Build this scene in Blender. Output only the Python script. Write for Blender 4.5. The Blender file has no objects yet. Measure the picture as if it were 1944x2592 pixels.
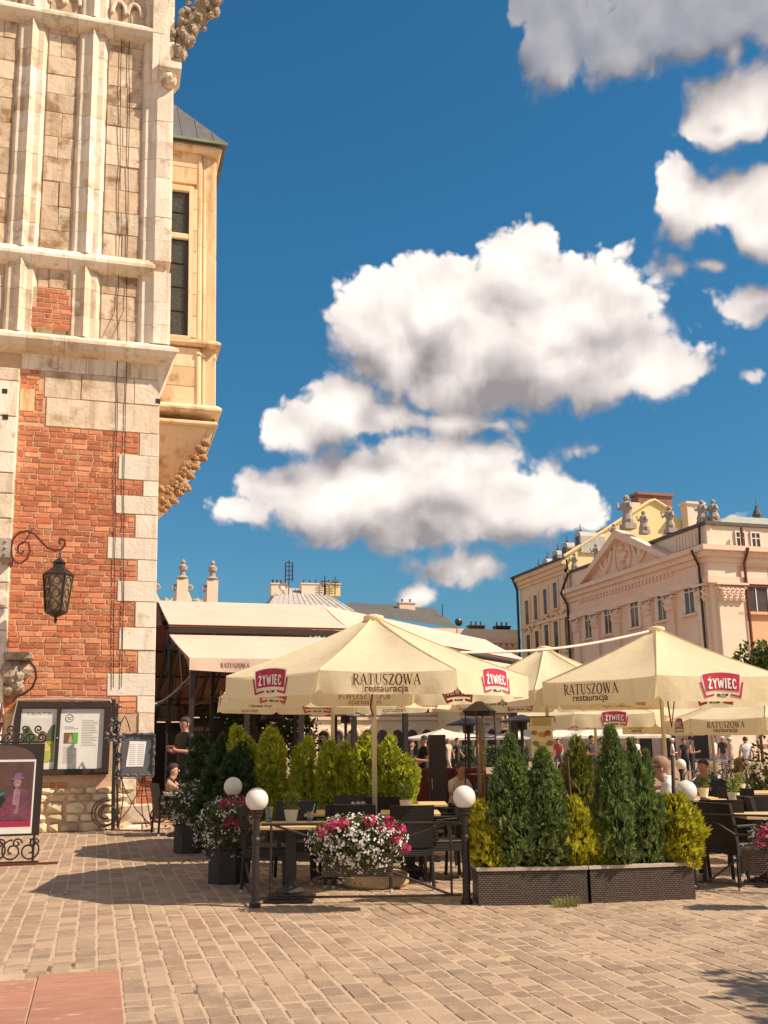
import bpy, bmesh, math, random
from mathutils import Vector, Matrix
rnd = random.Random(7)
PI = math.pi
SC = bpy.context.scene
COL = SC.collection
# ------------------------------------------------------------------ camera
FPX, CX, CY, EYE = 2500.0, 972.0, 1296.0, 1.6          # focal length in photograph pixels, centre, eye height
YAW, PITCH, ROLL = math.radians(15.921), math.radians(13.136), math.radians(0.516)
FW = Vector((math.sin(YAW)*math.cos(PITCH), math.cos(YAW)*math.cos(PITCH), math.sin(PITCH)))
_r0 = Vector((math.cos(YAW), -math.sin(YAW), 0)); _u0 = _r0.cross(FW)
RT = _r0*math.cos(ROLL) - _u0*math.sin(ROLL)
UP = _u0*math.cos(ROLL) + _r0*math.sin(ROLL)
cam_d = bpy.data.cameras.new('camera'); cam = bpy.data.objects.new('camera', cam_d); COL.objects.link(cam)
cam_d.sensor_fit = 'VERTICAL'; cam_d.sensor_height = 36.0; cam_d.lens = FPX/2592*36.0
cam_d.clip_start = 0.1; cam_d.clip_end = 3000
cam.matrix_world = Matrix(((RT.x, UP.x, -FW.x, 0), (RT.y, UP.y, -FW.y, 0), (RT.z, UP.z, -FW.z, EYE), (0, 0, 0, 1)))
SC.camera = cam
ORG = Vector((0, 0, EYE))
def ray(px, py): return FW + RT*((px-CX)/FPX) - UP*((py-CY)/FPX)
def G(px, py, z=0.0): d = ray(px, py); return ORG + d*((z-EYE)/d.z)        # where the line of sight meets the level z
def AY(px, py, Y): d = ray(px, py); return ORG + d*(Y/d.y)                 # ... meets the plane y = Y
def AX(px, py, X): d = ray(px, py); return ORG + d*(X/d.x)
def AD(px, py, D): return ORG + ray(px, py)*D                              # ... at camera depth D
# ------------------------------------------------------------------ exposure, sun, sky
SC.view_settings.view_transform = 'Standard'; SC.view_settings.look = 'None'
SC.view_settings.exposure = 0.95; SC.view_settings.gamma = 1.0
SUN_EL, SUN_PHI = math.radians(45), math.radians(31)
SUNV = Vector((math.cos(SUN_PHI)*math.cos(SUN_EL), -math.sin(SUN_PHI)*math.cos(SUN_EL), math.sin(SUN_EL)))
sun_d = bpy.data.lights.new('sun', 'SUN'); sun_d.energy = 3.65; sun_d.angle = math.radians(0.5); sun_d.color = (1.0, 0.845, 0.65)
sun = bpy.data.objects.new('sun', sun_d); COL.objects.link(sun)
sun.rotation_euler = (-SUNV).to_track_quat('-Z', 'Y').to_euler(); sun.location = SUNV*60
world = bpy.data.worlds.new('World'); SC.world = world; world.use_nodes = True

class NT:
    def __init__(s, tree): s.t = tree; s.n = tree.nodes; s.l = tree.links
    def node(s, typ, **kw):
        n = s.n.new(typ)
        for k, v in kw.items(): setattr(n, k, v)
        return n
    def put(s, sock, v):
        if isinstance(v, bpy.types.NodeSocket): s.l.new(v, sock)
        elif v is not None: sock.default_value = v
    def math(s, op, a, b=None, c=None, clamp=False):
        n = s.n.new('ShaderNodeMath'); n.operation = op; n.use_clamp = clamp
        s.put(n.inputs[0], a); s.put(n.inputs[1], b)
        if c is not None: s.put(n.inputs[2], c)
        return n.outputs[0]
    def vm(s, op, a, b=None, scale=None):
        n = s.n.new('ShaderNodeVectorMath'); n.operation = op
        s.put(n.inputs[0], a)
        if b is not None: s.put(n.inputs[1], b)
        if scale is not None: s.put(n.inputs['Scale'], scale)
        return n.outputs['Value'] if op in ('DOT_PRODUCT', 'LENGTH') else n.outputs[0]
    def mix(s, f, a, b, mode='MIX'):
        n = s.n.new('ShaderNodeMix'); n.data_type = 'RGBA'; n.blend_type = mode
        s.put(n.inputs[0], f); s.put(n.inputs[6], a); s.put(n.inputs[7], b); return n.outputs[2]
    def noise(s, vec, scale, detail=4, rough=0.5, dist=0.0):
        n = s.n.new('ShaderNodeTexNoise'); s.put(n.inputs['Vector'], vec)
        n.inputs['Scale'].default_value = scale; n.inputs['Detail'].default_value = detail
        n.inputs['Roughness'].default_value = rough; n.inputs['Distortion'].default_value = dist
        return n.outputs['Fac']
    def mr(s, v, a, b, c=0.0, d=1.0, smooth=False):
        n = s.n.new('ShaderNodeMapRange'); n.interpolation_type = 'SMOOTHSTEP' if smooth else 'LINEAR'
        s.put(n.inputs[0], v)
        for i, x in enumerate((a, b, c, d)): s.put(n.inputs[1+i], x)
        return n.outputs[0]
def c4(c): return (c[0], c[1], c[2], 1.0)

def build_sky():
    w = NT(world.node_tree); w.n.clear()
    out = w.node('ShaderNodeOutputWorld'); bg = w.node('ShaderNodeBackground'); bg.inputs['Strength'].default_value = 0.135
    sky = w.node('ShaderNodeTexSky', sky_type='NISHITA', sun_disc=False)
    sky.sun_elevation = SUN_EL; sky.sun_rotation = math.atan2(SUNV.x, SUNV.y); sky.altitude = 200
    sky.air_density = 1.0; sky.dust_density = 0.1; sky.ozone_density = 2.2
    hs = w.node('ShaderNodeHueSaturation'); hs.inputs['Saturation'].default_value = 1.12; hs.inputs['Value'].default_value = 0.58
    hs.inputs['Hue'].default_value = 0.49
    w.l.new(sky.outputs[0], hs.inputs['Color'])
    geo = w.node('ShaderNodeTexCoord'); D = geo.outputs['Generated']
    # cumulus: each cloud is a cluster of lobes given by direction (azimuth, elevation) and angular size
    lobes = []
    def L(px, py, rx, ry, k=1.0):
        d = ray(px, py).normalized(); lobes.append((math.atan2(d.x, d.y), math.asin(d.z), rx/FPX, ry/FPX, k))
    for a in [(1290,850,400,150),(1325,700,120,165),(1500,780,185,150),(940,800,125,140),(1110,760,190,140),(1450,920,270,120),
              (1000,890,160,95),(1200,960,220,90),(1640,950,130,75),(1750,890,75,35,.7),
              (770,1065,115,75),(860,1030,100,90),(960,1060,110,60),(1140,1070,120,45),(1240,1075,85,26,.8),
              (900,1255,290,115),(1090,1215,260,130),(1320,1275,210,105),(720,1235,140,70),(630,1282,105,55,.9),(1080,1330,260,75),(1440,1265,85,85,.8),
              (1450,1132,75,34,.3),(1160,1445,118,46),(1215,1440,60,40),(1040,1522,62,34),
              (1860,265,140,85),(1760,300,60,36,.7),(1720,500,75,115,.85),(1830,505,150,75),(1930,560,80,120),(1712,690,34,34,.35),(1790,676,60,22,.2),
              (1890,770,110,48,.75),(1925,945,60,34,.4),(1850,1310,85,36,.5),(1850,140,40,50,.3),
              (1780,20,470,120,.8),(1400,110,130,130,.62),(1560,110,150,95,.7),(1350,20,90,60,.8),]: L(*a)
    # node group: vector (az, el) -> lobe field
    gt = bpy.data.node_groups.new('cloud_lobes', 'ShaderNodeTree'); g = NT(gt)
    gt.interface.new_socket('P', in_out='INPUT', socket_type='NodeSocketVector')
    gt.interface.new_socket('F', in_out='OUTPUT', socket_type='NodeSocketFloat')
    gi = g.node('NodeGroupInput'); go = g.node('NodeGroupOutput')
    acc = None
    for (a, e, rx, ry, k) in lobes:
        lowest = .62 if k > .9 else .30
        n = g.node('ShaderNodeVectorMath', operation='MULTIPLY_ADD'); g.l.new(gi.outputs[0], n.inputs[0]); k = .55+.45*k
        n.inputs[1].default_value = (1/(rx*k), 1/(ry*k), 0); n.inputs[2].default_value = (-a/(rx*k), -e/(ry*k), 0)
        v = g.vm('LENGTH', n.outputs[0]); fac = min(1.0, max(lowest, ry/.040))
        v = g.math('MULTIPLY_ADD', v, fac, -fac)
        acc = v if acc is None else g.math('SMOOTH_MIN', acc, v, 0.25)
    g.l.new(g.math('MULTIPLY', acc, -1.0), go.inputs[0])
    sep = w.node('ShaderNodeSeparateXYZ'); w.l.new(D, sep.inputs[0])
    az = w.math('ARCTAN2', sep.outputs[0], sep.outputs[1]); el = w.math('ARCSINE', sep.outputs[2])
    cmb = w.node('ShaderNodeCombineXYZ'); w.put(cmb.inputs[0], az); w.put(cmb.inputs[1], el); P = cmb.outputs[0]
    def lobe(vec):
        n = w.node('ShaderNodeGroup'); n.node_tree = gt; w.l.new(vec, n.inputs[0]); return n.outputs[0]
    def puff(vec):                       # billows and wisps along the outline
        n1 = w.noise(vec, 16.0, 6, 0.55, 0.0)
        vo = w.node('ShaderNodeTexVoronoi', feature='F1', voronoi_dimensions='2D'); w.put(vo.inputs['Vector'], vec)
        vo.inputs['Scale'].default_value = 34; vo.inputs['Detail'].default_value = 2; vo.inputs['Roughness'].default_value = 0.5
        b = w.math('SUBTRACT', 0.42, vo.outputs['Distance'])
        return w.math('ADD', w.math('MULTIPLY', w.math('SUBTRACT', n1, 0.5), 1.7), w.math('MULTIPLY', b, 0.62))
    def swell(vec): return w.noise(vec, 17.0, 3, 0.45, 0.0)       # smooth rounded masses for the shading
    wn = w.node('ShaderNodeTexNoise'); w.put(wn.inputs['Vector'], P); wn.inputs['Scale'].default_value = 9; wn.inputs['Detail'].default_value = 2
    warp = w.vm('ADD', P, w.vm('SCALE', w.vm('SUBTRACT', wn.outputs['Color'], (.5, .5, .5)), scale=0.045))
    # cumulus added out of view, denser than in frame, to lift the fill light
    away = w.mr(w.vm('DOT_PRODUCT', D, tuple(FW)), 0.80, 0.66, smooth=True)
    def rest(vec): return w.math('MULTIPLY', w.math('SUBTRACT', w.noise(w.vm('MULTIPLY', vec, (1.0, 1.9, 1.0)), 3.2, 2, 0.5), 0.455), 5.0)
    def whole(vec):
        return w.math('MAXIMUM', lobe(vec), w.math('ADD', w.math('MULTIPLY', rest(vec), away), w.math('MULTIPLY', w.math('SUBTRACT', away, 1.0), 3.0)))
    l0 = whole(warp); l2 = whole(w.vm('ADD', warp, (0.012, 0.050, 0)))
    pf0 = puff(warp); s0 = swell(warp); s1 = swell(w.vm('ADD', warp, (0.006, 0.014, 0)))
    f0 = w.math('ADD', w.math('MULTIPLY', l0, 2.1), pf0)
    fine = w.mr(w.math('SUBTRACT', s0, s1), -0.16, 0.15)
    lump = w.mr(pf0, -0.5, 0.6)
    broad = w.mr(w.math('SUBTRACT', l0, l2), -0.80, 0.60, smooth=True)
    alpha = w.mr(f0, w.mr(broad, 0, 1, -0.50, -0.16), w.mr(broad, 0, 1, 0.42, 0.18), smooth=True)       # crisp tops, soft bases
    lit = w.math('ADD', w.math('ADD', w.math('MULTIPLY', fine, 0.30), w.math('MULTIPLY', lump, 0.24)), w.math('MULTIPLY', broad, 0.80))
    lit = w.mr(lit, 0.28, 1.14)
    tone = w.mr(lit, 0, 1, 0.205, 0.72)
    hi = w.mr(el, 0.605, 0.652, smooth=True)                 # cloud high overhead is seen from its grey, thin underside
    tone = w.math('MULTIPLY', tone, w.mr(hi, 0, 1, 1.0, 0.55))
    alpha = w.math('MULTIPLY', w.math('MULTIPLY', alpha, w.mr(hi, 0, 1, 0.97, 0.66)), w.mr(el, 0.02, 0.06))
    ccol = w.mix(lit, (1.0, 0.90, 0.90, 1), (1.0, 0.905, 0.82, 1))
    ccol = w.vm('SCALE', ccol, scale=w.math('MULTIPLY', tone, 6.6))
    fin = w.mix(alpha, w.mix(1.0, hs.outputs[0], w.mix(w.mr(el, 0.16, 0.5), w.mix(w.mr(el, 0.0, 0.16), (0.22, 0.32, 0.38, 1), (0.32, 0.52, 0.58, 1)), (0.32, 0.68, 0.78, 1)), 'MULTIPLY'), ccol)
    w.l.new(fin, bg.inputs['Color']); w.l.new(bg.outputs[0], out.inputs[0])
    world.cycles.sampling_method = 'MANUAL'; world.cycles.sample_map_resolution = 512
build_sky()
SC.cycles.max_bounces = 6; SC.cycles.diffuse_bounces = 4; SC.cycles.glossy_bounces = 2; SC.cycles.transmission_bounces = 4
SC.cycles.transparent_max_bounces = 8; SC.cycles.use_denoising = True; SC.cycles.use_fast_gi = False

# ------------------------------------------------------------------ materials
def mat(name, c1, c2=None, scale=6.0, rough=0.8, bump=0.0, bscale=None, rand=0.0, metal=0.0, detail=5, spots=None, c3=None,
        transl=0.0, island=False, stretch=None, spec=None, world_co=False, coat=0, streak=None):
    m = bpy.data.materials.new(name); m.use_nodes = True; t = NT(m.node_tree); t.n.clear()
    out = t.node('ShaderNodeOutputMaterial'); p = t.node('ShaderNodeBsdfPrincipled')
    tc = t.node('ShaderNodeTexCoord'); oi = t.node('ShaderNodeObjectInfo')
    if world_co:
        ge = t.node('ShaderNodeNewGeometry'); vec = ge.outputs['Position']
    else:
        vec = t.vm('ADD', tc.outputs['Object'], t.vm('SCALE', (13.1, 7.7, 3.3), scale=oi.outputs['Random']))
    if stretch: vec = t.vm('MULTIPLY', vec, stretch)
    n = t.noise(vec, scale, detail, 0.6)
    c2 = c2 or tuple(x*0.72 for x in c1)
    col = t.mix(t.mr(n, 0.3, 0.7), c4(c1), c4(c2))
    r = oi.outputs['Random']
    if island:
        g2 = t.node('ShaderNodeNewGeometry'); r = t.math('FRACT', t.math('ADD', r, g2.outputs['Random Per Island']))
    if c3: col = t.mix(t.mr(r, 0.35, 1.0), col, c4(c3))
    if rand:
        r2 = t.math('FRACT', t.math('MULTIPLY', r, 7.13))
        col = t.mix(1.0, col, t.vm('SCALE', (1, 1, 1), scale=t.mr(r2, 0, 1, 1-rand, 1+rand)), 'MULTIPLY')
    if streak:                      # run-off streaks
        sv = t.vm('MULTIPLY', vec, (3.2, 3.2, .35)); sn = t.noise(sv, 1.6, 5, 0.6)
        col = t.mix(t.math('MULTIPLY', t.mr(sn, 0.50, 0.70, smooth=True), streak[1]), col, c4(streak[0]))
    if spots:                       # (colour, scale, threshold, softness) stains with a shape of their own
        for (sc, ss, th, so) in spots:
            sn = t.noise(t.vm('ADD', vec, (31, 17, 5)), ss, 6, 0.62)
            col = t.mix(t.mr(sn, th, th+so, smooth=True), col, c4(sc))
    t.l.new(col, p.inputs['Base Color']); p.inputs['Roughness'].default_value = rough; p.inputs['Metallic'].default_value = metal
    if spec is not None: p.inputs['Specular IOR Level'].default_value = spec
    if coat: p.inputs['Coat Weight'].default_value = coat
    if bump:
        b = t.node('ShaderNodeBump'); b.inputs['Strength'].default_value = bump; b.inputs['Distance'].default_value = 0.02
        t.l.new(t.noise(vec, bscale or scale*4, 6, 0.62), b.inputs['Height']); t.l.new(b.outputs[0], p.inputs['Normal'])
    if transl:
        tr = t.node('ShaderNodeBsdfTranslucent'); t.l.new(col, tr.inputs['Color'])
        ms = t.node('ShaderNodeMixShader'); ms.inputs[0].default_value = transl
        t.l.new(p.outputs[0], ms.inputs[1]); t.l.new(tr.outputs[0], ms.inputs[2]); t.l.new(ms.outputs[0], out.inputs[0])
    else: t.l.new(p.outputs[0], out.inputs[0])
    return m
def glass(name, col=(0.9, 0.95, 0.95), rough=0.02, mixv=0.75):
    m = bpy.data.materials.new(name); m.use_nodes = True; t = NT(m.node_tree); t.n.clear()
    out = t.node('ShaderNodeOutputMaterial'); a = t.node('ShaderNodeBsdfTransparent'); a.inputs[0].default_value = c4(col)
    g = t.node('ShaderNodeBsdfGlossy'); g.inputs['Roughness'].default_value = rough
    lw = t.node('ShaderNodeLayerWeight'); lw.inputs[0].default_value = 0.35
    ms = t.node('ShaderNodeMixShader'); t.l.new(t.mr(lw.outputs['Fresnel'], 0, 1, 0.08, 1-mixv+.3), ms.inputs[0])
    t.l.new(a.outputs[0], ms.inputs[1]); t.l.new(g.outputs[0], ms.inputs[2]); t.l.new(ms.outputs[0], out.inputs[0]); return m

MT = {}
def weave_mat(name, c1, c2, sx=70.0, sz=55.0):
    m = mat(name, c1, c2, 9, 0.5, 0)
    t = NT(m.node_tree); p = next(n for n in t.n if n.type == 'BSDF_PRINCIPLED')
    tc = t.node('ShaderNodeTexCoord'); br = t.node('ShaderNodeTexBrick'); t.l.new(t.vm('ADD', tc.outputs['Object'], (0, 0, 0)), br.inputs['Vector'])
    mp = t.node('ShaderNodeMapping'); mp.inputs['Rotation'].default_value = (PI/2, 0, 0); t.l.new(tc.outputs['Object'], mp.inputs[0]); t.l.new(mp.outputs[0], br.inputs['Vector'])
    br.inputs['Scale'].default_value = 13; br.inputs['Mortar Size'].default_value = 0.05; br.inputs['Color1'].default_value = c4(c1); br.inputs['Color2'].default_value = c4(c2); br.inputs['Mortar'].default_value = (0.006, 0.005, 0.005, 1)
    t.l.new(br.outputs['Color'], p.inputs['Base Color'])
    b = t.node('ShaderNodeBump'); b.inputs['Strength'].default_value = 0.8; b.inputs['Distance'].default_value = 0.006
    t.l.new(br.outputs['Fac'], b.inputs['Height']); b.invert = True; t.l.new(b.outputs[0], p.inputs['Normal'])
    return m

# ------------------------------------------------------------------ mesh helpers
class MB:
    def __init__(s): s.v = []; s.f = []; s.m = []
    def add(s, vs, fs, mi=0):
        o = len(s.v); s.v += [tuple(v) for v in vs]; s.f += [tuple(i+o for i in f) for f in fs]; s.m += [mi]*len(fs); return s
    def box(s, x0, y0, z0, x1, y1, z1, mi=0, bev=0.0):
        if not bev:
            vs = [(x0,y0,z0),(x1,y0,z0),(x1,y1,z0),(x0,y1,z0),(x0,y0,z1),(x1,y0,z1),(x1,y1,z1),(x0,y1,z1)]
            return s.add(vs, [(0,3,2,1),(4,5,6,7),(0,1,5,4),(1,2,6,5),(2,3,7,6),(3,0,4,7)], mi)
        b = bev; vs = []
        for z, i in ((z0, b), (z0+b, 0), (z1-b, 0), (z1, b)):
            vs += [(x0+i+(b if i == 0 else 0)*0, y0+i, z), (x1-i, y0+i, z), (x1-i, y1-i, z), (x0+i, y1-i, z)]
        fs = [(0,3,2,1), (12,13,14,15)]
        for k in range(3):
            for j in range(4): a = 4*k+j; c = 4*k+(j+1) % 4; fs.append((a, c, c+4, a+4))
        return s.add(vs, fs, mi)
    def slab(s, pts, thick, mi=0):          # pts: quad corner list (top face), extruded down its normal
        p = [Vector(q) for q in pts]; n = (p[1]-p[0]).cross(p[2]-p[0]).normalized()*thick; k = len(p)
        vs = p + [q-n for q in p]
        return s.add(vs, [tuple(range(k)), tuple(range(2*k-1, k-1, -1))] + [(i, i+k, (i+1) % k+k, (i+1) % k) for i in range(k)], mi)
    def prism(s, poly, z0, z1, mi=0):       # poly in xy
        k = len(poly); vs = [(x, y, z0) for x, y in poly] + [(x, y, z1) for x, y in poly]
        return s.add(vs, [tuple(range(k-1, -1, -1)), tuple(range(k, 2*k))] + [(i, (i+1) % k, (i+1) % k+k, i+k) for i in range(k)], mi)
    def prism_y(s, poly, y0, y1, mi=0):     # poly in xz, counter-clockwise seen from -y
        k = len(poly); vs = [(x, y0, z) for x, z in poly] + [(x, y1, z) for x, z in poly]
        return s.add(vs, [tuple(range(k)), tuple(range(2*k-1, k-1, -1))] + [((i+1) % k, i, i+k, (i+1) % k+k) for i in range(k)], mi)
    def lathe(s, prof, n=16, c=(0, 0, 0), mi=0, caps=True):     # prof: (r, z) bottom to top
        vs = []
        for r, z in prof:
            for i in range(n): a = 2*PI*i/n; vs.append((c[0]+r*math.cos(a), c[1]+r*math.sin(a), c[2]+z))
        fs = []
        for k in range(len(prof)-1):
            for i in range(n): j = (i+1) % n; fs.append((k*n+i, k*n+j, (k+1)*n+j, (k+1)*n+i))
        if caps: fs += [tuple(range(n-1, -1, -1)), tuple(range((len(prof)-1)*n, len(prof)*n))]
        return s.add(vs, fs, mi)
    def tube(s, pts, r, n=6, mi=0, r1=None, flat=1.0):
        P = [Vector(p) for p in pts]; m = len(P); vs = []; up = Vector((0, 0, 1)); prev = None
        for i, p in enumerate(P):
            t = (P[min(i+1, m-1)]-P[max(i-1, 0)])
            if t.length < 1e-9: t = Vector((0, 0, 1))
            t.normalize()
            if prev is None:
                a = Vector((0, 1, 0)) if abs(t.y) < 0.9 else Vector((1, 0, 0)); u = t.cross(a).normalized()
            else:
                u = prev-t*prev.dot(t)
                u = u.normalized() if u.length > 1e-6 else t.orthogonal().normalized()
            prev = u; w = t.cross(u)
            rr = (r[i] if isinstance(r, (list, tuple)) else (r if r1 is None else r+(r1-r)*i/max(1, m-1)))
            for k in range(n): a = 2*PI*k/n; vs.append(p+u*(math.cos(a)*rr)+w*(math.sin(a)*rr*flat))
        fs = [tuple(range(n-1, -1, -1)), tuple(range((m-1)*n, m*n))]
        for i in range(m-1):
            for k in range(n): j = (k+1) % n; fs.append((i*n+k, i*n+j, (i+1)*n+j, (i+1)*n+k))
        return s.add(vs, fs, mi)
    def ball(s, c, r, n=12, m=8, mi=0, sc=(1, 1, 1), jit=0.0, q=rnd):
        vs = [(c[0], c[1], c[2]-r*sc[2])]
        for i in range(1, m):
            th = PI*i/m
            for k in range(n):
                a = 2*PI*k/n; j = 1+q.uniform(-jit, jit)
                vs.append((c[0]+r*sc[0]*math.sin(th)*math.cos(a)*j, c[1]+r*sc[1]*math.sin(th)*math.sin(a)*j, c[2]-r*sc[2]*math.cos(th)*j))
        vs.append((c[0], c[1], c[2]+r*sc[2])); fs = []
        for k in range(n):
            j = (k+1) % n; fs.append((0, 1+j, 1+k)); fs.append((len(vs)-1, 1+(m-2)*n+k, 1+(m-2)*n+j))
            for i in range(m-2): fs.append((1+i*n+k, 1+i*n+j, 1+(i+1)*n+j, 1+(i+1)*n+k))
        return s.add(vs, fs, mi)
    def mesh(s, name):
        me = bpy.data.meshes.new(name); me.from_pydata(s.v, [], s.f); me.polygons.foreach_set('material_index', s.m); me.update(); return me
    def build(s, name, m, parent=None, smooth=False, kind=None, label=None, loc=None):
        me = s.mesh(name)
        for x in (m if isinstance(m, (list, tuple)) else [m]): me.materials.append(x)
        if smooth:
            me.polygons.foreach_set('use_smooth', [True]*len(me.polygons))
        return link(name, me, parent, kind, label, loc)
def link(name, me, parent=None, kind=None, label=None, loc=None, rot=None, scale=None):
    o = bpy.data.objects.new(name, me); COL.objects.link(o)
    if parent is not None: o.parent = parent
    if kind: o['kind'] = kind
    if label: o['label'] = label
    if loc is not None: o.location = loc
    if rot is not None: o.rotation_euler = rot
    if scale is not None: o.scale = scale
    return o
def tag(o, label, cat, group=None):
    o['label'] = label; o['category'] = cat
    if group: o['group'] = group
    return o
def thing(name, label, cat, loc=(0, 0, 0), rz=0.0, group=None, scale=None):
    o = bpy.data.objects.new(name, None); COL.objects.link(o); o.location = loc; o.rotation_euler = (0, 0, rz)
    o.empty_display_size = 0.2
    if scale: o.scale = scale if isinstance(scale, (tuple, list)) else (scale,)*3
    return tag(o, label, cat, group)
def dup(root, label, loc, rz=0.0, scale=None, group=None, only=None):
    r = root.copy(); COL.objects.link(r); r.location = loc; r.rotation_euler = (0, 0, rz); r['label'] = label
    if scale: r.scale = scale if isinstance(scale, (tuple, list)) else (scale,)*3
    if group: r['group'] = group
    for ch in list(root.children):
        c = ch.copy(); COL.objects.link(c); c.parent = r
        for g in list(ch.children): d = g.copy(); COL.objects.link(d); d.parent = c
    return r
# ------------------------------------------------------------------ shared materials
STONE = mat('limestone', (0.80,0.67,0.52), (0.66,0.51,0.36), 2.6, 0.85, 0.7, 12, rand=0.12, c3=(0.84,0.75,0.63), island=False, streak=((0.36,0.22,0.12), .55),
            spots=[((0.38,0.24,0.13), 1.3, 0.52, 0.20), ((0.86,0.78,0.68), 3.0, 0.58, 0.12)])
PANEL = mat('stained_panel_stone', (0.68,0.52,0.37), (0.52,0.36,0.23), 3.4, 0.85, 0.9, 10, rand=0.14, c3=(0.74,0.60,0.45), streak=((0.28,0.16,0.08), .5),
            spots=[((0.30,0.18,0.09), 1.7, 0.50, 0.16), ((0.78,0.68,0.56), 2.2, 0.60, 0.12)])
STONE_W = mat('pale_limestone', (0.85,0.76,0.65), (0.76,0.64,0.51), 2.5, 0.85, 0.6, 16, rand=0.10, streak=((0.42,0.28,0.16), .4), spots=[((0.50,0.36,0.22), 1.8, 0.56, 0.16)])
STONE_Y = mat('yellow_sandstone', (0.72,0.52,0.32), (0.64,0.44,0.25), 2.0, 0.85, 0.4, 14, rand=0.08, c3=(0.78,0.60,0.41), streak=((0.40,0.22,0.08), .6), spots=[((0.38,0.22,0.08), 1.6, 0.56, 0.16)])
CARVED = mat('weathered_carving', (0.50,0.40,0.30), (0.22,0.15,0.10), 7, 0.9, 0.9, 22)
BRICK = mat('red_brick', (0.56,0.175,0.078), (0.44,0.115,0.05), 9, 0.85, 0.45, 45, rand=0.22, c3=(0.66,0.28,0.14), streak=((0.62,0.36,0.22), .35), spots=[((0.20,0.045,0.025), 2.6, 0.60, 0.12), ((0.66,0.44,0.30), 5.0, 0.64, 0.10)])
MORTAR = mat('lime_mortar', (0.66,0.46,0.30), (0.56,0.36,0.22), 8, 0.95, 0.6, 40)
IRON = mat('black_iron', (0.018,0.013,0.012), (0.030,0.018,0.014), 12, 0.42, 0.25, 60)
IRON_BR = mat('brown_iron', (0.045,0.022,0.014), (0.02,0.012,0.01), 12, 0.5, 0.3, 60)
IRON_RD = mat('red_iron', (0.16,0.025,0.015), (0.09,0.015,0.01), 12, 0.5, 0.3, 60)
LEAD = mat('lead_sheet', (0.13,0.13,0.145), (0.09,0.09,0.10), 3, 0.55, 0.2, 9, spots=[((0.17,0.24,0.16), 2.0, 0.58, 0.12)])
PAPER = mat('paper', (0.72,0.70,0.66), (0.66,0.63,0.58), 3, 0.6)
DARKGL = mat('dark_glass', (0.035,0.035,0.03), (0.09,0.085,0.06), 18, 0.16, 0.5, 30)
def flat(name, c, rough=0.6): return mat(name, c, tuple(x*0.9 for x in c), 5, rough)

# ------------------------------------------------------------------ ground
PAVE = mat('granite_sett', (0.335,0.232,0.158), (0.255,0.175,0.12), 9, 0.8, 0.6, 60, rand=0.12, c3=(0.395,0.28,0.195), island=True, world_co=True,
           spots=[((0.42,0.30,0.205), 0.9, 0.52, 0.14), ((0.20,0.135,0.09), 0.7, 0.62, 0.10), ((0.46,0.33,0.215), 26, 0.62, 0.06), ((0.14,0.09,0.06), 40, 0.70, 0.04)])
JOINT = mat('sandy_joint', (0.52,0.385,0.265), (0.42,0.305,0.205), 3, 0.95, 0.5, 80, world_co=True, spots=[((0.30,0.20,0.13), 6, 0.58, 0.08), ((0.12,0.075,0.045), 0.40, 0.58, 0.05)])
REDSLAB = mat('red_paving_slab', (0.44,0.215,0.145), (0.36,0.165,0.11), 5, 0.75, 0.5, 70, rand=0.08, stretch=(1,3,1), spots=[((0.32,0.13,0.08), 2.5, 0.58, 0.12), ((0.56,0.34,0.25), 5, 0.60, 0.1), ((0.26,0.12,0.08), 30, 0.64, 0.06)])
FARP = mat('far_paving', (0.36,0.25,0.16), (0.28,0.19,0.12), 0.8, 0.85, 0.4, 12, world_co=True)
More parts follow.
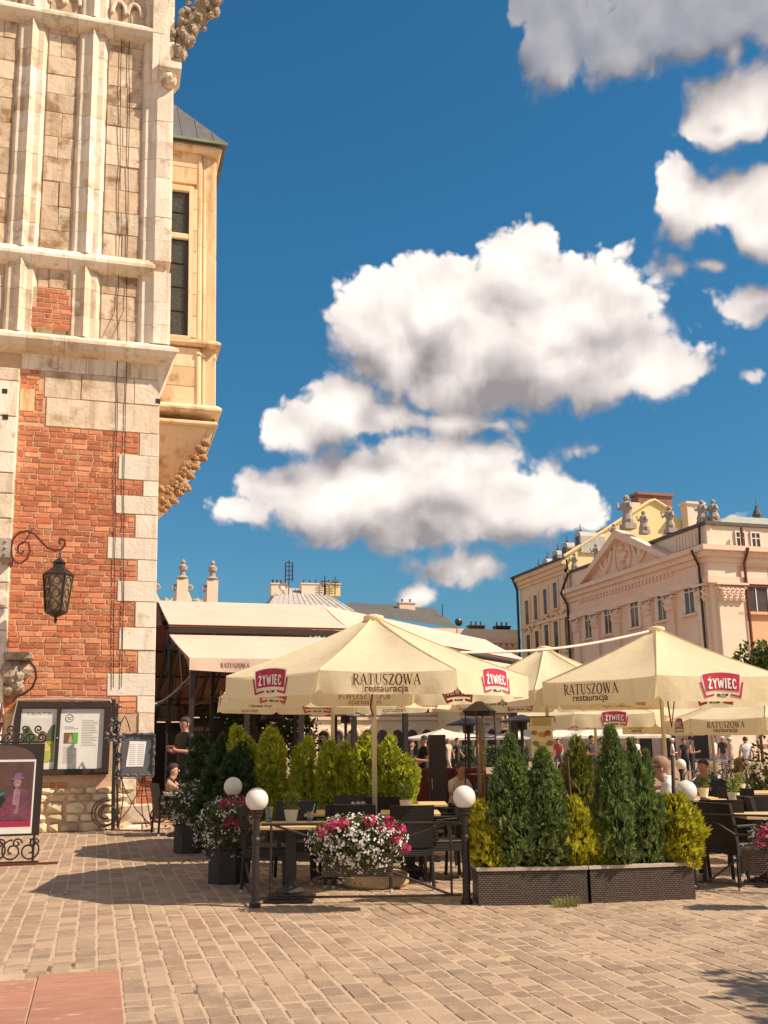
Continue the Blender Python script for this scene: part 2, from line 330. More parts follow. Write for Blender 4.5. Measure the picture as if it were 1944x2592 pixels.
def ground():
    m = MB(); m.add([(-500,-300,0),(600,-300,0),(600,900,0),(-500,900,0)], [(0,1,2,3)])
    g = m.build('ground', FARP); g['kind'] = 'structure'
    j = MB(); j.add([(-6,3,.012),(14,3,.012),(14,34,.012),(-6,34,.012)], [(0,1,2,3)])
    pv = j.build('pavement', JOINT); pv['kind'] = 'structure'
    q = random.Random(11); CW = 0.158; stones = []
    i = 0
    x = -4.2
    while x < 13.0:
        y = 4.6+q.uniform(0, .2); w = CW*q.uniform(.94, 1.06)
        while y < 26:
            l = q.choice((.15,.17,.19,.20,.22,.25))*(1.0 if y < 14 else 1.3)
            cx, cy = x+w/2, y+l/2
            if not (cx < 0.25 and cy < 7.95): stones.append((cx, cy, w, l))
            y += l
        x += w
    def vis(c):                                   # is this stone in the picture, how big
        d = Vector((c[0], c[1], 0))-ORG; z = d.dot(FW)
        if z < 1: return -1
        px = CX+FPX*d.dot(RT)/z; py = CY-FPX*d.dot(UP)/z
        if px < -40 or px > 1990 or py > 2640: return -1
        if cx_hidden(c): return -1
        return c[2]*c[3]/z**3
    def cx_hidden(c): return c[1] > 20.3 and c[0] < 1.3
    def top(c, far):
        w, l = c[2]-.020*q.uniform(.6,1.5), c[3]-.019*q.uniform(.5,1.5); h = .0105+q.uniform(-.002,.003); e = .007
        jx = [q.uniform(-.004,.004) for _ in range(8)]
        X, Y = w/2, l/2
        lo = [(-X+jx[0],-Y+jx[1]),(X+jx[2],-Y+jx[3]),(X+jx[4],Y+jx[5]),(-X+jx[6],Y+jx[7])]
        hi = [(a*(1-e/X), b*(1-e/Y)) for a, b in lo]
        tl = [q.uniform(-.0025,.0025) for _ in range(4)]
        vs = [(a,b,0) for a,b in lo]+[(a,b,h-.004) for a,b in lo]+[(a,b,h+tl[k]) for k,(a,b) in enumerate(hi)]
        fs = [(8,9,10,11)]+[(k,(k+1)%4,(k+1)%4+4,k+4) for k in range(4)]+[(k+4,(k+1)%4+4,(k+1)%4+8,k+8) for k in range(4)]
        return vs, fs
    s = sorted([(vis(c), c) for c in stones if vis(c) > 0], reverse=True)
    for k, (a, c) in enumerate(s[:300]):
        vs, fs = top(c, False); b = MB().add(vs, fs); b.build('paving_stone', PAVE, pv, loc=(c[0], c[1], .005))
    b = MB()
    for a, c in s[300:]:
        vs, fs = top(c, True); b.add([(v[0]+c[0], v[1]+c[1], v[2]+.005) for v in vs], fs)
    b.build('paving_stones', PAVE, pv, kind='stuff')
    # reddish slabs of the pedestrian strip
    for r in range(5):
        for k in range(5):
            x1 = 0.24-k*.56; y1 = 7.93-r*.40
            off = (.13 if k % 2 else 0)
            b = MB().box(-.548, -.386, 0, 0, 0, .018, bev=.004)
            b.build('paving_slab', REDSLAB, pv, loc=(x1, y1-off*(1 if r else 1)+.0, .005))
    b = MB()                      # tuft of grass in the joint before the planter
    p0 = G(1436, 2300)
    for k in range(90):
        a = q.uniform(0, 2*PI); r = q.uniform(0,.09); h = q.uniform(.04,.13); lean = q.uniform(.02,.09)
        x, y = r*math.cos(a)*1.5, r*math.sin(a)*.7; dx, dy = math.cos(a)*lean*1.4, math.sin(a)*lean; w = .005
        b.add([(x-w,y,0),(x+w,y,0),(x+dx*.5+w*.7,y+dy*.5,h*.7),(x+dx*.5-w*.7,y+dy*.5,h*.7),(x+dx,y+dy,h*.92)], [(0,1,2,3),(3,2,4)])
    o = b.build('grass_tuft', mat('grass_blade', (0.14,0.17,0.03), (0.26,0.22,0.06), 9, .7, transl=.3, island=True, rand=.2), loc=(p0.x, p0.y, .01))
    tag(o, 'small tuft of grass growing at the foot of the planter', 'grass'); 
ground()

# ------------------------------------------------------------------ stone and brick tower
YT, KS = 20.3, 0.026                       # front wall plane; the old tower leans a little
tower = thing('tower', 'tall gothic tower corner of brick and pale limestone with carved ribs', 'tower', (0, YT, 0))
def TL(px, py, yo=0.0):
    p = AY(px, py, YT+yo); return (p.x+KS*p.z, yo, p.z)
class TB(MB):
    def mesh(s, name):
        s.v = [(x-KS*z, y, z) for x, y, z in s.v]; return MB.mesh(s, name)
def tpiece(name, b, m, par=None, **k): return b.build(name, m, par or tower, **k)
def zpx(py, px=300): return TL(px, py)[2]
XR = TL(396, 1500)[0]; XL = TL(26, 1500)[0]
def jbox(b, x0, y0, z0, x1, y1, z1, q, j=.006, e=.008):
    """stone block with a rounded-over, slightly uneven face towards -y"""
    p = [(x0,z0),(x1,z0),(x1,z1),(x0,z1)]; cx, cz = (x0+x1)/2, (z0+z1)/2
    f = [(x+(e if x < cx else -e)+q.uniform(-j,j)*.5, y0+q.uniform(-j,j), z+(e if z < cz else -e)+q.uniform(-j,j)*.5) for x, z in p]
    m_ = [(x, y0+e*1.2, z) for x, z in p]; bk = [(x, y1, z) for x, z in p]
    n = 3; vs = f+m_+bk; fs = [(0,1,2,3)]
    for k in range(4):
        l = (k+1) % 4; fs += [(k+4, l+4, l, k), (k+8, l+8, l+4, k+4)]
    return b.add(vs, fs)
def tower_wall():
    q = random.Random(5)
    b = TB().box(-7, .011, 0, XR-.03, 6, 9.9); tpiece('wall_core', b, MORTAR)
    b = TB().box(-7, .03, 9.85, XR+.10, 6, 26); tpiece('upper_wall_core', b, STONE)
    # zig-zag border between brick field and quoins, from bottom to top
    seg = [(1805,346),(1762,346),(1705,271),(1645,348),(1588,301),(1522,342),(1470,297),(1415,347),(1360,272),(1300,342),(1253,292),(1213,362),(1150,300),(1092,353)]
    zs = [zpx(y) for y, _ in seg]; xs = [TL(x, y)[0] for y, x in seg]
    zt = zpx(1092)
    # quoins to the right of the brick, and the two courses down to the ground
    for k in range(1, len(seg)):
        z0, z1, x0 = zs[k-1], zs[k], xs[k]
        b = TB(); jbox(b, x0+.01, -.005-q.uniform(0,.012), z0+.006, XR, .5, z1-.006, q); tpiece('quoin_stone', b, STONE_W)
    zq = zs[0]
    for (z0, z1, x0) in [(zpx(1900), zq, TL(350, 1850)[0]), (zpx(1970), zpx(1900), TL(310, 1900)[0])]:
        b = TB(); jbox(b, x0, -.02, z0+.006, XR, .5, z1-.006, q, j=.012); tpiece('quoin_stone', b, STONE)
    b = TB(); jbox(b, TL(305,1985)[0], -.015, zpx(2035), TL(343,2035)[0], .5, zpx(1972), q, j=.012); tpiece('quoin_stone', b, STONE)
    # courses above the brick field
    zA, zB, zC, zD = zt, zpx(1020), zpx(955), zpx(905)
    z9 = TL(300, 888)[2]
    bands = [(zA, zB, [TL(116,1050)[0], XR]), (zB, zC, [TL(112,990)[0], TL(205,990)[0], TL(340,990)[0], XR]), (zC, z9, [XL, TL(148,920)[0], TL(218,920)[0], TL(330,920)[0], XR])]
    for z0, z1, xx in bands:
        for a, c in zip(xx, xx[1:]):
            b = TB(); jbox(b, a+.006, -.004-q.uniform(0,.01), z0+.006, c-.006, .5, z1-.006, q); tpiece('ashlar_stone', b, STONE)
    b = TB(); jbox(b, XL, -.006, zpx(1040,60), TL(87,1010)[0], .5, zpx(983,60), q); tpiece('ashlar_stone', b, STONE_Y)
    # bricks
    H, LS, LH = .1125, .305, .148
    def bmesh_of(l, h, s):
        r = random.Random(s); e = .004; x, z = (l-.024)/2, (h-.024)/2; j = .006
        f = [(sx*(x-e)+r.uniform(-j,j), r.uniform(-.006,.004), sz*(z-e)+r.uniform(-j,j)*.7) for sx, sz in ((-1,-1),(1,-1),(1,1),(-1,1))]
        m_ = [(sx*x+r.uniform(-j,j), .010, sz*z+r.uniform(-j,j)*.7) for sx, sz in ((-1,-1),(1,-1),(1,1),(-1,1))]
        bk = [(v[0], .09, v[2]) for v in m_]; fs = [(0,1,2,3)]
        for k in range(4): l_ = (k+1) % 4; fs += [(k+4,l_+4,l_,k),(k+8,l_+8,l_+4,k+4)]
        me = MB().add(f+m_+bk, fs).mesh('brick'); me.materials.append(BRICK); return me
    cache = {}
    def brick_me(l, s):
        key = (round(l, 2), s % 4)
        if key not in cache: cache[key] = bmesh_of(key[0], H, hash(key) % 999)
        return cache[key]
    spots = []
    def rows(z0, z1, left, right, ph=0):
        z = z1-H/2; r = ph
        while z > z0+H*.3:
            x0, x1 = left(z), right(z); x = x0; k = r*2+q.randint(0,1); first = True
            while x < x1-.05:
                l = (LS if (k % 3) != 2 else LH)*q.uniform(.93,1.05)
                if first: l *= q.uniform(.45,1.0); first = False
                l = min(l, x1-x)
                if x1-(x+l) < .07: l = x1-x
                spots.append((x+l/2, z+q.uniform(-.004,.004), l)); x += l; k += 1
            z -= H; r += 1
    def lim(z):
        for k in range(1, len(zs)):
            if zs[k-1] <= z <= zs[k]: return xs[k]
        return xs[0] if z > zpx(1780) else TL(300,1790)[0]
    rows(zpx(1812), zA, lambda z: XL, lim)
    rows(zA, zpx(1040, 60), lambda z: XL, lambda z: TL(114,1060)[0], 1)
    rows(zpx(1040,60), zpx(983,60), lambda z: TL(88,1010)[0], lambda z: TL(111,1010)[0])
    rows(zpx(983,60), zpx(932,60), lambda z: XL, lambda z: TL(103,950)[0])
    rows(zpx(2035), zpx(1972), lambda z: TL(345,2000)[0], lambda z: TL(386,2000)[0])
    rows(zpx(1992), zpx(1976), lambda z: TL(100,1984)[0], lambda z: TL(172,1984)[0])
    patch = []
    keep = spots; spots = []
    def patch_rows():
        xa, xb, z0, z1 = TL(80,780)[0], TL(192,780)[0], TL(130,836,-.1)[2], TL(130,728,-.1)[2]
        z = z1-H/2; r = 0
        while z > z0:
            a = xa+(.10 if z > (z0+z1)/2 else 0); c = xb-(.13 if z > (z0+z1)/2+.1 else 0); x = a; k = r
            while x < c-.05:
                l = min((LS if k % 2 else LH)*q.uniform(.9,1.05), c-x); patch.append((x+l/2, z, l)); x += l; k += 1
            z -= H; r += 1
    patch_rows()
    q2 = random.Random(9); idx = list(range(len(keep))); q2.shuffle(idx); single = set(idx[:270])
    rest = TB()
    for k, (x, z, l) in enumerate(keep):
        me = brick_me(l, k)
        if k in single: link('brick', me, tower, loc=(x-KS*z, -.003+q.uniform(-.004,.004), z))
        else: rest.add([(v.co.x+x, v.co.y, v.co.z+z) for v in me.vertices], [tuple(p.vertices) for p in me.polygons])
    rb = mat('red_brick_joined', (0.56,0.175,0.078), (0.44,0.115,0.05), 9, 0.85, 0.45, 45, rand=0.22, c3=(0.66,0.28,0.14), island=True, streak=((0.62,0.36,0.22), .35), spots=[((0.20,0.045,0.025), 2.6, 0.60, 0.12), ((0.66,0.44,0.30), 5.0, 0.64, 0.10)])
    tpiece('bricks', rest, rb, kind='stuff')
    zs_ = [z for _, z, _ in patch]; b = TB().box(min(x for x, _, _ in patch)-.12, -.066, min(zs_)-.06, max(x for x, _, _ in patch)+.12, .1, max(zs_)+.06); tpiece('patch_mortar', b, MORTAR)
    for k, (x, z, l) in enumerate(patch): link('brick', brick_me(l, k), tower, loc=(x-KS*z, -.075, z))
    # rubble base
    z = 0.0; zr = zpx(1990)
    RUB = mat('rubble_stone', (0.68,0.53,0.34), (0.50,0.36,0.20), 3, 0.9, 0.8, 12, rand=0.2, c3=(0.76,0.64,0.46))
    while z < zr-.05:
        h = q.uniform(.14,.24); h = min(h, zr-z); x = XL-.05
        while x < TL(300,2050)[0]:
            w = q.uniform(.16,.42); b = TB(); cx, cz = x+w/2, z+h/2; n = 9
            ring = []
            for k in range(n):
                a = 2*PI*k/n; rr = (abs(math.cos(a))**.6*math.copysign(1, math.cos(a)), abs(math.sin(a))**.6*math.copysign(1, math.sin(a)))
                ring.append((rr[0]*w*.51*q.uniform(.88,1.04), rr[1]*h*.51*q.uniform(.88,1.04)))
            vs = [(cx+a, .06, cz+c) for a, c in ring]+[(cx+a*.86, -.03+q.uniform(-.02,.02), cz+c*.86) for a, c in ring]+[(cx+q.uniform(-.03,.03), -.075+q.uniform(-.03,.02), cz)]
            fs = [(k,(k+1)%n,(k+1)%n+n,k+n) for k in range(n)]+[(k+n,(k+1)%n+n,2*n) for k in range(n)]
            b.add(vs, fs); tpiece('rubble_stone', b, RUB, smooth=False); x += w
        z += h
    x = TL(302,2050)[0]; zz = zpx(2036)
    for (a, c, z0, z1) in [(x, XR, zz-.36, zz), (x, x+.42, 0, zz-.37), (x+.43, XR, 0, zz-.37)]:
        b = TB(); jbox(b, a, -.05, z0+.01, c-.01, .5, z1-.008, q, j=.02, e=.02); tpiece('plinth_stone', b, STONE)
    # pilaster at the left
    z = 0
    while z < 9.0:
        h = q.choice((.42,.5,.6,.75)); b = TB(); jbox(b, XL-1.0, -.20, z+.006, XL-.02, .4, min(z+h, 9.05)-.006, q, j=.01, e=.015); tpiece('pilaster_stone', b, STONE if q.random() < .6 else STONE_W); z += h
    # two little square putlog holes
    for px, py in ((12,990),(14,1055),(400,1015)):
        p = TL(px, py, -.21 if px < 100 else -.02); b = TB().box(p[0]-.05, p[1]-.002, p[2]-.05, p[0]+.05, p[1]+.05, p[2]+.05); tpiece('putlog_hole', b, IRON_BR)
tower_wall()

def tower_upper():
    q = random.Random(21)
    XA, XB = TL(66,400,-.2)[0], TL(226,400,-.2)[0]
    XC = TL(396,400,-.2)[0]; XE = TL(437,400,-.2)[0]
    zL, zM, zT = 9.62, 0, 0
    zL = TL(215,862,-.25)[2]; zM = TL(215,652,-.25)[2]; zT = TL(215,46,-.25)[2]
    XS = XA-(XB-XA)
    prof = [(-.33,.04),(-.24,-.09),(-.12,-.09),(0,-.20),(.12,-.09),(.24,-.09),(.33,.04)]
    def rib(x, z0, z1, half=0):
        pr = prof
        if half: pr = [(-.33,.04),(-.24,-.09),(-.12,-.09),(0,-.20),(.10,-.20),(XE-x-.05,-.20),(XE-x,-.19),(XE-x,.6),(-.34,.6)]
        z = z0
        while z < z1-.02:
            h = min(q.uniform(.42,.62), z1-z)
            if z1-(z+h) < .15: h = z1-z
            b = TB(); k = len(pr); g = .004; o = q.uniform(-.004,.004)
            b.prism([(x+a, y+o) for a, y in pr], z+g, z+h-g); tpiece('rib_stone', b, STONE_W if half else STONE); z += h
    for z0, z1 in ((zL+.12, zM-.10), (zM+.16, zT-.10), (zT+.16, zT+2.2)):
        for x in (XS, XA, XB): rib(x, z0, z1)
        rib(XC, z0, z1, 1)
        for a, c in ((XS,XA),(XA,XB),(XB,XC)):
            z = z0
            while z < z1-.02:
                h = min(q.uniform(.45,.62), z1-z)
                if z1-(z+h) < .15: h = z1-z
                xa, xb = a+.34, c-.34; cut = [xa, xb] if q.random() < .45 else [xa, xa+(xb-xa)*q.uniform(.35,.65), xb]
                for s, t in zip(cut, cut[1:]):
                    b = TB(); jbox(b, s+.004, -.012+q.uniform(-.008,.008), z+.004, t-.004, .3, z+h-.004, q, j=.010); tpiece('panel_stone', b, PANEL)
                z += h
    # string courses: sloping weathering on top, drip below
    def ledge(zc, dep, x1, cut, und=.0):
        pr = [(.3, .20), (-.13, .17), (-dep, .02), (-dep, -.05), (-dep+.05, -.09), (-dep+.07,-.16), (.02, -.24-und), (.3, -.24-und)]
        xs_ = [-6.0, XA-.9, XA+.2, XB-.35, XB+.45, x1]
        for a, c in zip(xs_, xs_[1:]):
            b = TB(); k = len(pr); vs = [(a+.003, y, zc+z) for y, z in pr]+[(c-.003, y, zc+z) for y, z in pr]
            if c == x1: vs = vs[:k]+[(c-max(0, (dep+y)) if y > -dep else c, y, zc+z) for y, z in pr]
            b.add(vs, [tuple(range(k)), tuple(range(2*k-1, k-1, -1))]+[(i, i+k, (i+1) % k+k, (i+1) % k) for i in range(k)]); tpiece('ledge_stone', b, STONE_W if q.random() < .5 else STONE)
    ledge(zL-.05, .36, XE+.18, 1, .02); ledge(zM, .24, XE-.33, 1); ledge(zT, .27, XE-.22, 1)
    b = TB().add([(XR-.01,-.01,zL-.95),(XE+.10,-.30,zL-.18),(XE+.10,.5,zL-.18),(XR-.01,.5,zL-.95),(XR-.2,.1,zL-.18),(XR-.2,.1,zL-.95)], [(0,3,2,1),(0,1,4,5)])
    tpiece('corner_corbel', b, STONE)
    # blind tracery heads above the top ledge
    for a, c in ((XS,XA),(XA,XB),(XB,XC)):
        for s in (-1, 1):
            cx = (a+c)/2+s*.17; pts = [(cx+.15*math.cos(t), -.06, zT+.45+.30*math.sin(t)) for t in [PI*k/10 for k in range(11)]]
            b = TB().tube(pts, .045, 6); tpiece('tracery_arch', b, STONE_W)
    # carved bracket and mask at the upper corner
    b = TB(); q3 = random.Random(4); path = [(428,186,.10),(436,160,.15),(448,128,.20),(466,92,.24),(490,58,.28),(516,22,.32),(540,-20,.36)]
    b.tube([TL(px, py, -.02) for px, py, r in path], [r*.8 for _, _, r in path], 9)
    for (px, py, r), (px2, py2, r2) in zip(path, path[1:]):
        for k in range(16):
            t = q3.random(); a = q3.uniform(0, 2*PI); rr = (r+(r2-r)*t)*q3.uniform(.8,1.15); p = TL(px+(px2-px)*t, py+(py2-py)*t, -.02)
            b.ball((p[0]+rr*math.cos(a), p[1]-abs(rr*math.sin(a))*.9, p[2]+rr*math.sin(a)*.5), q3.uniform(.05,.12), 7, 5, sc=(1,1,q3.uniform(.6,1.4)), jit=.22, q=q3)
    tpiece('carved_bracket', b, CARVED)
    for (x0, x1, y0, y1, yy) in [(404,460,158,166,-.42),(408,456,168,176,-.38),(411,450,178,186,-.34)]:
        p, r = TL(x0, y1, yy), TL(x1, y0, yy); b = TB().box(p[0], yy, p[2], r[0], .3, r[2], bev=.012); tpiece('abacus_moulding', b, STONE_W)
    p = TL(428,204,-.25); b = TB(); b.ball(p, .17, 10, 8, sc=(1,1,1.15), jit=.06, q=q3); b.ball((p[0]+.03, p[1]-.16, p[2]-.02), .05, 8, 6); b.ball((p[0]-.06, p[1]-.13, p[2]+.05), .04, 8, 6); b.ball((p[0]+.09, p[1]-.13, p[2]+.05), .04, 8, 6); b.ball((p[0]+.03, p[1]-.13, p[2]-.11), .045, 8, 5, sc=(1.4,1,.6))
    tpiece('carved_mask', b, STONE, smooth=True)
    # slab of stained wall beside the bracket
    p0, p1 = TL(385,200,-.24), TL(420,0,-.24)
    b = TB().box(p0[0], -.262, p0[2], p1[0]+.1, .2, p1[2]+1.2); tpiece('corner_stone', b, STONE)
    # lightning conductor wires
    for off, seed in ((0, 1), (.20, 2)):
        pts = []; r = random.Random(seed)
        for py in range(0, 1790, 60):
            px = (330 if off else 308) - (py/1790)*22 + r.uniform(-2, 2); yo = -.30 if py < 880 else -.03
            yo = -.04 if py < 840 else yo
            yo = -.42 if 845 < py < 900 else yo
            pts.append(TL(px, py, yo))
        b = TB().tube(pts, .008, 5); tpiece('conductor_wire', b, IRON_BR)
tower_upper()

def oriel():
    yo = 1.3; q = random.Random(31)
    Z = lambda py: TL(480, py, yo)[2]; X = lambda px: TL(px, 800, yo)[0]
    xl, xr = X(405), X(548); w0, w1 = X(428), X(476)
    z0, z1 = Z(1040), Z(362); mid = Z(868)
    def pc(n, b, m=None): return tpiece(n, b, m or STONE_Y)
    yb = yo+2.4
    b = TB().box(xl, yo+.10, z0, xr-.02, yb, z1); pc('bay_core', b)
    xp = X(497)
    # ashlar to the right of the window and above/below it
    zw0, zw1 = Z(850), Z(488); ztr = Z(600)
    def stones(x0, x1, za, zb, n, y=yo, m=None):
        for k in range(n):
            a = za+(zb-za)*k/n; c = za+(zb-za)*(k+1)/n; b = TB(); jbox(b, x0, y, a+.004, x1, y+.3, c-.004, q, j=.004); pc('bay_stone', b, m)
    stones(w1+.10, xp, zw0-.05, zw1+.12, 7); stones(xl, xp, zw1+.25, z1-.22, 2, yo+.02); stones(xl, xp, mid-.02, zw0-.16, 1)
    stones(xl, xp, z0+.12, mid-.1, 3, yo+.03)
    # window surround, mullioned leaded lights
    for (a, c, za, zb, y) in [(w1, w1+.10, zw0-.05, zw1+.16, -.04), (xl, w1, zw1, zw1+.16, -.04), (xl, w1+.06, zw0-.16, zw0-.04, -.10)]:
        b = TB().box(a, yo+y, za, c, yo+.3, zb, bev=.02); pc('window_moulding', b)
    b = TB().box(xl, yo-.03, ztr-.08, w1+.02, yo+.2, ztr+.07, bev=.02); pc('transom', b)
    b = TB().box(xl, yo+.085, zw0-.04, w1, yo+.095, zw1); pc('window_backing', b, IRON_BR)
    for za, zb, n in ((zw0, ztr-.09, 4), (ztr+.08, zw1, 2)):
        for k in range(n):
            a = za+(zb-za)*k/n; c = za+(zb-za)*(k+1)/n
            b = TB().box(xl+.02, yo+.05, a+.02, w1-.09, yo+.07, c-.02); pc('window_pane', b, DARKGL)
            b = TB().tube([(xl, yo+.045, c), (w1-.06, yo+.045, c)], .012, 5); pc('saddle_bar', b, IRON)
    b = TB().box(w1-.09, yo+.03, zw0-.03, w1-.005, yo+.10, zw1); pc('window_frame', b, IRON_BR)
    # angle shafts
    for k, (px, r) in enumerate(((503,.07),(516,.05),(528,.06),(542,.065))):
        for za, zb in ((mid+.1, z1-.28), (z0+.12, mid-.12)):
            n = 4 if zb-za > 2 else 1
            for s in range(n):
                a, c = za+(zb-za)*s/n, za+(zb-za)*(s+1)/n; b = TB().lathe([(r, a+.004), (r, c-.004)], 10, (X(px), yo+.06+.05*k, 0)); b.v = [(x, y, z) for x, y, z in b.v]; pc('angle_shaft', b)
        b = TB().lathe([(r+.005, mid-.30),(r+.03, mid-.26),(r+.005, mid-.2)], 10, (X(px), yo+.06+.05*k, 0)); pc('shaft_ring', b)
    # mouldings
    def mould(zc, dep, h, n):
        b = TB(); pr = [(0,.0),(-dep*.5,0),(-dep,h*.35),(-dep,h*.6),(-dep*.3,h),(.3,h),(.3,0)]
        k = len(pr); x1 = xr
        vs = [(xl, yo+y, zc+z) for y, z in pr]+[(x1+max(0,-y), yo+y, zc+z) for y, z in pr]+[(x1+max(0,-y), yb, zc+z) for y, z in pr]
        fs = [tuple(range(k))]+[(i, i+k, (i+1) % k+k, (i+1) % k) for i in range(k)]+[(i+k, i+2*k, (i+1) % k+2*k, (i+1) % k+k) for i in range(k)]
        b.add(vs, fs); pc(n, b)
    mould(mid-.08, .10, .17, 'sill_moulding'); mould(z0-.05, .12, .20, 'base_moulding'); mould(z0-.34, .04, .12, 'base_moulding'); mould(z1-.26, .10, .26, 'cornice')
    # hipped lead roof
    ex = .22; e0 = z1+.0; top = z1+1.95
    a = [(xl, yo-ex, e0), (xr+ex, yo-ex, e0), (xr+ex, yb, e0), (xl, yb, e0), (xl-.1, yo+1.0, top), (xl-.1, yb, top)]
    b = TB().add(a, [(0,1,4),(1,2,5,4),(0,3,2,1)]); rf = pc('roof', b, LEAD)
    for t in (.3, .55, .8):
        p0 = Vector(a[0]).lerp(Vector(a[1]), t); p1 = Vector(a[1]).lerp(Vector(a[4]), 1-t*.98)
        b = TB().tube([p0+Vector((0,0,.01)), p1+Vector((0,0,.01))], .014, 5); tpiece('seam', b, LEAD, rf)
    b = TB().box(xl, yo-ex-.01, e0-.05, xr+ex+.01, yo-ex+.02, e0+.012); tpiece('gutter', b, mat('copper_green', (0.22,0.28,0.17), (0.14,0.18,0.11), 4, .6), rf)
    # corbelled base
    zc0, zc1 = Z(1275), z0-.34; xw = X(405)
    N = 7; rings = []
    for k in range(N+1):
        t = k/N; xx = xw+.02+(xr-.03-xw)*(t**.8); yy = yo+.05+1.2*(1-t)**1.4; rings.append((xx, yy, zc0+(zc1-zc0)*t))
    b = TB(); vs = []
    for xx, yy, zz in rings: vs += [(xw-.3, yy, zz), (xx, yy, zz), (xx, yb, zz)]
    fs = []
    for k in range(N): fs += [(3*k, 3*k+1, 3*k+4, 3*k+3), (3*k+1, 3*k+2, 3*k+5, 3*k+4)]
    fs.append((0,2,1)); b.add(vs, fs); pc('corbel', b)
    q4 = random.Random(8)
    for (x0, y0, x1, y1, n) in [(412,1262,520,1120,9),(425,1235,505,1135,6),(420,1280,470,1235,4),(460,1232,512,1160,4),(408,1240,412,1290,2)]:
        for k in range(n):
            t = k/max(1, n-1); p = TL(x0+(x1-x0)*t+q4.uniform(-3,3), y0+(y1-y0)*t+q4.uniform(-4,4), yo-.02)
            b = TB(); b.ball(p, .105*q4.uniform(.85,1.2), 8, 6, sc=(1,.9,.85), jit=.16, q=q4); b.ball((p[0]+.06, p[1]-.06, p[2]-.05), .06, 7, 5, jit=.15, q=q4); tpiece('carved_leaf', b, mat_leaf)
mat_leaf = mat('carved_sandstone', (0.42,0.25,0.12), (0.28,0.15,0.07), 6, .9, .6, 25)
oriel()
# ------------------------------------------------------------------ buildings round the square
PAL = mat('pink_stucco', (0.80,0.57,0.44), (0.72,0.49,0.37), 0.5, 0.9, 0.2, 5, streak=((0.55,0.36,0.26), .4))
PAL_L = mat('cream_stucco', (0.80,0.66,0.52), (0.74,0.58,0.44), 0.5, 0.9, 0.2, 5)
PAL_O = mat('orange_stucco', (0.76,0.46,0.27), (0.70,0.40,0.22), 0.5, 0.9, 0.2, 5)
OCHRE = mat('ochre_stucco', (0.78,0.58,0.39), (0.70,0.50,0.32), 0.5, 0.9, 0.2, 5)
YELLOW = mat('yellow_render', (0.82,0.62,0.32), (0.76,0.54,0.25), 0.25, 0.9, 0.2, 5)
TRIM = mat('stucco_trim', (0.80,0.60,0.47), (0.72,0.52,0.40), 0.8, 0.9, 0.3, 8)
CREAM = mat('cream_facade', (0.72,0.60,0.42), (0.66,0.53,0.36), 0.4, 0.9, 0.2, 5)
WGL = mat('window_glass', (0.045,0.035,0.03), (0.10,0.07,0.06), 0.7, 0.12)
WFR = mat('white_window_frame', (0.72,0.64,0.56), (0.66,0.58,0.50), 3, 0.6)
SLATE = mat('dark_roof', (0.11,0.105,0.10), (0.08,0.075,0.07), 1.2, 0.8, 0.3, 6)
TIN = mat('pale_tin_roof', (0.50,0.45,0.41), (0.40,0.36,0.33), 1.5, 0.6, 0.3, 6, spots=[((0.25,0.20,0.16), 1.2, .58, .1)])
GREENROOF = mat('green_copper_roof', (0.40,0.39,0.31), (0.32,0.31,0.24), 1.0, 0.7, 0.2, 6)
STATUE = mat('grey_statue_stone', (0.30,0.25,0.21), (0.44,0.37,0.31), 3, 0.9, 0.6, 9)
class Fx:
    """facade frame: u along the wall, v up, d outwards; axis 'X' faces -x, axis 'Y' faces -y"""
    def __init__(s, axis, c): s.a = axis; s.c = c
    def pt(s, u, v, d): return (s.c-d, u, v) if s.a == 'X' else (u, s.c-d, v)
    def box(s, b, u0, u1, v0, v1, d0, d1, mi=0):
        p, r = s.pt(u0, v0, d0), s.pt(u1, v1, d1)
        lo = [min(a, c) for a, c in zip(p, r)]; hi = [max(a, c) for a, c in zip(p, r)]
        return b.box(*lo, *hi, mi)
    def poly(s, b, pts, d0, d1, mi=0):
        k = len(pts); vs = [s.pt(u, v, d1) for u, v in pts]+[s.pt(u, v, d0) for u, v in pts]
        return b.add(vs, [tuple(range(k)), tuple(range(2*k-1, k-1, -1))]+[(i, i+k, (i+1) % k+k, (i+1) % k) for i in range(k)], mi)
    def window(s, root, u, v0, w, h, frame=.12, sill=True, surround=None, mull=True, fm=None, arch=False, d=0.0, hood=False):
        b = MB(); s.box(b, u-w/2, u+w/2, v0, v0+h, .02+d, .05+d); win = b.build('window', WGL, root)
        b = MB()
        for a, c in ((u-w/2, u-w/2+frame), (u+w/2-frame, u+w/2)): s.box(b, a, c, v0, v0+h, .05+d, .12+d)
        s.box(b, u-w/2+frame, u+w/2-frame, v0+h-frame, v0+h, .052+d, .118+d)
        if mull:
            s.box(b, u-.05, u+.05, v0, v0+h-frame, .051+d, .10+d); s.box(b, u-w/2+frame, u+w/2-frame, v0+h*.58, v0+h*.58+.09, .053+d, .096+d)
        b.build('frame', fm or WFR, win)
        if sill: b = MB(); s.box(b, u-w*.75, u+w*.75, v0-.30, v0-.12, 0, .34+d); b.build('sill', surround or TRIM, win)
        if surround:
            b = MB(); s.box(b, u-w/2-.28, u-w/2, v0-.1, v0+h+.28, 0, .14+d); s.box(b, u+w/2, u+w/2+.28, v0-.1, v0+h+.28, 0, .14+d); s.box(b, u-w/2, u+w/2, v0+h, v0+h+.28, 0, .138+d); b.build('surround', surround, win)
        if hood:
            b = MB(); pts = [(u+(w*.5+.32)*math.cos(t), v0+h+.18+.55*math.sin(t)) for t in [PI*k/8 for k in range(9)]]
            b.tube([s.pt(a, c, .2) for a, c in pts], .13, 6); b.build('hood_mould', surround or TRIM, win)
        return win
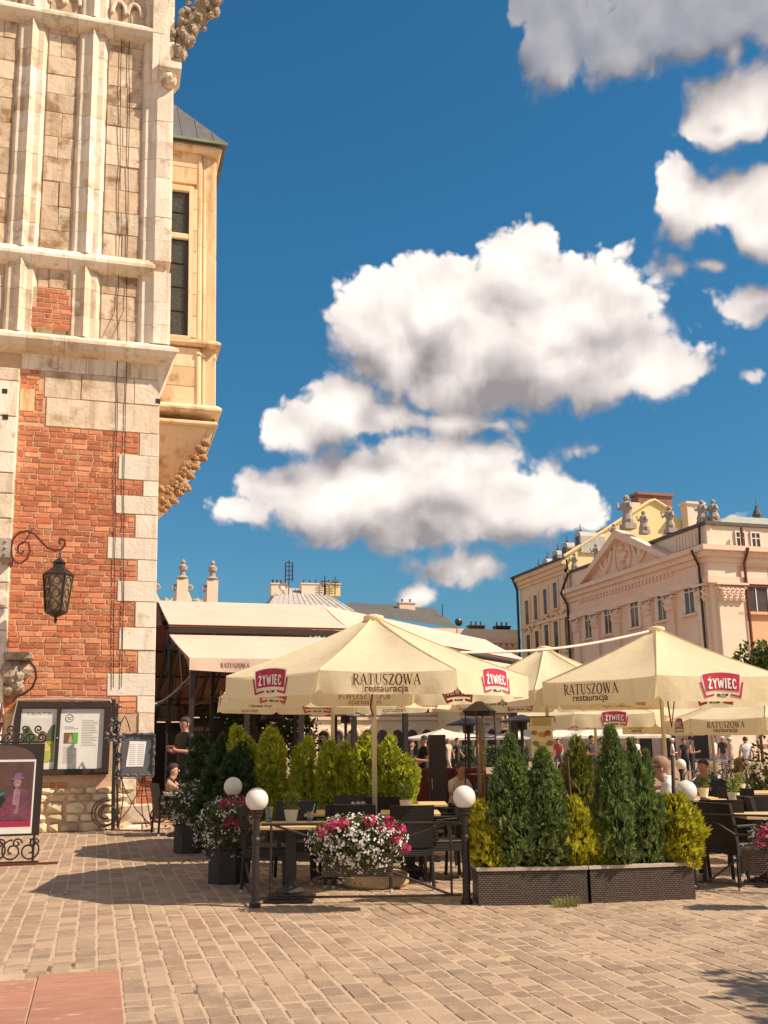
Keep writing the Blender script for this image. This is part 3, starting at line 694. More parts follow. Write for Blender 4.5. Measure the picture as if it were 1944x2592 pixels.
def statue(root, p, h, q, wide=1.0, name='statue'):
    """draped figure on a block"""
    b = MB(); x, y, z = p
    b.box(x-.34*h*.5, y-.34*h*.5, z, x+.34*h*.5, y+.34*h*.5, z+.16*h)
    b.lathe([(.17*h*wide,.16*h),(.19*h*wide,.26*h),(.13*h*wide,.45*h),(.17*h*wide,.60*h),(.16*h,.74*h),(.06*h,.80*h)], 8, p)
    b.ball((x, y, z+.89*h), .095*h, 8, 6)
    b.tube([(x, y-.16*h, z+.72*h), (x-.05*h, y-.30*h, z+.55*h), (x-.16*h, y-.2*h, z+.46*h)], .05*h, 6)
    b.tube([(x, y+.16*h, z+.72*h), (x-.1*h, y+.28*h, z+.62*h), (x-.1*h, y+.34*h, z+.82*h)], .045*h, 6)
    b.build(name, STATUE, root)
def chimney(root, x, y, z, w, d, h, m, pots=3, pm=None):
    b = MB().box(x-w/2, y-d/2, z, x+w/2, y+d/2, z+h); b.box(x-w/2-.1, y-d/2-.1, z+h, x+w/2+.1, y+d/2+.1, z+h+.15)
    c = b.build('chimney', m, root)
    for k in range(pots):
        b = MB().lathe([(.13,0),(.11,.4),(.15,.42),(.13,.5)], 8); b.build('chimney_pot', pm or SLATE, c, loc=(x-w/2+w*(k+.5)/pots, y, z+h+.15))

def capital(b, F, u, zc, hw, d0, d1):
    """leafy corinthian bell with volutes under a thin abacus"""
    F.poly(b, [(u-hw, zc-1.5), (u+hw, zc-1.5), (u+hw*1.25, zc-.25), (u-hw*1.25, zc-.25)], d0, d1+.02)
    for row, z in ((0, zc-1.25), (1, zc-.80)):
        for t in range(4+row):
            x = u-hw+2*hw*(t+.5)/(4+row); w = hw*.26
            b.tube([F.pt(x, z-.22, d1+.03), F.pt(x, z+.08, d1+.10), F.pt(x, z+.22, d1+.24), F.pt(x, z+.16, d1+.33)], [w*.9, w, w*.8, w*.3], 6)
    for s in (-1, 1): b.tube([F.pt(u+s*(hw*1.1+.16*math.cos(a)*(1-a/9)), zc-.42+.16*math.sin(a)*(1-a/9), d1+.16) for a in [k*.7 for k in range(10)]], .075, 5)
    F.box(b, u-hw*1.4, u+hw*1.4, zc-.18, zc-.002, d0, d1+.34)
def palace():
    q = random.Random(2); XP = 48.0; F = Fx('X', XP)
    def U(px, py): p = AX(px, py, XP); return p.y, p.z
    y0 = U(1790,1400)[0]; y1 = U(1441,1500)[0]
    cz = U(1790,1393)[1]; az = U(1788,1326)[1]
    root = thing('palace', 'pink baroque palace with statues and triangular pediment on its long front', 'palace', (0, 0, 0))
    b = MB().box(XP, y0, 0, XP+34, y1, cz+.3); b.build('wall', PAL, root)
    # right wing towards the camera stands in the sun
    R = Fx('Y', y0)
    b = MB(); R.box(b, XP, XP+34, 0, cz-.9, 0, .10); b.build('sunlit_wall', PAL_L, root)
    # roof and parapet
    b = MB().add([(XP+.8,y0+.8,az),(XP+34,y0+.8,az),(XP+34,y1,az),(XP+.8,y1,az),(XP+9,y0+9,az+3.2),(XP+34,y0+9,az+3.2),(XP+9,y1,az+3.2),(XP+34,y1,az+3.2)], [(0,1,5,4),(0,4,6,3),(4,5,7,6),(3,6,7,2)]); rf = b.build('roof', GREENROOF, root)
    b = MB(); F.box(b, y0-.02, y1, cz+.3, az, -.6, -.1); R.box(b, XP+.62, XP+34, cz+.3, az, -.6, -.1); b.build('attic_parapet', PAL_L, root)
    b = MB(); F.box(b, y0-.3, y1, az, az+.28, -.8, .12); R.box(b, XP+.81, XP+34, az+.01, az+.29, -.8, .12); b.build('parapet_coping', SLATE, root)
    # entablature in three bands
    for (va, vb, d, m) in ((cz-.1, cz+.32, 1.05, TRIM), (cz-.55, cz-.1, .70, TRIM), (cz-1.0, cz-.55, .42, PAL), (cz-2.2, cz-1.0, .22, PAL), (cz-2.75, cz-2.2, .36, TRIM)):
        b = MB(); F.box(b, y0-d, y1, va, vb, 0, d); b.build('cornice', m, root)
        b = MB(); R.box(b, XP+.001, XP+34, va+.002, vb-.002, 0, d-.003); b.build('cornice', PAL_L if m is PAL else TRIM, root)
    k = 0; u = y0+5.0
    while u < y1-2.6:
        b = MB(); F.box(b, u, u+.32, cz-1.35, cz-1.0, .221, .40); b.build('dentil', TRIM, root); u += .62
    # pilasters with capitals
    for px, py in ((1462,1560),(1510,1545),(1562,1530),(1642,1507),(1698,1492),(1778,1470)):
        u, v = U(px, py); zc = cz-2.75
        b = MB(); F.box(b, u-.62, u+.62, 0, zc-1.5, 0, .28); pl = b.build('pilaster', PAL_L if px > 1770 else PAL, root)
        b = MB(); capital(b, F, u, zc, .62, 0, .28); b.build('capital', TRIM, pl)
    u = XP+1.7; zc = cz-2.75
    b = MB(); R.box(b, u-1.25, u+1.25, 0, zc-1.5, .10, .42); pl = b.build('pilaster', PAL_L, root)
    b = MB(); capital(b, R, u, zc, 1.1, .1, .42); b.build('capital', TRIM, pl)
    # long-front windows
    for px, py in ((1491,1577),(1541,1565),(1608,1546),(1678,1526),(1747,1508)):
        u, v = U(px, py); F.window(root, u, v-1.45, 1.75, 3.0, .2, surround=TRIM)
        b = MB(); F.box(b, u-1.0, u+1.0, v-4.1, v-2.3, 0, .1); b.build('apron_panel', TRIM, root)
        F.window(root, u, v-9.2, 1.8, 3.6, .2, surround=TRIM)
        b = MB(); F.poly(b, [(u-1.7, v-5.2), (u, v-4.55), (u+1.7, v-5.2), (u+1.5, v-5.5), (u-1.5, v-5.5)], 0, .5); b.build('window_pediment', TRIM, root)
    for u in [y0+3+k*4.4 for k in range(6)]:
        b = MB(); F.box(b, u-1.0, u+1.0, .1, 3.6, .01, .08); b.build('shop_opening', IRON_BR, root)
    # sunlit windows of the wing
    wx = [AY(1909,1495,y0).x, AY(1909,1495,y0).x+5.2]
    zz = AY(1909,1495,y0).z
    for x in wx:
        R.window(root, x, zz-1.75, 2.6, 3.5, .2, surround=PAL_O, d=.1)
        b = MB(); R.box(b, x-1.6, x+1.6, zz-5.0, zz-2.6, .1, .2); b.build('apron_panel', PAL_O, root)
        b = MB(); R.box(b, x-1.9, x+1.9, zz-12.5, zz-6.9, .1, .24); b.build('blind_panel', PAL_O, root)
        b = MB(); R.box(b, x-1.55, x+1.55, zz-12.5, zz-7.3, .241, .30); b.build('blind_panel', PAL_L, root)
        for s in (-.75, .75): R.window(root, x-.1+s, AY(1900,1367,y0).z-.75, 1.05, 1.5, .14, surround=None, sill=True, d=-.09+.0)
    b = MB(); R.box(b, XP+3.4, XP+34, zz-5.6, zz-5.15, .1, .4); b.build('band', IRON_RD, root)
    b = MB(); R.box(b, XP+3.4, XP+34, cz-3.0, cz-2.78, .1, .3); b.build('band', IRON_RD, root)
    b = MB(); R.box(b, XP+3.3, XP+34, zz-5.1, cz-3.02, .1, .13); b.build('wall_field', PAL_O, root)
    for (x, d) in ((XP+3.15, .5),):
        b = MB().tube([(x, y0-d, az-.2),(x, y0-d, cz+.4),(x, y0-1.15, cz+.1),(x, y0-d, cz-1.0),(x, y0-d, 0)], .13, 6); b.build('drainpipe', IRON_RD, root)
    b = MB().tube([F.pt(y0+.5, az, .2), F.pt(y0+.5, cz+.4, .3), F.pt(y0+.5, cz, 1.15), F.pt(y0+.6, cz-1.2, .5), F.pt(y0+.6, 0, .5)], .12, 6); b.build('drainpipe', IRON_BR, root)
    b = MB().tube([F.pt(y1-.35, az, .2), F.pt(y1-.35, cz, 1.15), F.pt(y1-.3, cz-1.2, .45), F.pt(y1-.3, 0, .45)], .14, 6); b.build('drainpipe', IRON, root)
    # balustrade pieces
    for a, c in (((1473,1475),(1505,1460)), ((1708,1395),(1764,1375))):
        u0, v0 = U(*a); u1, v1 = U(*c); n = 7
        for k in range(n):
            u = u0+(u1-u0)*(k+.5)/n; b = MB(); F.box(b, u-.2, u+.2, cz+.7, az-.35, .1-.2, .08); b.build('baluster', TRIM, root)
    # pediment
    ua, va = U(1708,1412); ub, vb = U(1486,1487); um, vm = U(1578,1345)
    um = (ua+ub)/2; vm = va+(vm-va)*1.0
    b = MB(); F.poly(b, [(ua, cz+.33), (um, vm-.5), (ub, cz+.33)], 0, .35); pd = b.build('pediment', PAL, root)
    for (p, r) in (((ua-.6, cz+.33), (um, vm+.1)), ((ub+.6, cz+.33), (um, vm+.1))):
        b = MB(); F.poly(b, [p, r, (r[0], r[1]-.85), (p[0]+(.9 if r[0] > p[0] else -.9)*1.2, p[1])], .3, 1.1); b.build('raking_cornice', TRIM, pd)
    vc = cz+.33+(vm-cz)*.36
    b = MB(); b.tube([F.pt(um+1.5*math.cos(t), vc+1.9*math.sin(t), .42) for t in [2*PI*k/20 for k in range(21)]], .2, 6); b.build('medallion_ring', TRIM, pd)
    b = MB()
    for k in range(9): t = k*.7; b.ball(F.pt(um+.8*math.cos(t*1.9)*(k/9), vc+1.2*math.sin(t*1.9)*(k/9), .4), .36, 7, 5, jit=.2, q=q)
    b.build('relief', TRIM, pd)
    for s in (-1, 1):
        b = MB(); b.tube([F.pt(um+s*(1.9+2.6*k/8), vc+.9-1.5*math.sin(PI*k/8)-k*.08, .45) for k in range(9)], .22, 6); b.build('garland', TRIM, pd)
        b = MB(); F.box(b, um+s*3.2-.35, um+s*3.2+.35, vc-1.0, vc+.5, .35, .5); b.build('trophy', TRIM, pd)
    # statues along the skyline
    for (px, py, h, w) in ((1590,1340,3.5,.9),(1556,1372,1.9,1.2),(1632,1352,2.3,1.2),(1698,1350,2.6,.9),(1511,1428,2.2,.8),(1456,1447,2.1,1.1)):
        p = AX(px, py, XP+.5); statue(root, tuple(p), h, q, w)
    for (px, h) in ((1779,2.2),(1808,2.2)):
        p = AX(px, 1322, XP+.6) if px < 1790 else AY(px, 1320, y0+.7); statue(root, (p.x, p.y, az+.25), h, q, 1.2)
    for px, w, h in ((1762,1.2,.7),(1845,3.2,.6),(1852,.8,1.3)):
        p = AY(px, 1318, y0+8); b = MB().box(p.x-w/2, p.y, az+.5, p.x+w/2, p.y+1.5, az+1.0+h); b.build('roof_vent', TIN if px > 1800 else SLATE, root)
    p = AY(1916, 1300, y0+14); b = MB().lathe([(.5,-3),(.45,.0),(.5,.1),(.12,.9),(.2,1.0),(.04,1.1),(.02,1.9)], 8); b.build('spire', SLATE, root, loc=(p.x, p.y, AY(1916,1306,y0+14).z))
palace()

def ochre_house():
    q = random.Random(6); XP = 48.0; F = Fx('X', XP)
    def U(px, py): p = AX(px, py, XP); return p.y, p.z
    y0 = U(1441,1500)[0]+.02; y1 = U(1316,1500)[0]; ez = U(1436,1414)[1]
    root = thing('ochre_house', 'ochre town house with dormers and a yellow fire gable, behind the palace', 'house')
    g = Fx('Y', y0); A = lambda px, py: (AY(px, py, y0).x, AY(px, py, y0).z)
    rid = A(1656,1274); rx, rz = rid; back = XP+2*(rx-XP)
    b = MB().box(XP, y0+.1, 0, back, y1, ez-.2); b.build('wall', OCHRE, root)
    b = MB().add([(XP-.5,y0+.2,ez-.2),(XP-.5,y1+.4,ez-.2),(rx,y1,rz-.3),(rx,y0+.2,rz-.3),(back,y0+.2,ez-.2),(back,y1,ez-.2)], [(0,1,2,3),(3,2,5,4)]); rf = b.build('roof', SLATE, root)
    b = MB(); g.poly(b, [(XP-.2, 6), (back, 6), (back, ez-.1), (rx+2, rz-.9), (rx, rz+.2), (rx-.7, rz), (XP-.2, ez+.1)], -.5, 0); b.build('gable_wall', YELLOW, root)
    b = MB(); b.tube([(XP-.4, y0-.1, ez+.2), (rx-.7, y0-.1, rz+.1), (rx, y0-.1, rz+.35), (rx+2, y0-.1, rz-.7)], .22, 4); b.build('gable_coping', YELLOW, root)
    p = A(1661,1262); b = MB().box(p[0]-1.9, y0+.6, p[1]-2.2, p[0]+2.4, y0+2.2, p[1]+.5); b.box(p[0]-2.1, y0+.4, p[1]+.5, p[0]+2.6, y0+2.4, p[1]+.8); b.build('chimney', mat('chimney_brick', (0.34,0.16,0.11), (0.24,0.11,0.08), 3, .9), root)
    p = A(1740,1290); b = MB().box(p[0]-1.0, y0-1.5, 16, p[0]+1.1, y0-.2, p[1]+.3); b.box(p[0]-1.2, y0-1.7, p[1]+.3, p[0]+1.3, y0, p[1]+.55); b.build('chimney', PAL_L, root)
    p = A(1612,1282); b = MB().box(p[0]-.8, y0+.5, p[1]-4, p[0]+.8, y0+1.8, p[1]+.6); b.build('chimney', PAL_L, root)
    for (va, vb, d) in ((ez-.6, ez-.1, .7), (ez-1.1, ez-.6, .4), (ez-1.5, ez-1.1, .2)):
        b = MB(); F.box(b, y0, y1+.2, va, vb, 0, d); b.build('cornice', OCHRE, root)
    b = MB(); F.box(b, y0, y1+.5, ez-.12, ez+.06, .6, 1.0); b.build('gutter', IRON, root)
    b = MB().tube([F.pt(y1+.1, ez, .9), F.pt(y1+.1, ez-1.6, .3), F.pt(y1+.1, 0, .3)], .16, 6); b.build('drainpipe', IRON, root)
    for k, (px, py) in enumerate(((1336,1548),(1358,1535),(1382,1520),(1407,1504),(1435,1483))):
        u, v = U(px, py); F.window(root, u, v-1.5, 1.15, 2.9, .12, mull=False, surround=OCHRE, fm=OCHRE)
    for k, (px, py) in enumerate(((1340,1640),(1362,1630),(1386,1615),(1410,1607),(1438,1596))):
        u, v = U(px, py); F.window(root, u, v-2.0, 1.25, 3.6, .12, mull=False, surround=OCHRE, fm=OCHRE, hood=True)
    for px, py in ((1338,1760),(1366,1750),(1395,1745),(1425,1740)):
        u, v = U(px, py); F.window(root, u, v-2.0, 1.5, 3.6, .15, surround=OCHRE)
    b = MB(); F.box(b, y0+.02, y1+.1, U(1410,1565)[1]-.2, U(1410,1565)[1]+.15, 0, .25); b.build('string_course', OCHRE, root)
    for k, (px, py) in enumerate(((1357,1455),(1379,1437),(1405,1417),(1429,1397),(1462,1370))):
        dx = 1.0; p = AX(px, py, XP+dx+(.6 if k == 4 else 0)); u = p.y; z = p.z-1.4; x0 = p.x
        b = MB(); pts = [(u-.75, z), (u-.75, z+1.9)]+[(u+.75*math.cos(t), z+1.9+.6*math.sin(t)) for t in [PI*(1-k_/6) for k_ in range(1, 6)]]+[(u+.75, z+1.9), (u+.75, z)]
        kf = Fx('X', x0); kf.poly(b, pts[::-1], -3.0, 0); dm = b.build('dormer', TIN, root)
        b = MB(); kf.box(b, u-.4, u+.4, z+.5, z+1.9, .01, .06); b.build('pane', WGL, dm)
        b = MB().lathe([(.1,0),(.22,.15),(.08,.3),(.04,.9)], 6); b.build('finial', SLATE, dm, loc=kf.pt(u, z+2.45, -.4))
    p = AX(1330, 1466, XP+.5); b = MB().box(p.x-.3, p.y-1, p.z-2, p.x+2, p.y+1, p.z+.3); b.build('chimney', PAL_L, root)
ochre_house()

def far_row():
    q = random.Random(14)
    def house(name, label, Y, pxa, pxb, top_py, wm, wins, dep=14):
        F = Fx('Y', Y); x0, x1 = AY(pxa, 1700, Y).x, AY(pxb, 1700, Y).x; z = AY((pxa+pxb)/2, top_py, Y).z
        root = thing(name, label, 'house')
        b = MB().box(x0, Y, 0, x1, Y+dep, z); b.build('wall', wm, root)
        b = MB(); F.box(b, x0, x1, z-.5, z+.05, 0, .5); b.build('cornice', TRIM, root)
        n = wins; sp = (x1-x0)/n
        for fl in range(4):
            v = 5.2+fl*3.7
            if v+2.4 > z-.6: break
            for k in range(n): F.window(root, x0+sp*(k+.5), v, 1.3, 2.2, .14, surround=TRIM)
        b = MB(); F.box(b, x0, x1, 4.3, 4.65, 0, .3); b.build('string_course', TRIM, root)
        for k in range(n):
            u = x0+sp*(k+.5); w = min(1.5, sp*.36)
            pts = [(u-w, .05), (u-w, 2.4)]+[(u+w*math.cos(t), 2.4+w*math.sin(t)) for t in [PI*(1-j/8) for j in range(1, 8)]]+[(u+w, 2.4), (u+w, .05)]
            b = MB(); F.poly(b, pts[::-1], .01, .05); a = b.build('archway', WGL, root)
            b = MB(); b.tube([F.pt(u+(w+.2)*math.cos(t), 2.4+(w+.2)*math.sin(t), .1) for t in [PI*j/10 for j in range(11)]], .22, 6); b.build('arch_stones', TRIM, a)
        return root, F, x0, x1, z
    Y = 118
    r, F, x0, x1, z = house('far_house', 'cream far house with pale tin roof, chimneys and a mast', Y, 660, 872, 1545, CREAM, 6)
    p = [AY(680,1505,Y+1), AY(735,1485,Y+8), AY(880,1508,Y+8), AY(895,1540,Y-.5), AY(672,1538,Y-.5)]
    xa, xb = AY(672,1540,Y).x, AY(897,1540,Y).x; zr = AY(780,1490,Y+9).z
    b = MB().add([(xa,Y-.6,z),(xb,Y-.6,z),(xb-2.5,Y+9,zr),(xa+3.2,Y+9,zr),(xa,Y+18,z),(xb,Y+18,z)], [(0,1,2,3),(0,3,4),(1,5,2),(2,5,4,3)]); rf = b.build('roof', TIN, r)
    for k in range(14):
        t = (k+.5)/14; b = MB().tube([(xa+(xb-xa)*t, Y-.55, z+.03), (xa+3.2+(xb-xa-5.7)*t, Y+9, zr+.03)], .06, 4); b.build('seam', TIN, rf)
    for px, w in ((706,2.2),(792,3.2),(838,2.2)):
        p = AY(px, 1500, Y+7); chimney(r, p.x, Y+7, p.z-.5, w, 1.2, 1.5, PAL_L if px != 838 else YELLOW, 4)
    for px, h, cr in ((731,4.6,3),(822,2.6,1),(848,2.4,1)):
        p = AY(px, 1507, Y+6); b = MB().tube([(p.x,p.y,p.z),(p.x,p.y,p.z+h)], .07, 5)
        for k in range(cr+2): b.tube([(p.x-.5,p.y,p.z+h*(.45+.12*k)),(p.x+.5,p.y,p.z+h*(.45+.12*k))], .05, 4)
        if cr > 1:
            for s in (-.45,.45): b.tube([(p.x+s,p.y,p.z+h*.4),(p.x+s,p.y,p.z+h*.9)], .09, 5)
        b.build('aerial_mast', IRON, r)
    p = AY(714,1490,Y+5); b = MB().ball(tuple(p), .35, 8, 6, sc=(1,.4,1)); b.build('satellite_dish', WFR, r)
    r, F, x0, x1, z = house('far_house', 'far house under a wide dark grey roof with a small chimney', Y+2, 872, 1168, 1590, CREAM, 8)
    def PX(px, py, d): v = AY(px, py, Y+2+d); return (v.x, v.y, v.z)
    b = MB().add([PX(860,1545,-.5), PX(1165,1592,-.5), PX(1098,1540,8), PX(885,1525,8)], [(0,1,2,3)]); b.add([PX(1165,1592,-.5), (PX(1165,1592,14)[0]+3, Y+18, z), PX(1098,1540,8)], [(0,1,2)]); b.add([PX(860,1545,-.5), PX(885,1525,8), PX(998,1531,8), PX(1000,1552,3), PX(895,1548,2)], [(0,4,3,2,1)]); b.build('roof', SLATE, r)
    p = PX(1028,1540,6); chimney(r, p[0], p[1], p[2]-1, 2.2, 1.2, 1.6, TRIM, 2)
    p = PX(1120,1560,4); b = MB().tube([p, (p[0],p[1],p[2]+1.6)], .06, 5); b.build('aerial', IRON, r)
    r, F, x0, x1, z = house('far_house', 'low far house with ornate pale parapet, left of the ochre house', Y-6, 1160, 1318, 1618, CREAM, 5)
    k = 0; u = x0
    while u < x1-.3:
        b = MB(); F.box(b, u, u+.4, z-1.0, z-.52, 0, .35); b.build('dentil', TRIM, r); u += .8
    b = MB(); F.box(b, x0, x1, z+.05, z+1.2, -.4, .1); b.build('parapet', PAL_L, r)
    for px in (1205,1270): p = AY(px,1592,Y-4); chimney(r, p.x, Y-4, z+1.0, 1.9, 1, .7, IRON_BR, 3)
    p = AY(1161,1575,Y-4); b = MB().ball((p.x, p.y, p.z), .5, 8, 6, sc=(1,.4,1)); b.build('satellite_dish', IRON, r)
    # left: renaissance crest of the long market hall
    Yc = 62; F = Fx('Y', Yc); r = thing('market_hall', 'long white market hall with scrolled roof crest and ball pinnacles', 'hall')
    A = lambda px, py: (AY(px, py, Yc).x, AY(px, py, Yc).z)
    x0, x1 = A(150,1520)[0], A(541,1520)[0]; zb = A(470,1545)[1]
    b = MB().box(x0, Yc, 0, x1, Yc+12, zb); b.build('wall', PAL_L, r)
    for px in (292,375,460,536):
        x, z = A(px,1520)[0], zb; b = MB(); F.box(b, x-.34, x+.34, zb, zb+1.9, -.3, .3); pn = b.build('pinnacle', PAL_L, r)
        b = MB().lathe([(.32,0),(.42,.12),(.2,.28),(.16,.5),(.26,.62),(.28,.85),(.1,1.0),(.16,1.12),(.05,1.3)], 10, F.pt(x, zb+1.9, 0)); b.build('ball_finial', STATUE, pn)
    for a, c in ((292,375),(375,460),(460,536)):
        xa, xc = A(a,1520)[0]+.34, A(c,1520)[0]-.34; m = (xa+xc)/2; h = (xc-xa)/2
        pts = [(xa, zb), (xc, zb), (xc, zb+1.2)]+[(m+h*(1-t), zb+.35+.95*(1-math.sin(t*PI/2))) for t in (.15,.3,.5,.7,.9)]+[(m-h*(1-t), zb+.35+.95*(1-math.sin(t*PI/2))) for t in (.9,.7,.5,.3,.15)]+[(xa, zb+1.2)]
        b = MB(); F.poly(b, pts, -.2, .15); cr = b.build('crest_panel', PAL_L, r)
        for s in (-1, 1):
            b = MB().tube([F.pt(m+s*(h*.78+.22*math.cos(t)*(1-t/8)), zb+1.35+.24*math.sin(t)*(1-t/8), .1) for t in [k*.6 for k in range(10)]], .09, 6); b.build('scroll', STATUE, cr)
        b = MB().ball(F.pt(m, zb+.45, .15), .3, 8, 6, jit=.2, q=q); b.build('mask', STATUE, cr)
    # a tree by the wing of the palace is in the vegetation section
far_row()
# ------------------------------------------------------------------ lettering
def _strip(pts, w):
    P = [Vector((x, y, 0)) for x, y in pts]; L = []; R = []
    for i, p in enumerate(P):
        a = (P[i]-P[i-1]).normalized() if i else (P[1]-P[0]).normalized()
        c = (P[i+1]-P[i]).normalized() if i < len(P)-1 else a
        t = (a+c); t = t.normalized() if t.length > 1e-4 else a
        n = Vector((-t.y, t.x, 0)); k = 1/max(.5, n.dot(Vector((-a.y, a.x, 0)))); ww = (w[i] if isinstance(w, (list, tuple)) else w)/2*k
        L.append(p+n*ww); R.append(p-n*ww)
    return [(v.x, v.y) for v in L+R], [(len(P)+i, len(P)+i+1, i+1, i) for i in range(len(P)-1)]
TK, TN, SF = .17, .06, .055
SERIF = {
 'R': (.82, [([(.22,0),(.22,1)],TK),([(.06,.03),(.40,.03)],SF),([(.06,.97),(.24,.97)],SF),([(.28,.96),(.5,.95),(.64,.86),(.66,.74),(.6,.6),(.46,.52),(.28,.51)],[.06,.07,.12,.15,.12,.07,.06]),([(.42,.53),(.74,.02)],.15),([(.66,.03),(.90,.03)],SF)]),
 'A': (.86, [([(.10,.04),(.42,1)],TN),([(.42,1),(.76,.03)],TK),([(.22,.34),(.62,.34)],SF),([(.0,.03),(.24,.03)],SF),([(.62,.03),(.92,.03)],SF)]),
 'T': (.76, [([(.38,0),(.38,.95)],TK),([(.04,.97),(.72,.97)],.06),([(.06,.99),(.05,.78)],SF),([(.70,.99),(.71,.78)],SF),([(.22,.03),(.54,.03)],SF)]),
 'U': (.86, [([(.20,1),(.20,.34),(.26,.12),(.42,.02),(.56,.06),(.66,.2),(.68,.4),(.68,1)],[TK,TK,.14,.08,.07,.06,.06,.06]),([(.04,.97),(.36,.97)],SF),([(.56,.97),(.82,.97)],SF)]),
 'S': (.64, [([(.54,.74),(.52,.92),(.34,.98),(.16,.92),(.10,.76),(.18,.60),(.42,.44),(.52,.30),(.48,.10),(.30,.02),(.12,.06),(.06,.26)],[.05,.05,.06,.09,.13,.15,.16,.14,.10,.06,.05,.05])]),
 'Z': (.74, [([(.08,.96),(.62,.96)],.07),([(.60,.95),(.12,.05)],TK),([(.08,.04),(.66,.04)],.07),([(.09,.98),(.06,.78)],SF),([(.66,.02),(.70,.24)],SF)]),
 'O': (.86, [([(.43+.34*math.cos(t),.5+.5*math.sin(t)) for t in [2*PI*k/16 for k in range(17)]],[.06+.12*abs(math.cos(2*PI*k/16)) for k in range(17)])]),
 'W': (1.16, [([(.12,.97),(.36,.02)],TK),([(.36,.02),(.56,.95)],TN),([(.54,.97),(.80,.02)],TK),([(.80,.02),(1.02,.97)],TN),([(.0,.97),(.26,.97)],SF),([(.42,.97),(.66,.97)],SF),([(.90,.97),(1.14,.97)],SF)]),
}
SLAB = {
 'Z': (.66, [([(.06,.90),(.54,.90)],.18),([(.50,.88),(.14,.12)],.20),([(.08,.10),(.58,.10)],.18),([(.28,1.1),(.40,1.2)],.10)]),
 'Y': (.66, [([(.10,.97),(.32,.50)],.18),([(.56,.97),(.32,.50)],.16),([(.32,.52),(.32,0)],.19)]),
 'W': (.94, [([(.10,.97),(.26,.04)],.18),([(.26,.04),(.46,.80)],.14),([(.46,.80),(.64,.04)],.18),([(.64,.04),(.82,.97)],.14)]),
 'I': (.34, [([(.17,0),(.17,1)],.20)]),
 'E': (.58, [([(.16,0),(.16,1)],.20),([(.26,.91),(.52,.91)],.16),([(.26,.50),(.46,.50)],.14),([(.26,.09),(.54,.09)],.16)]),
 'C': (.64, [([(.54,.70),(.50,.88),(.34,.94),(.18,.82),(.15,.5),(.18,.18),(.34,.06),(.50,.12),(.56,.32)],[.10,.13,.15,.18,.20,.18,.15,.13,.10])]),
}
def glyphs(text, font, space=.06):
    """list of (pts, faces, layer) with the text's width normalised to height 1"""
    x = 0; out = []
    for ch in text:
        w, strokes = font[ch]
        for i, (p, sw) in enumerate(strokes):
            v, f = _strip(p, sw); out.append(([(a+x, b) for a, b in v], f, i))
        x += w+space
    return out, x-space
_txt = {}
def sans(text, bold=.0):
    if (text, bold) in _txt: return _txt[(text, bold)]
    c = bpy.data.curves.new('t', 'FONT'); c.body = text; c.size = 1.0; c.offset = bold; c.resolution_u = 3
    o = bpy.data.objects.new('t', c); COL.objects.link(o)
    dg = bpy.context.evaluated_depsgraph_get(); me = bpy.data.meshes.new_from_object(o.evaluated_get(dg))
    v = [(a.co.x, a.co.y) for a in me.vertices]; f = [tuple(p.vertices) for p in me.polygons]
    bpy.data.objects.remove(o); bpy.data.curves.remove(c); bpy.data.meshes.remove(me)
    w = max(a for a, _ in v)-min(a for a, _ in v); m0 = min(a for a, _ in v); v = [(a-m0, b) for a, b in v]
    _txt[(text, bold)] = ([(v, f, 0)], w); return _txt[(text, bold)]
def put(b, gl, S, u0, v0, sx, sy, off, mi=0, arch=None):
    """lay glyphs on a surface S(u, v, offset)"""
    for pts, faces, layer in gl:
        q = []
        for x, y in pts:
            u, v = u0+x*sx, v0+y*sy
            if arch: v += arch(u)
            q.append(S(u, v, off+.0008*layer*(1 if off > 0 else -1)))
        b.add(q, faces, mi)
INK_B = flat('brown_print', (0.10,0.022,0.014)); INK_R = flat('red_print', (0.46,0.012,0.040)); INK_W = flat('white_print', (0.82,0.80,0.76)); INK_K = flat('black_print', (0.03,0.02,0.02))
INK_S = flat('shown_through_print', (0.36,0.22,0.09)); INK_G = flat('gold_print', (0.42,0.30,0.12))
def restaurant_name(S, parent, u, v, w, side=1, m=None, sub=True):
    g, gw = glyphs('RATUSZOWA', SERIF, .05); s = w/gw; h = w*.165; b = MB(); put(b, g, S, u-w/2, v, s, h, .008*side); 
    if sub:
        g2, w2 = sans('restauracja', .012); k = w*.64/w2; put(b, g2, S, u-w*.32, v-h*.62, k, k*1.05, .008*side)
    return b.build('lettering', m or INK_B, parent)
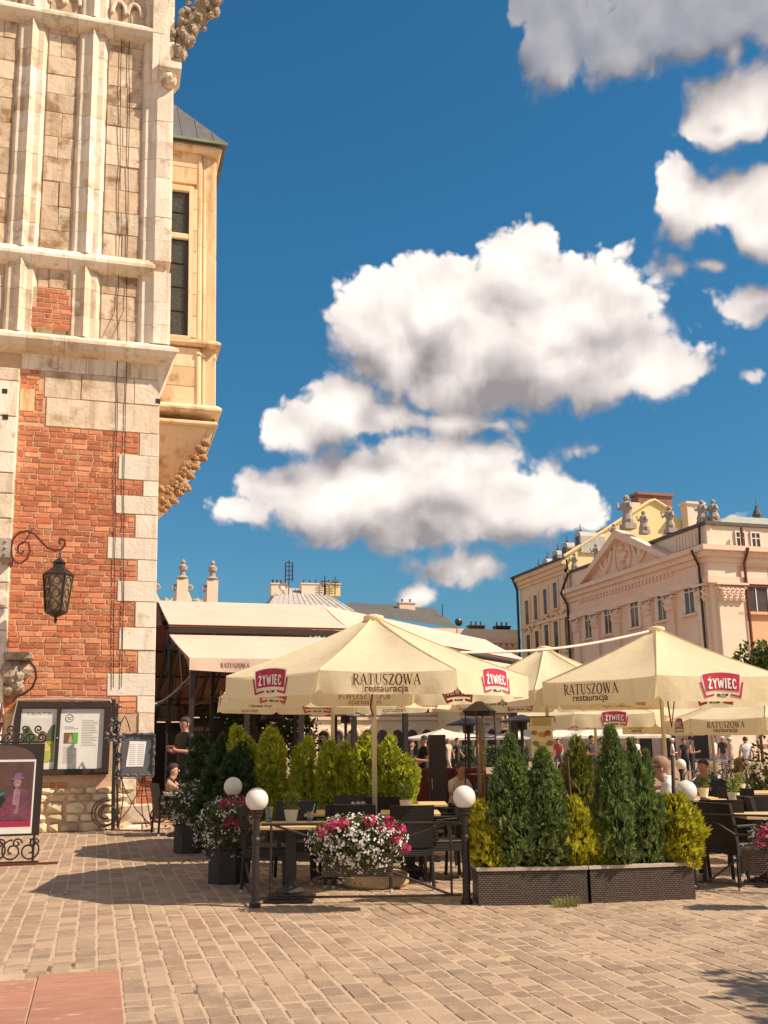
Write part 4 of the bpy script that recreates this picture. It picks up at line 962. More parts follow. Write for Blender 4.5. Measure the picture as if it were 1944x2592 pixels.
def beer_badge(S, parent, u, v, w, side=1):
    """arched red badge with white capitals over a black ribbon, red brackets at its sides"""
    b = MB(); h = w*.36; A = lambda x: .16*h*(1-((x-u)/(w*.5))**2)
    def ban(hw, y0, y1, off, mi, fl=1.0):
        n = 10; vs = []
        for k in range(n+1):
            x = u-hw+2*hw*k/n
            for y in (y0, y1):
                xx = u+(x-u)*(1.0+(fl-1)*(y-y0)/max(1e-6, y1-y0)); vs.append(S(xx, v+y+A(x)*(1.4 if y == y1 else 1.0), off*side))
        b.add(vs, [(2*k, 2*k+2, 2*k+3, 2*k+1) for k in range(n)], mi)
    ban(w*.41, -.02*h, h*1.03, .004, 1, 1.10); ban(w*.385, .03*h, h*.98, .009, 0, 1.10)
    g, gw = glyphs('ZYWIEC', SLAB, .03); sx = w*.66/gw
    put(b, g, S, u-w*.33, v+.14*h, sx, h*.60, .015*side, 1, A)
    for s in (-1, 1):
        pts = [(u+s*w*.475, v+h*.66), (u+s*w*.40, v-h*.20), (u+s*w*.20, v-h*.06)]
        vv, ff = _strip(pts, w*.045); b.add([S(x, y, .009*side) for x, y in vv], ff if True else ff, 0)
        vv, ff = _strip(pts, w*.075); b.add([S(x, y, .004*side) for x, y in vv], ff, 1)
    b.add([S(x, y, .009*side) for x, y in ((u-w*.14, v-h*.02), (u+w*.14, v-h*.02), (u+w*.12, v-h*.15), (u-w*.12, v-h*.15))], [(0,3,2,1)], 2)
    g, gw = sans('1856', .01); k = w*.13/gw; put(b, g, S, u-w*.065, v-h*.125, k, k*.9, .014*side, 1)
    return b.build('emblem', [INK_R, INK_W, INK_K], parent)

# ------------------------------------------------------------------ parasols
CANV = mat('cream_canvas', (0.88,0.79,0.57), (0.85,0.74,0.51), 1.5, 0.85, 0.6, 6, transl=0.45, streak=((0.76,0.63,0.42), .45))
CANV2 = mat('pale_canvas', (0.82,0.76,0.66), (0.76,0.69,0.58), 1.5, 0.85, 0.1, 120, transl=0.25)
POLE = mat('cream_painted_pole', (0.66,0.56,0.36), (0.58,0.48,0.30), 6, 0.5)
CONC = mat('concrete_base', (0.50,0.36,0.20), (0.40,0.28,0.15), 5, 0.9, 0.6, 30)
def parasol(label, x, y, n, R, zp, ze, vh, rot, prints=True, q=None, base=True, lean=(0, 0), canvas=None, group=None, pr=.03, blow=1.0, detail=True, zpole=None):
    q = q or random.Random(1); cv = canvas or CANV
    root = thing('parasol', label, 'parasol', (x, y, 0), 0, group)
    b = MB().lathe([(pr, .06 if base else 0), (pr, ze+.1), (pr*.8, zp-.05)], 12); b.build('pole', POLE, root, smooth=True)
    if base:
        b = MB().lathe([(.36,.02),(.385,.05),(.385,.13),(.36,.16),(.10,.17),(.06,.24)], 24); b.build('base', CONC, root)
    b = MB().lathe([(.10,zp-.06),(.13,zp-.02),(.12,zp+.01),(.05,zp+.03)], 12); b.build('cap', cv, root, smooth=True)
    V = [Vector((R*math.cos(rot+2*PI*(k-.5)/n)+lean[0]*0, R*math.sin(rot+2*PI*(k-.5)/n), ze)) for k in range(n)]
    top = Vector((0, 0, zp)); b = MB(); NR, NS = 8, 8
    for k in range(n):
        A, C = V[k], V[(k+1) % n]; vs = []
        for i in range(NR+1):
            t = i/NR
            for j in range(NS+1):
                s = j/NS; e = A.lerp(C, s); p = top.lerp(e, max(.04, t))
                sag = -.06*math.sin(PI*t)*math.sin(PI*s)-.035*math.sin(PI*t)-.030*t*t*math.sin(PI*s)+.006*math.sin(s*9+k*2)*t*t+q.uniform(-.002,.002)*blow
                vs.append((p.x, p.y, p.z+sag))
        b.add(vs, [(i*(NS+1)+j, (i+1)*(NS+1)+j, (i+1)*(NS+1)+j+1, i*(NS+1)+j+1) for i in range(NR) for j in range(NS)])
    cn = b.build('canopy', cv, root, smooth=True)
    if detail:
        for k in range(n):
            e = V[k]; pts = []
            for i in range(9): t = max(.05, i/8); p = top.lerp(e, t); pts.append((p.x, p.y, p.z-.035*math.sin(PI*i/8)+.006))
            b = MB().tube(pts, .008, 5); b.build('seam', cv, cn)
    if detail:
        for k in range(n):
            e = V[k]*1.0; b = MB().tube([(0,0,zp-.08), (e.x*.97, e.y*.97, e.z-.03)], .013, 5); rb = b.build('rib', POLE, root)
            b = MB().tube([(0,0,zp-.75), (e.x*.5, e.y*.5, (zp+ze)/2-.08)], .011, 5); b.build('strut', POLE, rb)
        b = MB().lathe([(pr+.012, zp-.82),(pr+.03, zp-.80),(pr+.03, zp-.70),(pr+.012, zp-.68)], 10); b.build('runner', POLE, root)
    for k in range(n):
        A, C = V[k], V[(k+1) % n]; d = C-A; L = d.length; d.normalize(); nr = Vector((d.y, -d.x, 0)); ph = q.uniform(0, 6.28); am = q.uniform(.010,.028)*blow; fl = q.uniform(-.02,.05)*blow
        def S(u, v, off, A=A, d=d, nr=nr, L=L, ph=ph, am=am, fl=fl):
            t = max(0, min(1, -v/vh)); rip = am*math.sin(u/L*2*PI*1.5+ph)*t+am*.5*math.sin(u/L*2*PI*4+ph*2)*t+fl*t*math.sin(PI*max(0,min(1,u/L)))
            p = A+d*u+nr*(rip+off+.004); return (p.x, p.y, p.z+v-.025*math.sin(PI*u/L)*(1-t)*.6)
        b = MB(); NU, NV = 24, 4; vs = []
        for i in range(NU+1):
            u = L*i/NU; c = 1-min(1, min(u, L-u)/(.10)); dep = vh*(1-.22*c*c)
            for j in range(NV+1): vs.append(S(u, -dep*j/NV, 0))
        b.add(vs, [(i*(NV+1)+j, i*(NV+1)+j+1, (i+1)*(NV+1)+j+1, (i+1)*(NV+1)+j) for i in range(NU) for j in range(NV)])
        val = b.build('valance', cv, root, smooth=True)
        if prints:
            out = nr.dot(Vector((-(x+A.x), -(y+A.y), 0))) > -.2
            sd = 1 if nr.dot(Vector((-x, -y, 0)).normalized()) > -.12 else -2.2
            if (k+prints) % 2: beer_badge(S, val, L/2, -vh*.68, min(.54, L*.38)*(1.0 if vh < .3 else 1.22), sd)
            else: restaurant_name(S, val, L/2-(.02 if n == 8 else .12), -vh*.58, L*(.50 if n == 8 else .48), sd, INK_B if sd > 0 else INK_S)
    return root
def ground_at(px, D): p = ORG+ray(px, 1870)*D; return p.x, p.y
def zat(x, y, py):
    s = -(py-CY)/FPX; d = Vector((x, y, -EYE)); return (s*d.dot(FW)-d.dot(UP))/(UP.z-s*FW.z)
def face_cam(x, y): return math.atan2(-y, -x)
UX, UY = 3.137, 11.50
parasol('large cream octagonal parasol nearest the front railing, left of the other front parasol', UX, UY, 8, 1.84, 3.08, 2.32, .24, face_cam(UX, UY)+math.radians(5), prints=2, q=random.Random(5), blow=1.4)
x, y = ground_at(842, 15.3)
parasol('cream octagonal parasol standing behind the nearest one, its left flap peeping out', x, y, 8, 1.86, 3.02, 2.32, .24, face_cam(x, y)+math.radians(9), prints=1, q=random.Random(6))
UX2, UY2 = 8.01, 13.2
parasol('cream parasol behind the planters with its corner pole towards the viewer, at the right', UX2, UY2, 6, 1.87, 3.24, 2.43, .34, face_cam(UX2, UY2)+math.radians(29), prints=1, q=random.Random(8))
x, y = ground_at(1388, 16.0)
parasol('cream parasol whose peak shows between the two large front parasols', x, y, 8, 1.75, 3.10, 2.34, .24, face_cam(x, y)+.3, prints=1, q=random.Random(3))
x, y = ground_at(1508, 20.5)
parasol('cream parasol on a thin pole above the middle of the planters, farther back', x, y, 8, 2.0, 2.75, 2.10, .26, face_cam(x, y)+.2, prints=1, q=random.Random(9))
x, y = ground_at(1803, 20.0)
parasol('cream parasol with its thin pole right of the seated man', x, y, 8, 1.75, 2.62, 1.98, .26, face_cam(x, y)+.5, prints=2, q=random.Random(10))
x, y = ground_at(1955, 18.0)
parasol('cream parasol cut by the right edge of the picture, low behind the front one', x, y, 8, 1.8, 2.66, 1.96, .28, face_cam(x, y)+.35, prints=1, q=random.Random(12))
for px, D, lab in ((1330, 84, 'white far parasol left of the row across the square'), (1420, 82, 'white far parasol in the middle of the row across the square'), (1500, 80, 'white far parasol right of the middle in the row across the square'), (1580, 78, 'white far parasol at the right end of the row across the square'), (1120, 86, 'white far parasol near the heater across the square'), (1185, 90, 'white far parasol half hidden by the glass heater')):
    x, y = ground_at(px, D); parasol(lab, x, y, 4, 3.8, 2.7, 1.95, .2, face_cam(x, y)+.4, prints=0, base=False, canvas=CANV2, group='white parasols across the square', detail=False)
# straps that tie the flaps up
def strap(label, x, y, z0, pts, m, name='strap'):
    b = MB().tube(pts, .012, 5, flat=.5); o = b.build(name, m); tag(o, label, 'strap')
STRAPM = flat('dark_red_strap', (0.20,0.02,0.03))
p = AD(1690, 1775, 12.9); a = AD(1700, 1842, 12.9); c = AD(1707, 1775, 12.9)
strap('dark red strap hanging at the pole of the right front parasol', 0, 0, 0, [tuple(p), tuple(p.lerp(a, .6)), tuple(a), tuple(c.lerp(a, .5)), tuple(c)], STRAPM)
p = AD(943, 1752, 11.6); a = AD(938, 1790, 11.6); c = AD(945, 1815, 11.6)
strap('thin red cord hanging beside the pole of the left front parasol', 0, 0, 0, [tuple(p), tuple(a), tuple(c)], STRAPM)

# ------------------------------------------------------------------ pavilion awning
AWN = mat('pinkish_awning_cloth', (0.80,0.60,0.49), (0.74,0.54,0.43), 0.9, 0.85, 0.3, 8, transl=0.16, streak=((0.62,0.44,0.34), .4))
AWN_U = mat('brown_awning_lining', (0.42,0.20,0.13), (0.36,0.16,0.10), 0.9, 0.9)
def pavilion():
    X0 = 1.80
    A1, A2, A3 = AX(480,1665,X0), AX(428,1580,X0), AX(400,1520,X0)
    f_y, f_z = A1.y, A1.z; m_y, m_z = A2.y, A2.z; t_y, t_z = A3.y, A3.z
    xm = AY(882,1592,m_y).x; xt = AY(816,1533,t_y).x; xf = xm-.3
    root = thing('restaurant_pavilion', 'long two-tier restaurant awning of pale pinkish cloth on dark steel frame', 'awning')
    d = .7071*15
    def tier(name, ya, za, yb, zb, xa, xb, x0):
        b = MB(); N = 14
        def strip(P, Q, R, T, nu, nv):      # P->Q lower edge, R->T upper edge
            vs = []
            for i in range(nu+1):
                for j in range(nv+1):
                    s, t = i/nu, j/nv; p = Vector(P).lerp(Vector(Q), s).lerp(Vector(R).lerp(Vector(T), s), t)
                    p.z -= .05*math.sin(PI*t)*(.5+.5*math.sin(s*nu*.9)); vs.append(tuple(p))
            b.add(vs, [(i*(nv+1)+j, (i+1)*(nv+1)+j, (i+1)*(nv+1)+j+1, i*(nv+1)+j+1) for i in range(nu) for j in range(nv)], 0)
        strip((x0,ya,za), (xa,ya,za), (x0,yb,zb), (xb,yb,zb), 16, 4)
        strip((xa,ya,za), (xa+d,ya+d,za), (xb,yb,zb), (xb+d,yb+d,zb), 16, 4)
        o = b.build(name, AWN, root, smooth=True)
        b = MB(); o_ = .06
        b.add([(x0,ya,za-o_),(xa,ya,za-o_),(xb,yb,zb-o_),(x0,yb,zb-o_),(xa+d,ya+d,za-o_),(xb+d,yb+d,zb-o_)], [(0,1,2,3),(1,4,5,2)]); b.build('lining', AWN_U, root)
    tier('upper_awning', m_y, m_z, t_y, t_z, xm, xt, X0)
    tier('lower_awning', f_y, f_z, m_y-.25, m_z-.32, xf, xm+.1, X0)
    # gutter beam between the tiers
    b = MB().box(X0, m_y-.06, m_z-.24, xm, m_y+.10, m_z-.08); b.tube([(xm, m_y, m_z-.16), (xm+d, m_y+d, m_z-.16)], .09, 4); b.build('gutter_beam', IRON_BR, root)
    # valance with the name
    L = xf-X0; vh = .30
    def S(u, v, off):
        t = max(0, min(1, -v/vh)); return (X0+u, f_y-.01-off-.025*math.sin(u*5.1)*t-.02*math.sin(u*2.2+1)*t, f_z+v)
    b = MB(); NU = 70; vs = []
    for i in range(NU+1):
        u = L*i/NU; sc = vh*(.86+.14*abs(math.sin(u*1.35)))
        for j in range(4): vs.append(S(u, -sc*j/3, 0))
    b.add(vs, [(i*4+j, i*4+j+1, (i+1)*4+j+1, (i+1)*4+j) for i in range(NU) for j in range(3)]); val = b.build('valance', AWN, root, smooth=True)
    xx = AY(595,1676,f_y).x-X0; restaurant_name(S, val, xx, -.20, .62, 1, INK_B, sub=False)
    for k2 in (1, 2, 3): restaurant_name(S, val, xx+k2*2.1, -.20, .62, 1, INK_B, sub=False)
    # steel frame: posts, rafters, braces
    xs = [X0+.1+i*(xf-X0-.2)/4 for i in range(5)]
    for i, x in enumerate(xs):
        b = MB().box(x-.055, f_y+.25, 0, x+.055, f_y+.36, f_z-.05); b.build('post', IRON, root)
        b = MB().box(x-.055, m_y-.05, 0, x+.055, m_y+.06, m_z-.1); b.build('post', IRON, root)
    for x in xs[:4]:
        for (ya, za, yb, zb) in ((f_y+.1, f_z-.16, m_y, m_z-.45), (m_y, m_z-.18, t_y, t_z-.16)):
            b = MB().tube([(x, ya, za), (x, yb, zb)], .05, 4); b.build('rafter', IRON, root)
        b = MB().tube([(x, f_y+.3, f_z-.5), (x, m_y, f_z-.5)], .045, 4); b.tube([(x, m_y, f_z-.5), (x, t_y, f_z-.5)], .045, 4); b.build('tie_beam', IRON, root)
        pts = [(f_y+.3, f_z-.5), (f_y+1.6, f_z+.12), (f_y+2.8, f_z-.5), (f_y+4.2, f_z+.55), (m_y, f_z-.5), (m_y+2.0, m_z+.2), (t_y, f_z-.5)]
        for (a, c), (a2, c2) in zip(pts, pts[1:]): b = MB().tube([(x, a, c), (x, a2, c2)], .03, 4); b.build('brace', IRON, root)
    for y in [f_y+.3, f_y+2.5, f_y+4.5, m_y+1.8, m_y+3.6, t_y]:
        z = f_z-.18+(y-f_y)*(m_z-f_z)/(m_y-f_y)-.10; b = MB().tube([(X0, y, z), (xm, y, z)], .035, 4); b.build('purlin', IRON, root)
    # rear slope of the roof, seen from below past the open end
    r_y, r_z = t_y+9, 3.3
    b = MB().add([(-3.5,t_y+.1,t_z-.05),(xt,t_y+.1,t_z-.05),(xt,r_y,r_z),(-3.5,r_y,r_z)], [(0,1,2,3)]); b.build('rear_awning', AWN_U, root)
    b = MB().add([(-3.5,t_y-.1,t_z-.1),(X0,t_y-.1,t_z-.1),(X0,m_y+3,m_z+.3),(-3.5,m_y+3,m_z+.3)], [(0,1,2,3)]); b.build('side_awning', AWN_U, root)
    for k2 in range(9):
        x = -1.2+k2*.9
        if x < xt: b = MB().tube([(x, t_y, t_z-.2), (x, r_y, r_z-.12)], .05, 4); b.build('rafter', IRON, root)
    for t in (.15,.4,.65,.9): y = t_y+9*t; z = t_z-.2+(r_z-t_z+.05)*t; b = MB().tube([(-3, y, z), (xt, y, z)], .04, 4); b.build('purlin', IRON, root)
    for k2 in range(6):
        x = -.4+k2*.8; b = MB().tube([(x, r_y-.2, 2.6), (x+.8, t_y+3, 5.2)], .035, 4); b.build('brace', IRON, root)
    b = MB().box(-3.0, r_y, 0, xt, r_y+.1, 1.1); b.build('rear_parapet', IRON_BR, root); b = MB().box(-3.0, r_y, 2.75, xt, r_y+.1, 3.35); b.build('rear_fascia', IRON_BR, root)
    q = random.Random(4); x = -2.0
    while x < xt:
        w = q.choice((.10,.14,.25,.5)); b = MB().box(x, r_y, 1.1, x+w, r_y+.06, 2.75); b.build('screen_slat', IRON_BR, root); x += w+q.uniform(.10,.42)
    for (px, D, h) in ((430,30,2.2),(476,27,1.9),(520,29,2.3),(640,28,1.9)):
        x, y = ground_at(px, D); b = MB().box(x-.55, y, 0, x+.55, y+.4, h, bev=.01); b.box(x-.6, y-.02, h, x+.6, y+.42, h+.05); b.build('sideboard', IRON_BR, root)
    for (px, w) in ((418,.7),(440,.6),(690,.7)):
        p = AY(px, 1815, f_y+3.2); b = MB().lathe([(.34,0),(.30,.05),(.22,.34),(.10,.36)], 14); o = b.build('pendant_lamp', IRON, None, loc=(p.x, p.y, p.z-.1))
        b2 = MB().tube([(0,0,.36),(0,0,1.0)], .01, 4); b2.build('cord', IRON, o)
        tag(o, {418: 'dark round pendant lamp under the awning nearest the tower', 440: 'dark pendant lamp under the awning beside the one nearest the tower', 690: 'dark pendant lamp under the awning behind the bright thujas'}[px], 'lamp', 'pendant lamps under the awning')
    # cable from the notice case to the awning
    a = TL(300,1785,-.1); a = Vector((a[0]-KS*a[2], YT-.1, a[2])); c = AX(500,1690,X0+.4)
    pts = [a.lerp(c, t)+Vector((0,0,-.35*math.sin(PI*t))) for t in [i/12 for i in range(13)]]
    b = MB().tube([tuple(v) for v in pts], .022, 6); o = b.build('cable', mat('grey_cable', (.35,.3,.3), None, 8, .5)); tag(o, 'grey cable slung from the tower corner to the awning', 'cable')
pavilion()
# rope across from the left parasol to the right one
b = MB(); a = AD(1165, 1652, 13.4); c = Vector((UX2, UY2, 3.22))
b.tube([tuple(a.lerp(c, t)+Vector((0,0,-.10*math.sin(PI*t)))) for t in [i/12 for i in range(13)]], .018, 6)
tag(b.build('guy_rope', flat('white_rope', (.75,.68,.6))), 'white rope stretched to the peak of the right front parasol', 'rope')
# ------------------------------------------------------------------ vegetation
def leafmat(name, c1, c2, c3, transl=.25):
    m = mat(name, c1, c2, 5, 0.65, 0, transl=transl, island=True, rand=.35, c3=c3, spec=.25); return m
TH_D = leafmat('dark_thuja', (0.14,0.205,0.06), (0.085,0.14,0.046), (0.28,0.33,0.10), .32)
TH_L = leafmat('bright_thuja', (0.44,0.49,0.05), (0.25,0.30,0.035), (0.60,0.62,0.08), .42)
TH_Y = leafmat('golden_thuja', (0.48,0.43,0.028), (0.28,0.29,0.024), (0.64,0.57,0.05), .38)
TH_O = leafmat('olive_thuja', (0.16,0.19,0.03), (0.09,0.12,0.025), (0.27,0.25,0.04), .3)
TH_S = leafmat('deep_green_thuja', (0.05,0.085,0.03), (0.032,0.058,0.022), (0.085,0.13,0.045))
BARK = mat('bark', (0.10,0.06,0.035), (0.06,0.035,0.02), 14, .9, .6, 40)
SOIL = mat('soil', (0.06,0.04,0.025), (0.03,0.02,0.015), 12, .95, .8, 40)
def conifer_mesh(name, m, n, h, r, seed, shape='cone', spray=.10, tops=1):
    q = random.Random(seed); b = MB()
    lump = [(q.uniform(0, 2*PI), q.uniform(.05,.95), q.uniform(.10,.34)*q.choice((1,1,-.8))) for _ in range(20)]
    for i in range(n):
        t = q.random()**.85 if shape != 'ball' else q.random()
        a = q.uniform(0, 2*PI)
        if shape == 'cone': R = r*min(1, (1-t)*1.62+.015)**.86*(.62+.38*min(1, t*5+.4))
        elif shape == 'column': R = r*(.80+.20*min(1, t*3))*(1 if t < .62 else max(.04, 1-((t-.62)/.40)**2)**.8)
        else: R = r*math.sin(PI*(t*.80+.16))**.6
        k = 1.0
        for (la, lt, ls) in lump:
            d = ((math.atan2(math.sin(a-la), math.cos(a-la))*.6)**2+((t-lt)*3)**2); k += ls*math.exp(-d*5)
        R *= k*.88
        cx = cy = 0.0
        if tops > 1 and t > .55:
            s = (t-.55)/.45; w = (i % tops)-(tops-1)/2; cx = w*r*.75*min(1, s*1.3); R *= .72; 
        rr = R*math.sqrt(q.uniform(.30,1.0)); z = t*h
        if tops > 1 and (i % tops) and t > .55: z *= .90
        p = Vector((cx+rr*math.cos(a), cy+rr*math.sin(a), z)); out = Vector((math.cos(a), math.sin(a), 0))
        up = Vector((0,0,1)); dirv = (out*q.uniform(.25,.9)+up*q.uniform(.55,1.1)+Vector((q.uniform(-.35,.35), q.uniform(-.35,.35), 0))).normalized()
        side = dirv.cross(Vector((q.uniform(-1,1), q.uniform(-1,1), q.uniform(-.6,.6)))).normalized(); nrm = dirv.cross(side)
        S = spray*q.uniform(.65,1.35)*(1 if t < .8 else .75)
        nl = q.choice((4, 5, 6)); vs = []; fs = []
        for j in range(nl):
            f = (j/(nl-1)-.5)*1.7; d2 = (dirv*math.cos(f)+side*math.sin(f)).normalized(); s2 = (side*math.cos(f)-dirv*math.sin(f))
            l = S*(1-.35*abs(f))*q.uniform(.8,1.2); w = S*.135; o = p+dirv*S*.12*(nl-abs(j-nl/2))/nl; cv = nrm*S*q.uniform(-.12,.18); c0 = len(vs)
            vs += [o, o+d2*l*.5+s2*w+cv*.5, o+d2*l+cv, o+d2*l*.5-s2*w+cv*.5]; fs.append((c0, c0+1, c0+2, c0+3))
        b.add(vs, fs)
    me = b.mesh(name); me.materials.append(m); return me
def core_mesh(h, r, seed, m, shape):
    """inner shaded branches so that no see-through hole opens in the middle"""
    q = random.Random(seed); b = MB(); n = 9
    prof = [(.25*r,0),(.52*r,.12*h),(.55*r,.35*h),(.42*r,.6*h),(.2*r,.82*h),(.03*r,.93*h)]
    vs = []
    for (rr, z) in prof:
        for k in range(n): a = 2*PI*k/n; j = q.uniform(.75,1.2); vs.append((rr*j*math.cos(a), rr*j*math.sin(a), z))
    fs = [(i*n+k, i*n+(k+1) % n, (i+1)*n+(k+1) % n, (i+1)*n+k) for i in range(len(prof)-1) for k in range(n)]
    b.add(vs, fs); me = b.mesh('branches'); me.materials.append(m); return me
TRUNK = MB().tube([(0,0,-.05),(.01,0,.3),(0,.01,.8)], .03, 6, r1=.012).mesh('trunk'); TRUNK.materials.append(BARK)
THUJA = {}
for key, m, n, h, r, sh, sp, tp in (('d0', TH_D, 2300, 1.2, .22, 'cone', .070, 1), ('d1', TH_D, 2500, 1.2, .25, 'cone', .070, 1), ('d2', TH_D, 2700, 1.2, .27, 'cone', .070, 2),
                                ('l0', TH_L, 1300, 1.3, .20, 'column', .10, 1), ('l1', TH_L, 1300, 1.3, .22, 'column', .10, 2), ('y0', TH_Y, 1300, .5, .20, 'ball', .060, 1), ('y1', TH_Y, 1300, .55, .19, 'ball', .058, 2),
                                ('o0', TH_O, 900, 1.0, .2, 'column', .08, 2), ('s0', TH_S, 1500, 1.3, .28, 'column', .09, 2), ('s1', TH_S, 1500, 1.3, .26, 'cone', .09, 1)):
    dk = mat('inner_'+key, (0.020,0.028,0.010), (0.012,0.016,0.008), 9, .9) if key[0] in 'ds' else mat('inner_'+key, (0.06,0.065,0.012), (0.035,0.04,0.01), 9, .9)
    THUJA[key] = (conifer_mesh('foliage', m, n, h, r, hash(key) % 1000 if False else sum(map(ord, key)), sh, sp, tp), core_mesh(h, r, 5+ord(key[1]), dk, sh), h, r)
def thuja(key, label, x, y, z0, ztop, width, rz=0.0, group=None):
    f, c, h, r = THUJA[key]; root = thing('thuja', label, 'thuja', (x, y, z0), rz, group)
    sx, sz = width/(2*r*1.02), (ztop-z0)/h
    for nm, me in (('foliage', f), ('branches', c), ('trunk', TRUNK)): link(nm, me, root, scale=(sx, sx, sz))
    return root

# planters in front
WEAVE = weave_mat('brown_wicker', (0.15,0.095,0.070), (0.095,0.058,0.042))
RIM = mat('pale_planter_rim', (0.55,0.44,0.36), (0.45,0.36,0.29), 8, .6)
PLN = []
def planter(label, pa, pb, h, dep=.42):
    A, B = G(*pa), G(*pb); d = (B-A); L = d.length; d.normalize(); ang = math.atan2(d.y, d.x)
    root = thing('planter', label, 'planter', (A.x, A.y, 0), ang)
    b = MB().box(0, 0, .015, L, .03, h-.02); b.box(0, dep-.03, .015, L, dep, h-.02); b.box(0, .031, .015, .03, dep-.031, h-.022); b.box(L-.03, .031, .015, L, dep-.031, h-.022); b.build('wicker_panel', WEAVE, root)
    b = MB().box(-.012, -.012, h-.02, L+.012, .05, h+.012); b.box(-.012, dep-.05, h-.02, L+.012, dep+.012, h+.012); b.box(-.012, .051, h-.019, .05, dep-.051, h+.011); b.box(L-.05, .051, h-.019, L+.012, dep-.051, h+.011); b.build('rim', RIM, root)
    b = MB().box(.031, .031, .05, L-.031, dep-.031, h-.06); b.build('soil', SOIL, root)
    nrm = Vector((-d.y, d.x, 0)); return A, d, nrm, L, h
HP = zat(*G(1212,2297).xy, 2200)
P1 = planter('left brown wicker planter of the front pair, beside the lamp post', (1212,2297), (1490,2292), HP)
P2 = planter('right brown wicker planter of the front pair, before the seated man', (1498,2291), (1762,2280), HP)
def in_planter(px, P, t=.20):
    A, d, n, L, h = P; o = A+n*t; r = ray(px, 2200); k = (o.x*d.y-o.y*d.x)/(r.x*d.y-r.y*d.x); return ORG.x+r.x*k, ORG.y+r.y*k
GT = 'evergreens in the front planters'
for key, lab, px, P, tp, w, rz in (
    ('y1','low yellow-green thuja at the left end of the left planter',1236,P1,2030,.42,0.3), ('d0','tall dark green thuja in the left planter nearest the lamp post',1303,P1,1866,.52,1.0),
    ('d1','tall dark green thuja second from left in the left planter',1385,P1,1900,.58,2.2), ('y0','low golden thuja at the right end of the left planter',1452,P1,2022,.44,.5),
    ('y1','small olive golden thuja at the left end of the right planter',1520,P2,2045,.36,2.5), ('d1','tallest dark green thuja, in the left half of the right planter',1566,P2,1842,.52,4.0),
    ('d2','dark green two-topped thuja in the right planter before the seated man',1636,P2,1876,.44,.0), ('y0','golden feathery thuja at the right end of the right planter',1720,P2,2016,.56,3.3)):
    x, y = in_planter(px, P, .21); thuja(key, lab, x, y, HP-.06, zat(x, y, tp), w, rz, GT)
x, y = ground_at(1462, 12.2); thuja('o0', 'olive thuja standing behind the gap between the two planters', x, y, .45, zat(x, y, 1868), .42, 1.0)
b = MB().lathe([(.17,0),(.20,.45),(.22,.47),(.20,.48),(.16,.44)], 14); o = b.build('plant_pot', flat('terracotta', (.42,.20,.07)), None, loc=(x, y, .0)); tag(o, 'terracotta pot under the olive thuja behind the planters', 'pot')

# bright hedge row in front of the pavilion, in long dark boxes
BOX = mat('dark_planter_box', (0.035,0.025,0.02), (0.02,0.015,0.012), 6, .6)
row = [(612,1845,.42,'l1','leftmost'),(686,1850,.38,'l0','second from left'),(768,1872,.38,'l1','third from left'),(836,1880,.32,'l0','fourth from left'),(882,1882,.30,'l1','fifth from left'),(930,1864,.38,'l0','sixth from left'),(985,1866,.38,'l1','second from right'),(1026,1915,.30,'l0','rightmost and shortest')]
for i, (px, tp, w, key, wd) in enumerate(row):
    D = 14.4-.6*i/7; x, y = ground_at(px, D); thuja(key, 'bright yellow-green columnar thuja, %s of the row before the pavilion' % wd, x, y, .42, zat(x, y, tp), w, i*1.3, 'bright thujas before the pavilion')
a = Vector((*ground_at(585, 14.4), 0)); c = Vector((*ground_at(810, 14.1), 0)); e = Vector((*ground_at(1050, 13.8), 0))
for p, r, lab in ((a, c, 'long dark planter box under the left half of the bright thuja row'), (c, e, 'long dark planter box under the right half of the bright thuja row')):
    d = (r-p); L = d.length-.05; b = MB().box(0, -.22, 0, L, -.19, .44); b.box(0, .19, 0, L, .22, .44); b.box(0, -.189, 0, .03, .189, .44); b.box(L-.03, -.189, 0, L, .189, .44); b.box(.031, -.188, .1, L-.031, .188, .40, 1)
    o = b.build('planter_box', [BOX, SOIL], None, loc=tuple(p)); o.rotation_euler.z = math.atan2(d.y, d.x); tag(o, lab, 'planter')
for i, (px, tp, w, D, key, lab) in enumerate(((524,1866,.70,15.9,'s0','dark shaded thuja at the left beside the waiter'),(566,1868,.72,14.8,'s1','dark shaded thuja in the middle of the left trio'),(600,1885,.56,14.2,'s0','dark shaded thuja nearest the bright row'))):
    x, y = ground_at(px, D); thuja(key, lab, x, y, .30, zat(x, y, tp), w, i*2.0, 'shaded thujas by the left railing')
    b = MB().lathe([(.20,0),(.26,.34),(.28,.36),(.24,.34)], 4); o = b.build('plant_pot', BOX, None, loc=(x, y, 0)); tag(o, ['square dark pot under the shaded thuja beside the waiter', 'square dark pot under the middle shaded thuja', 'square dark pot under the shaded thuja nearest the bright row'][i], 'pot')

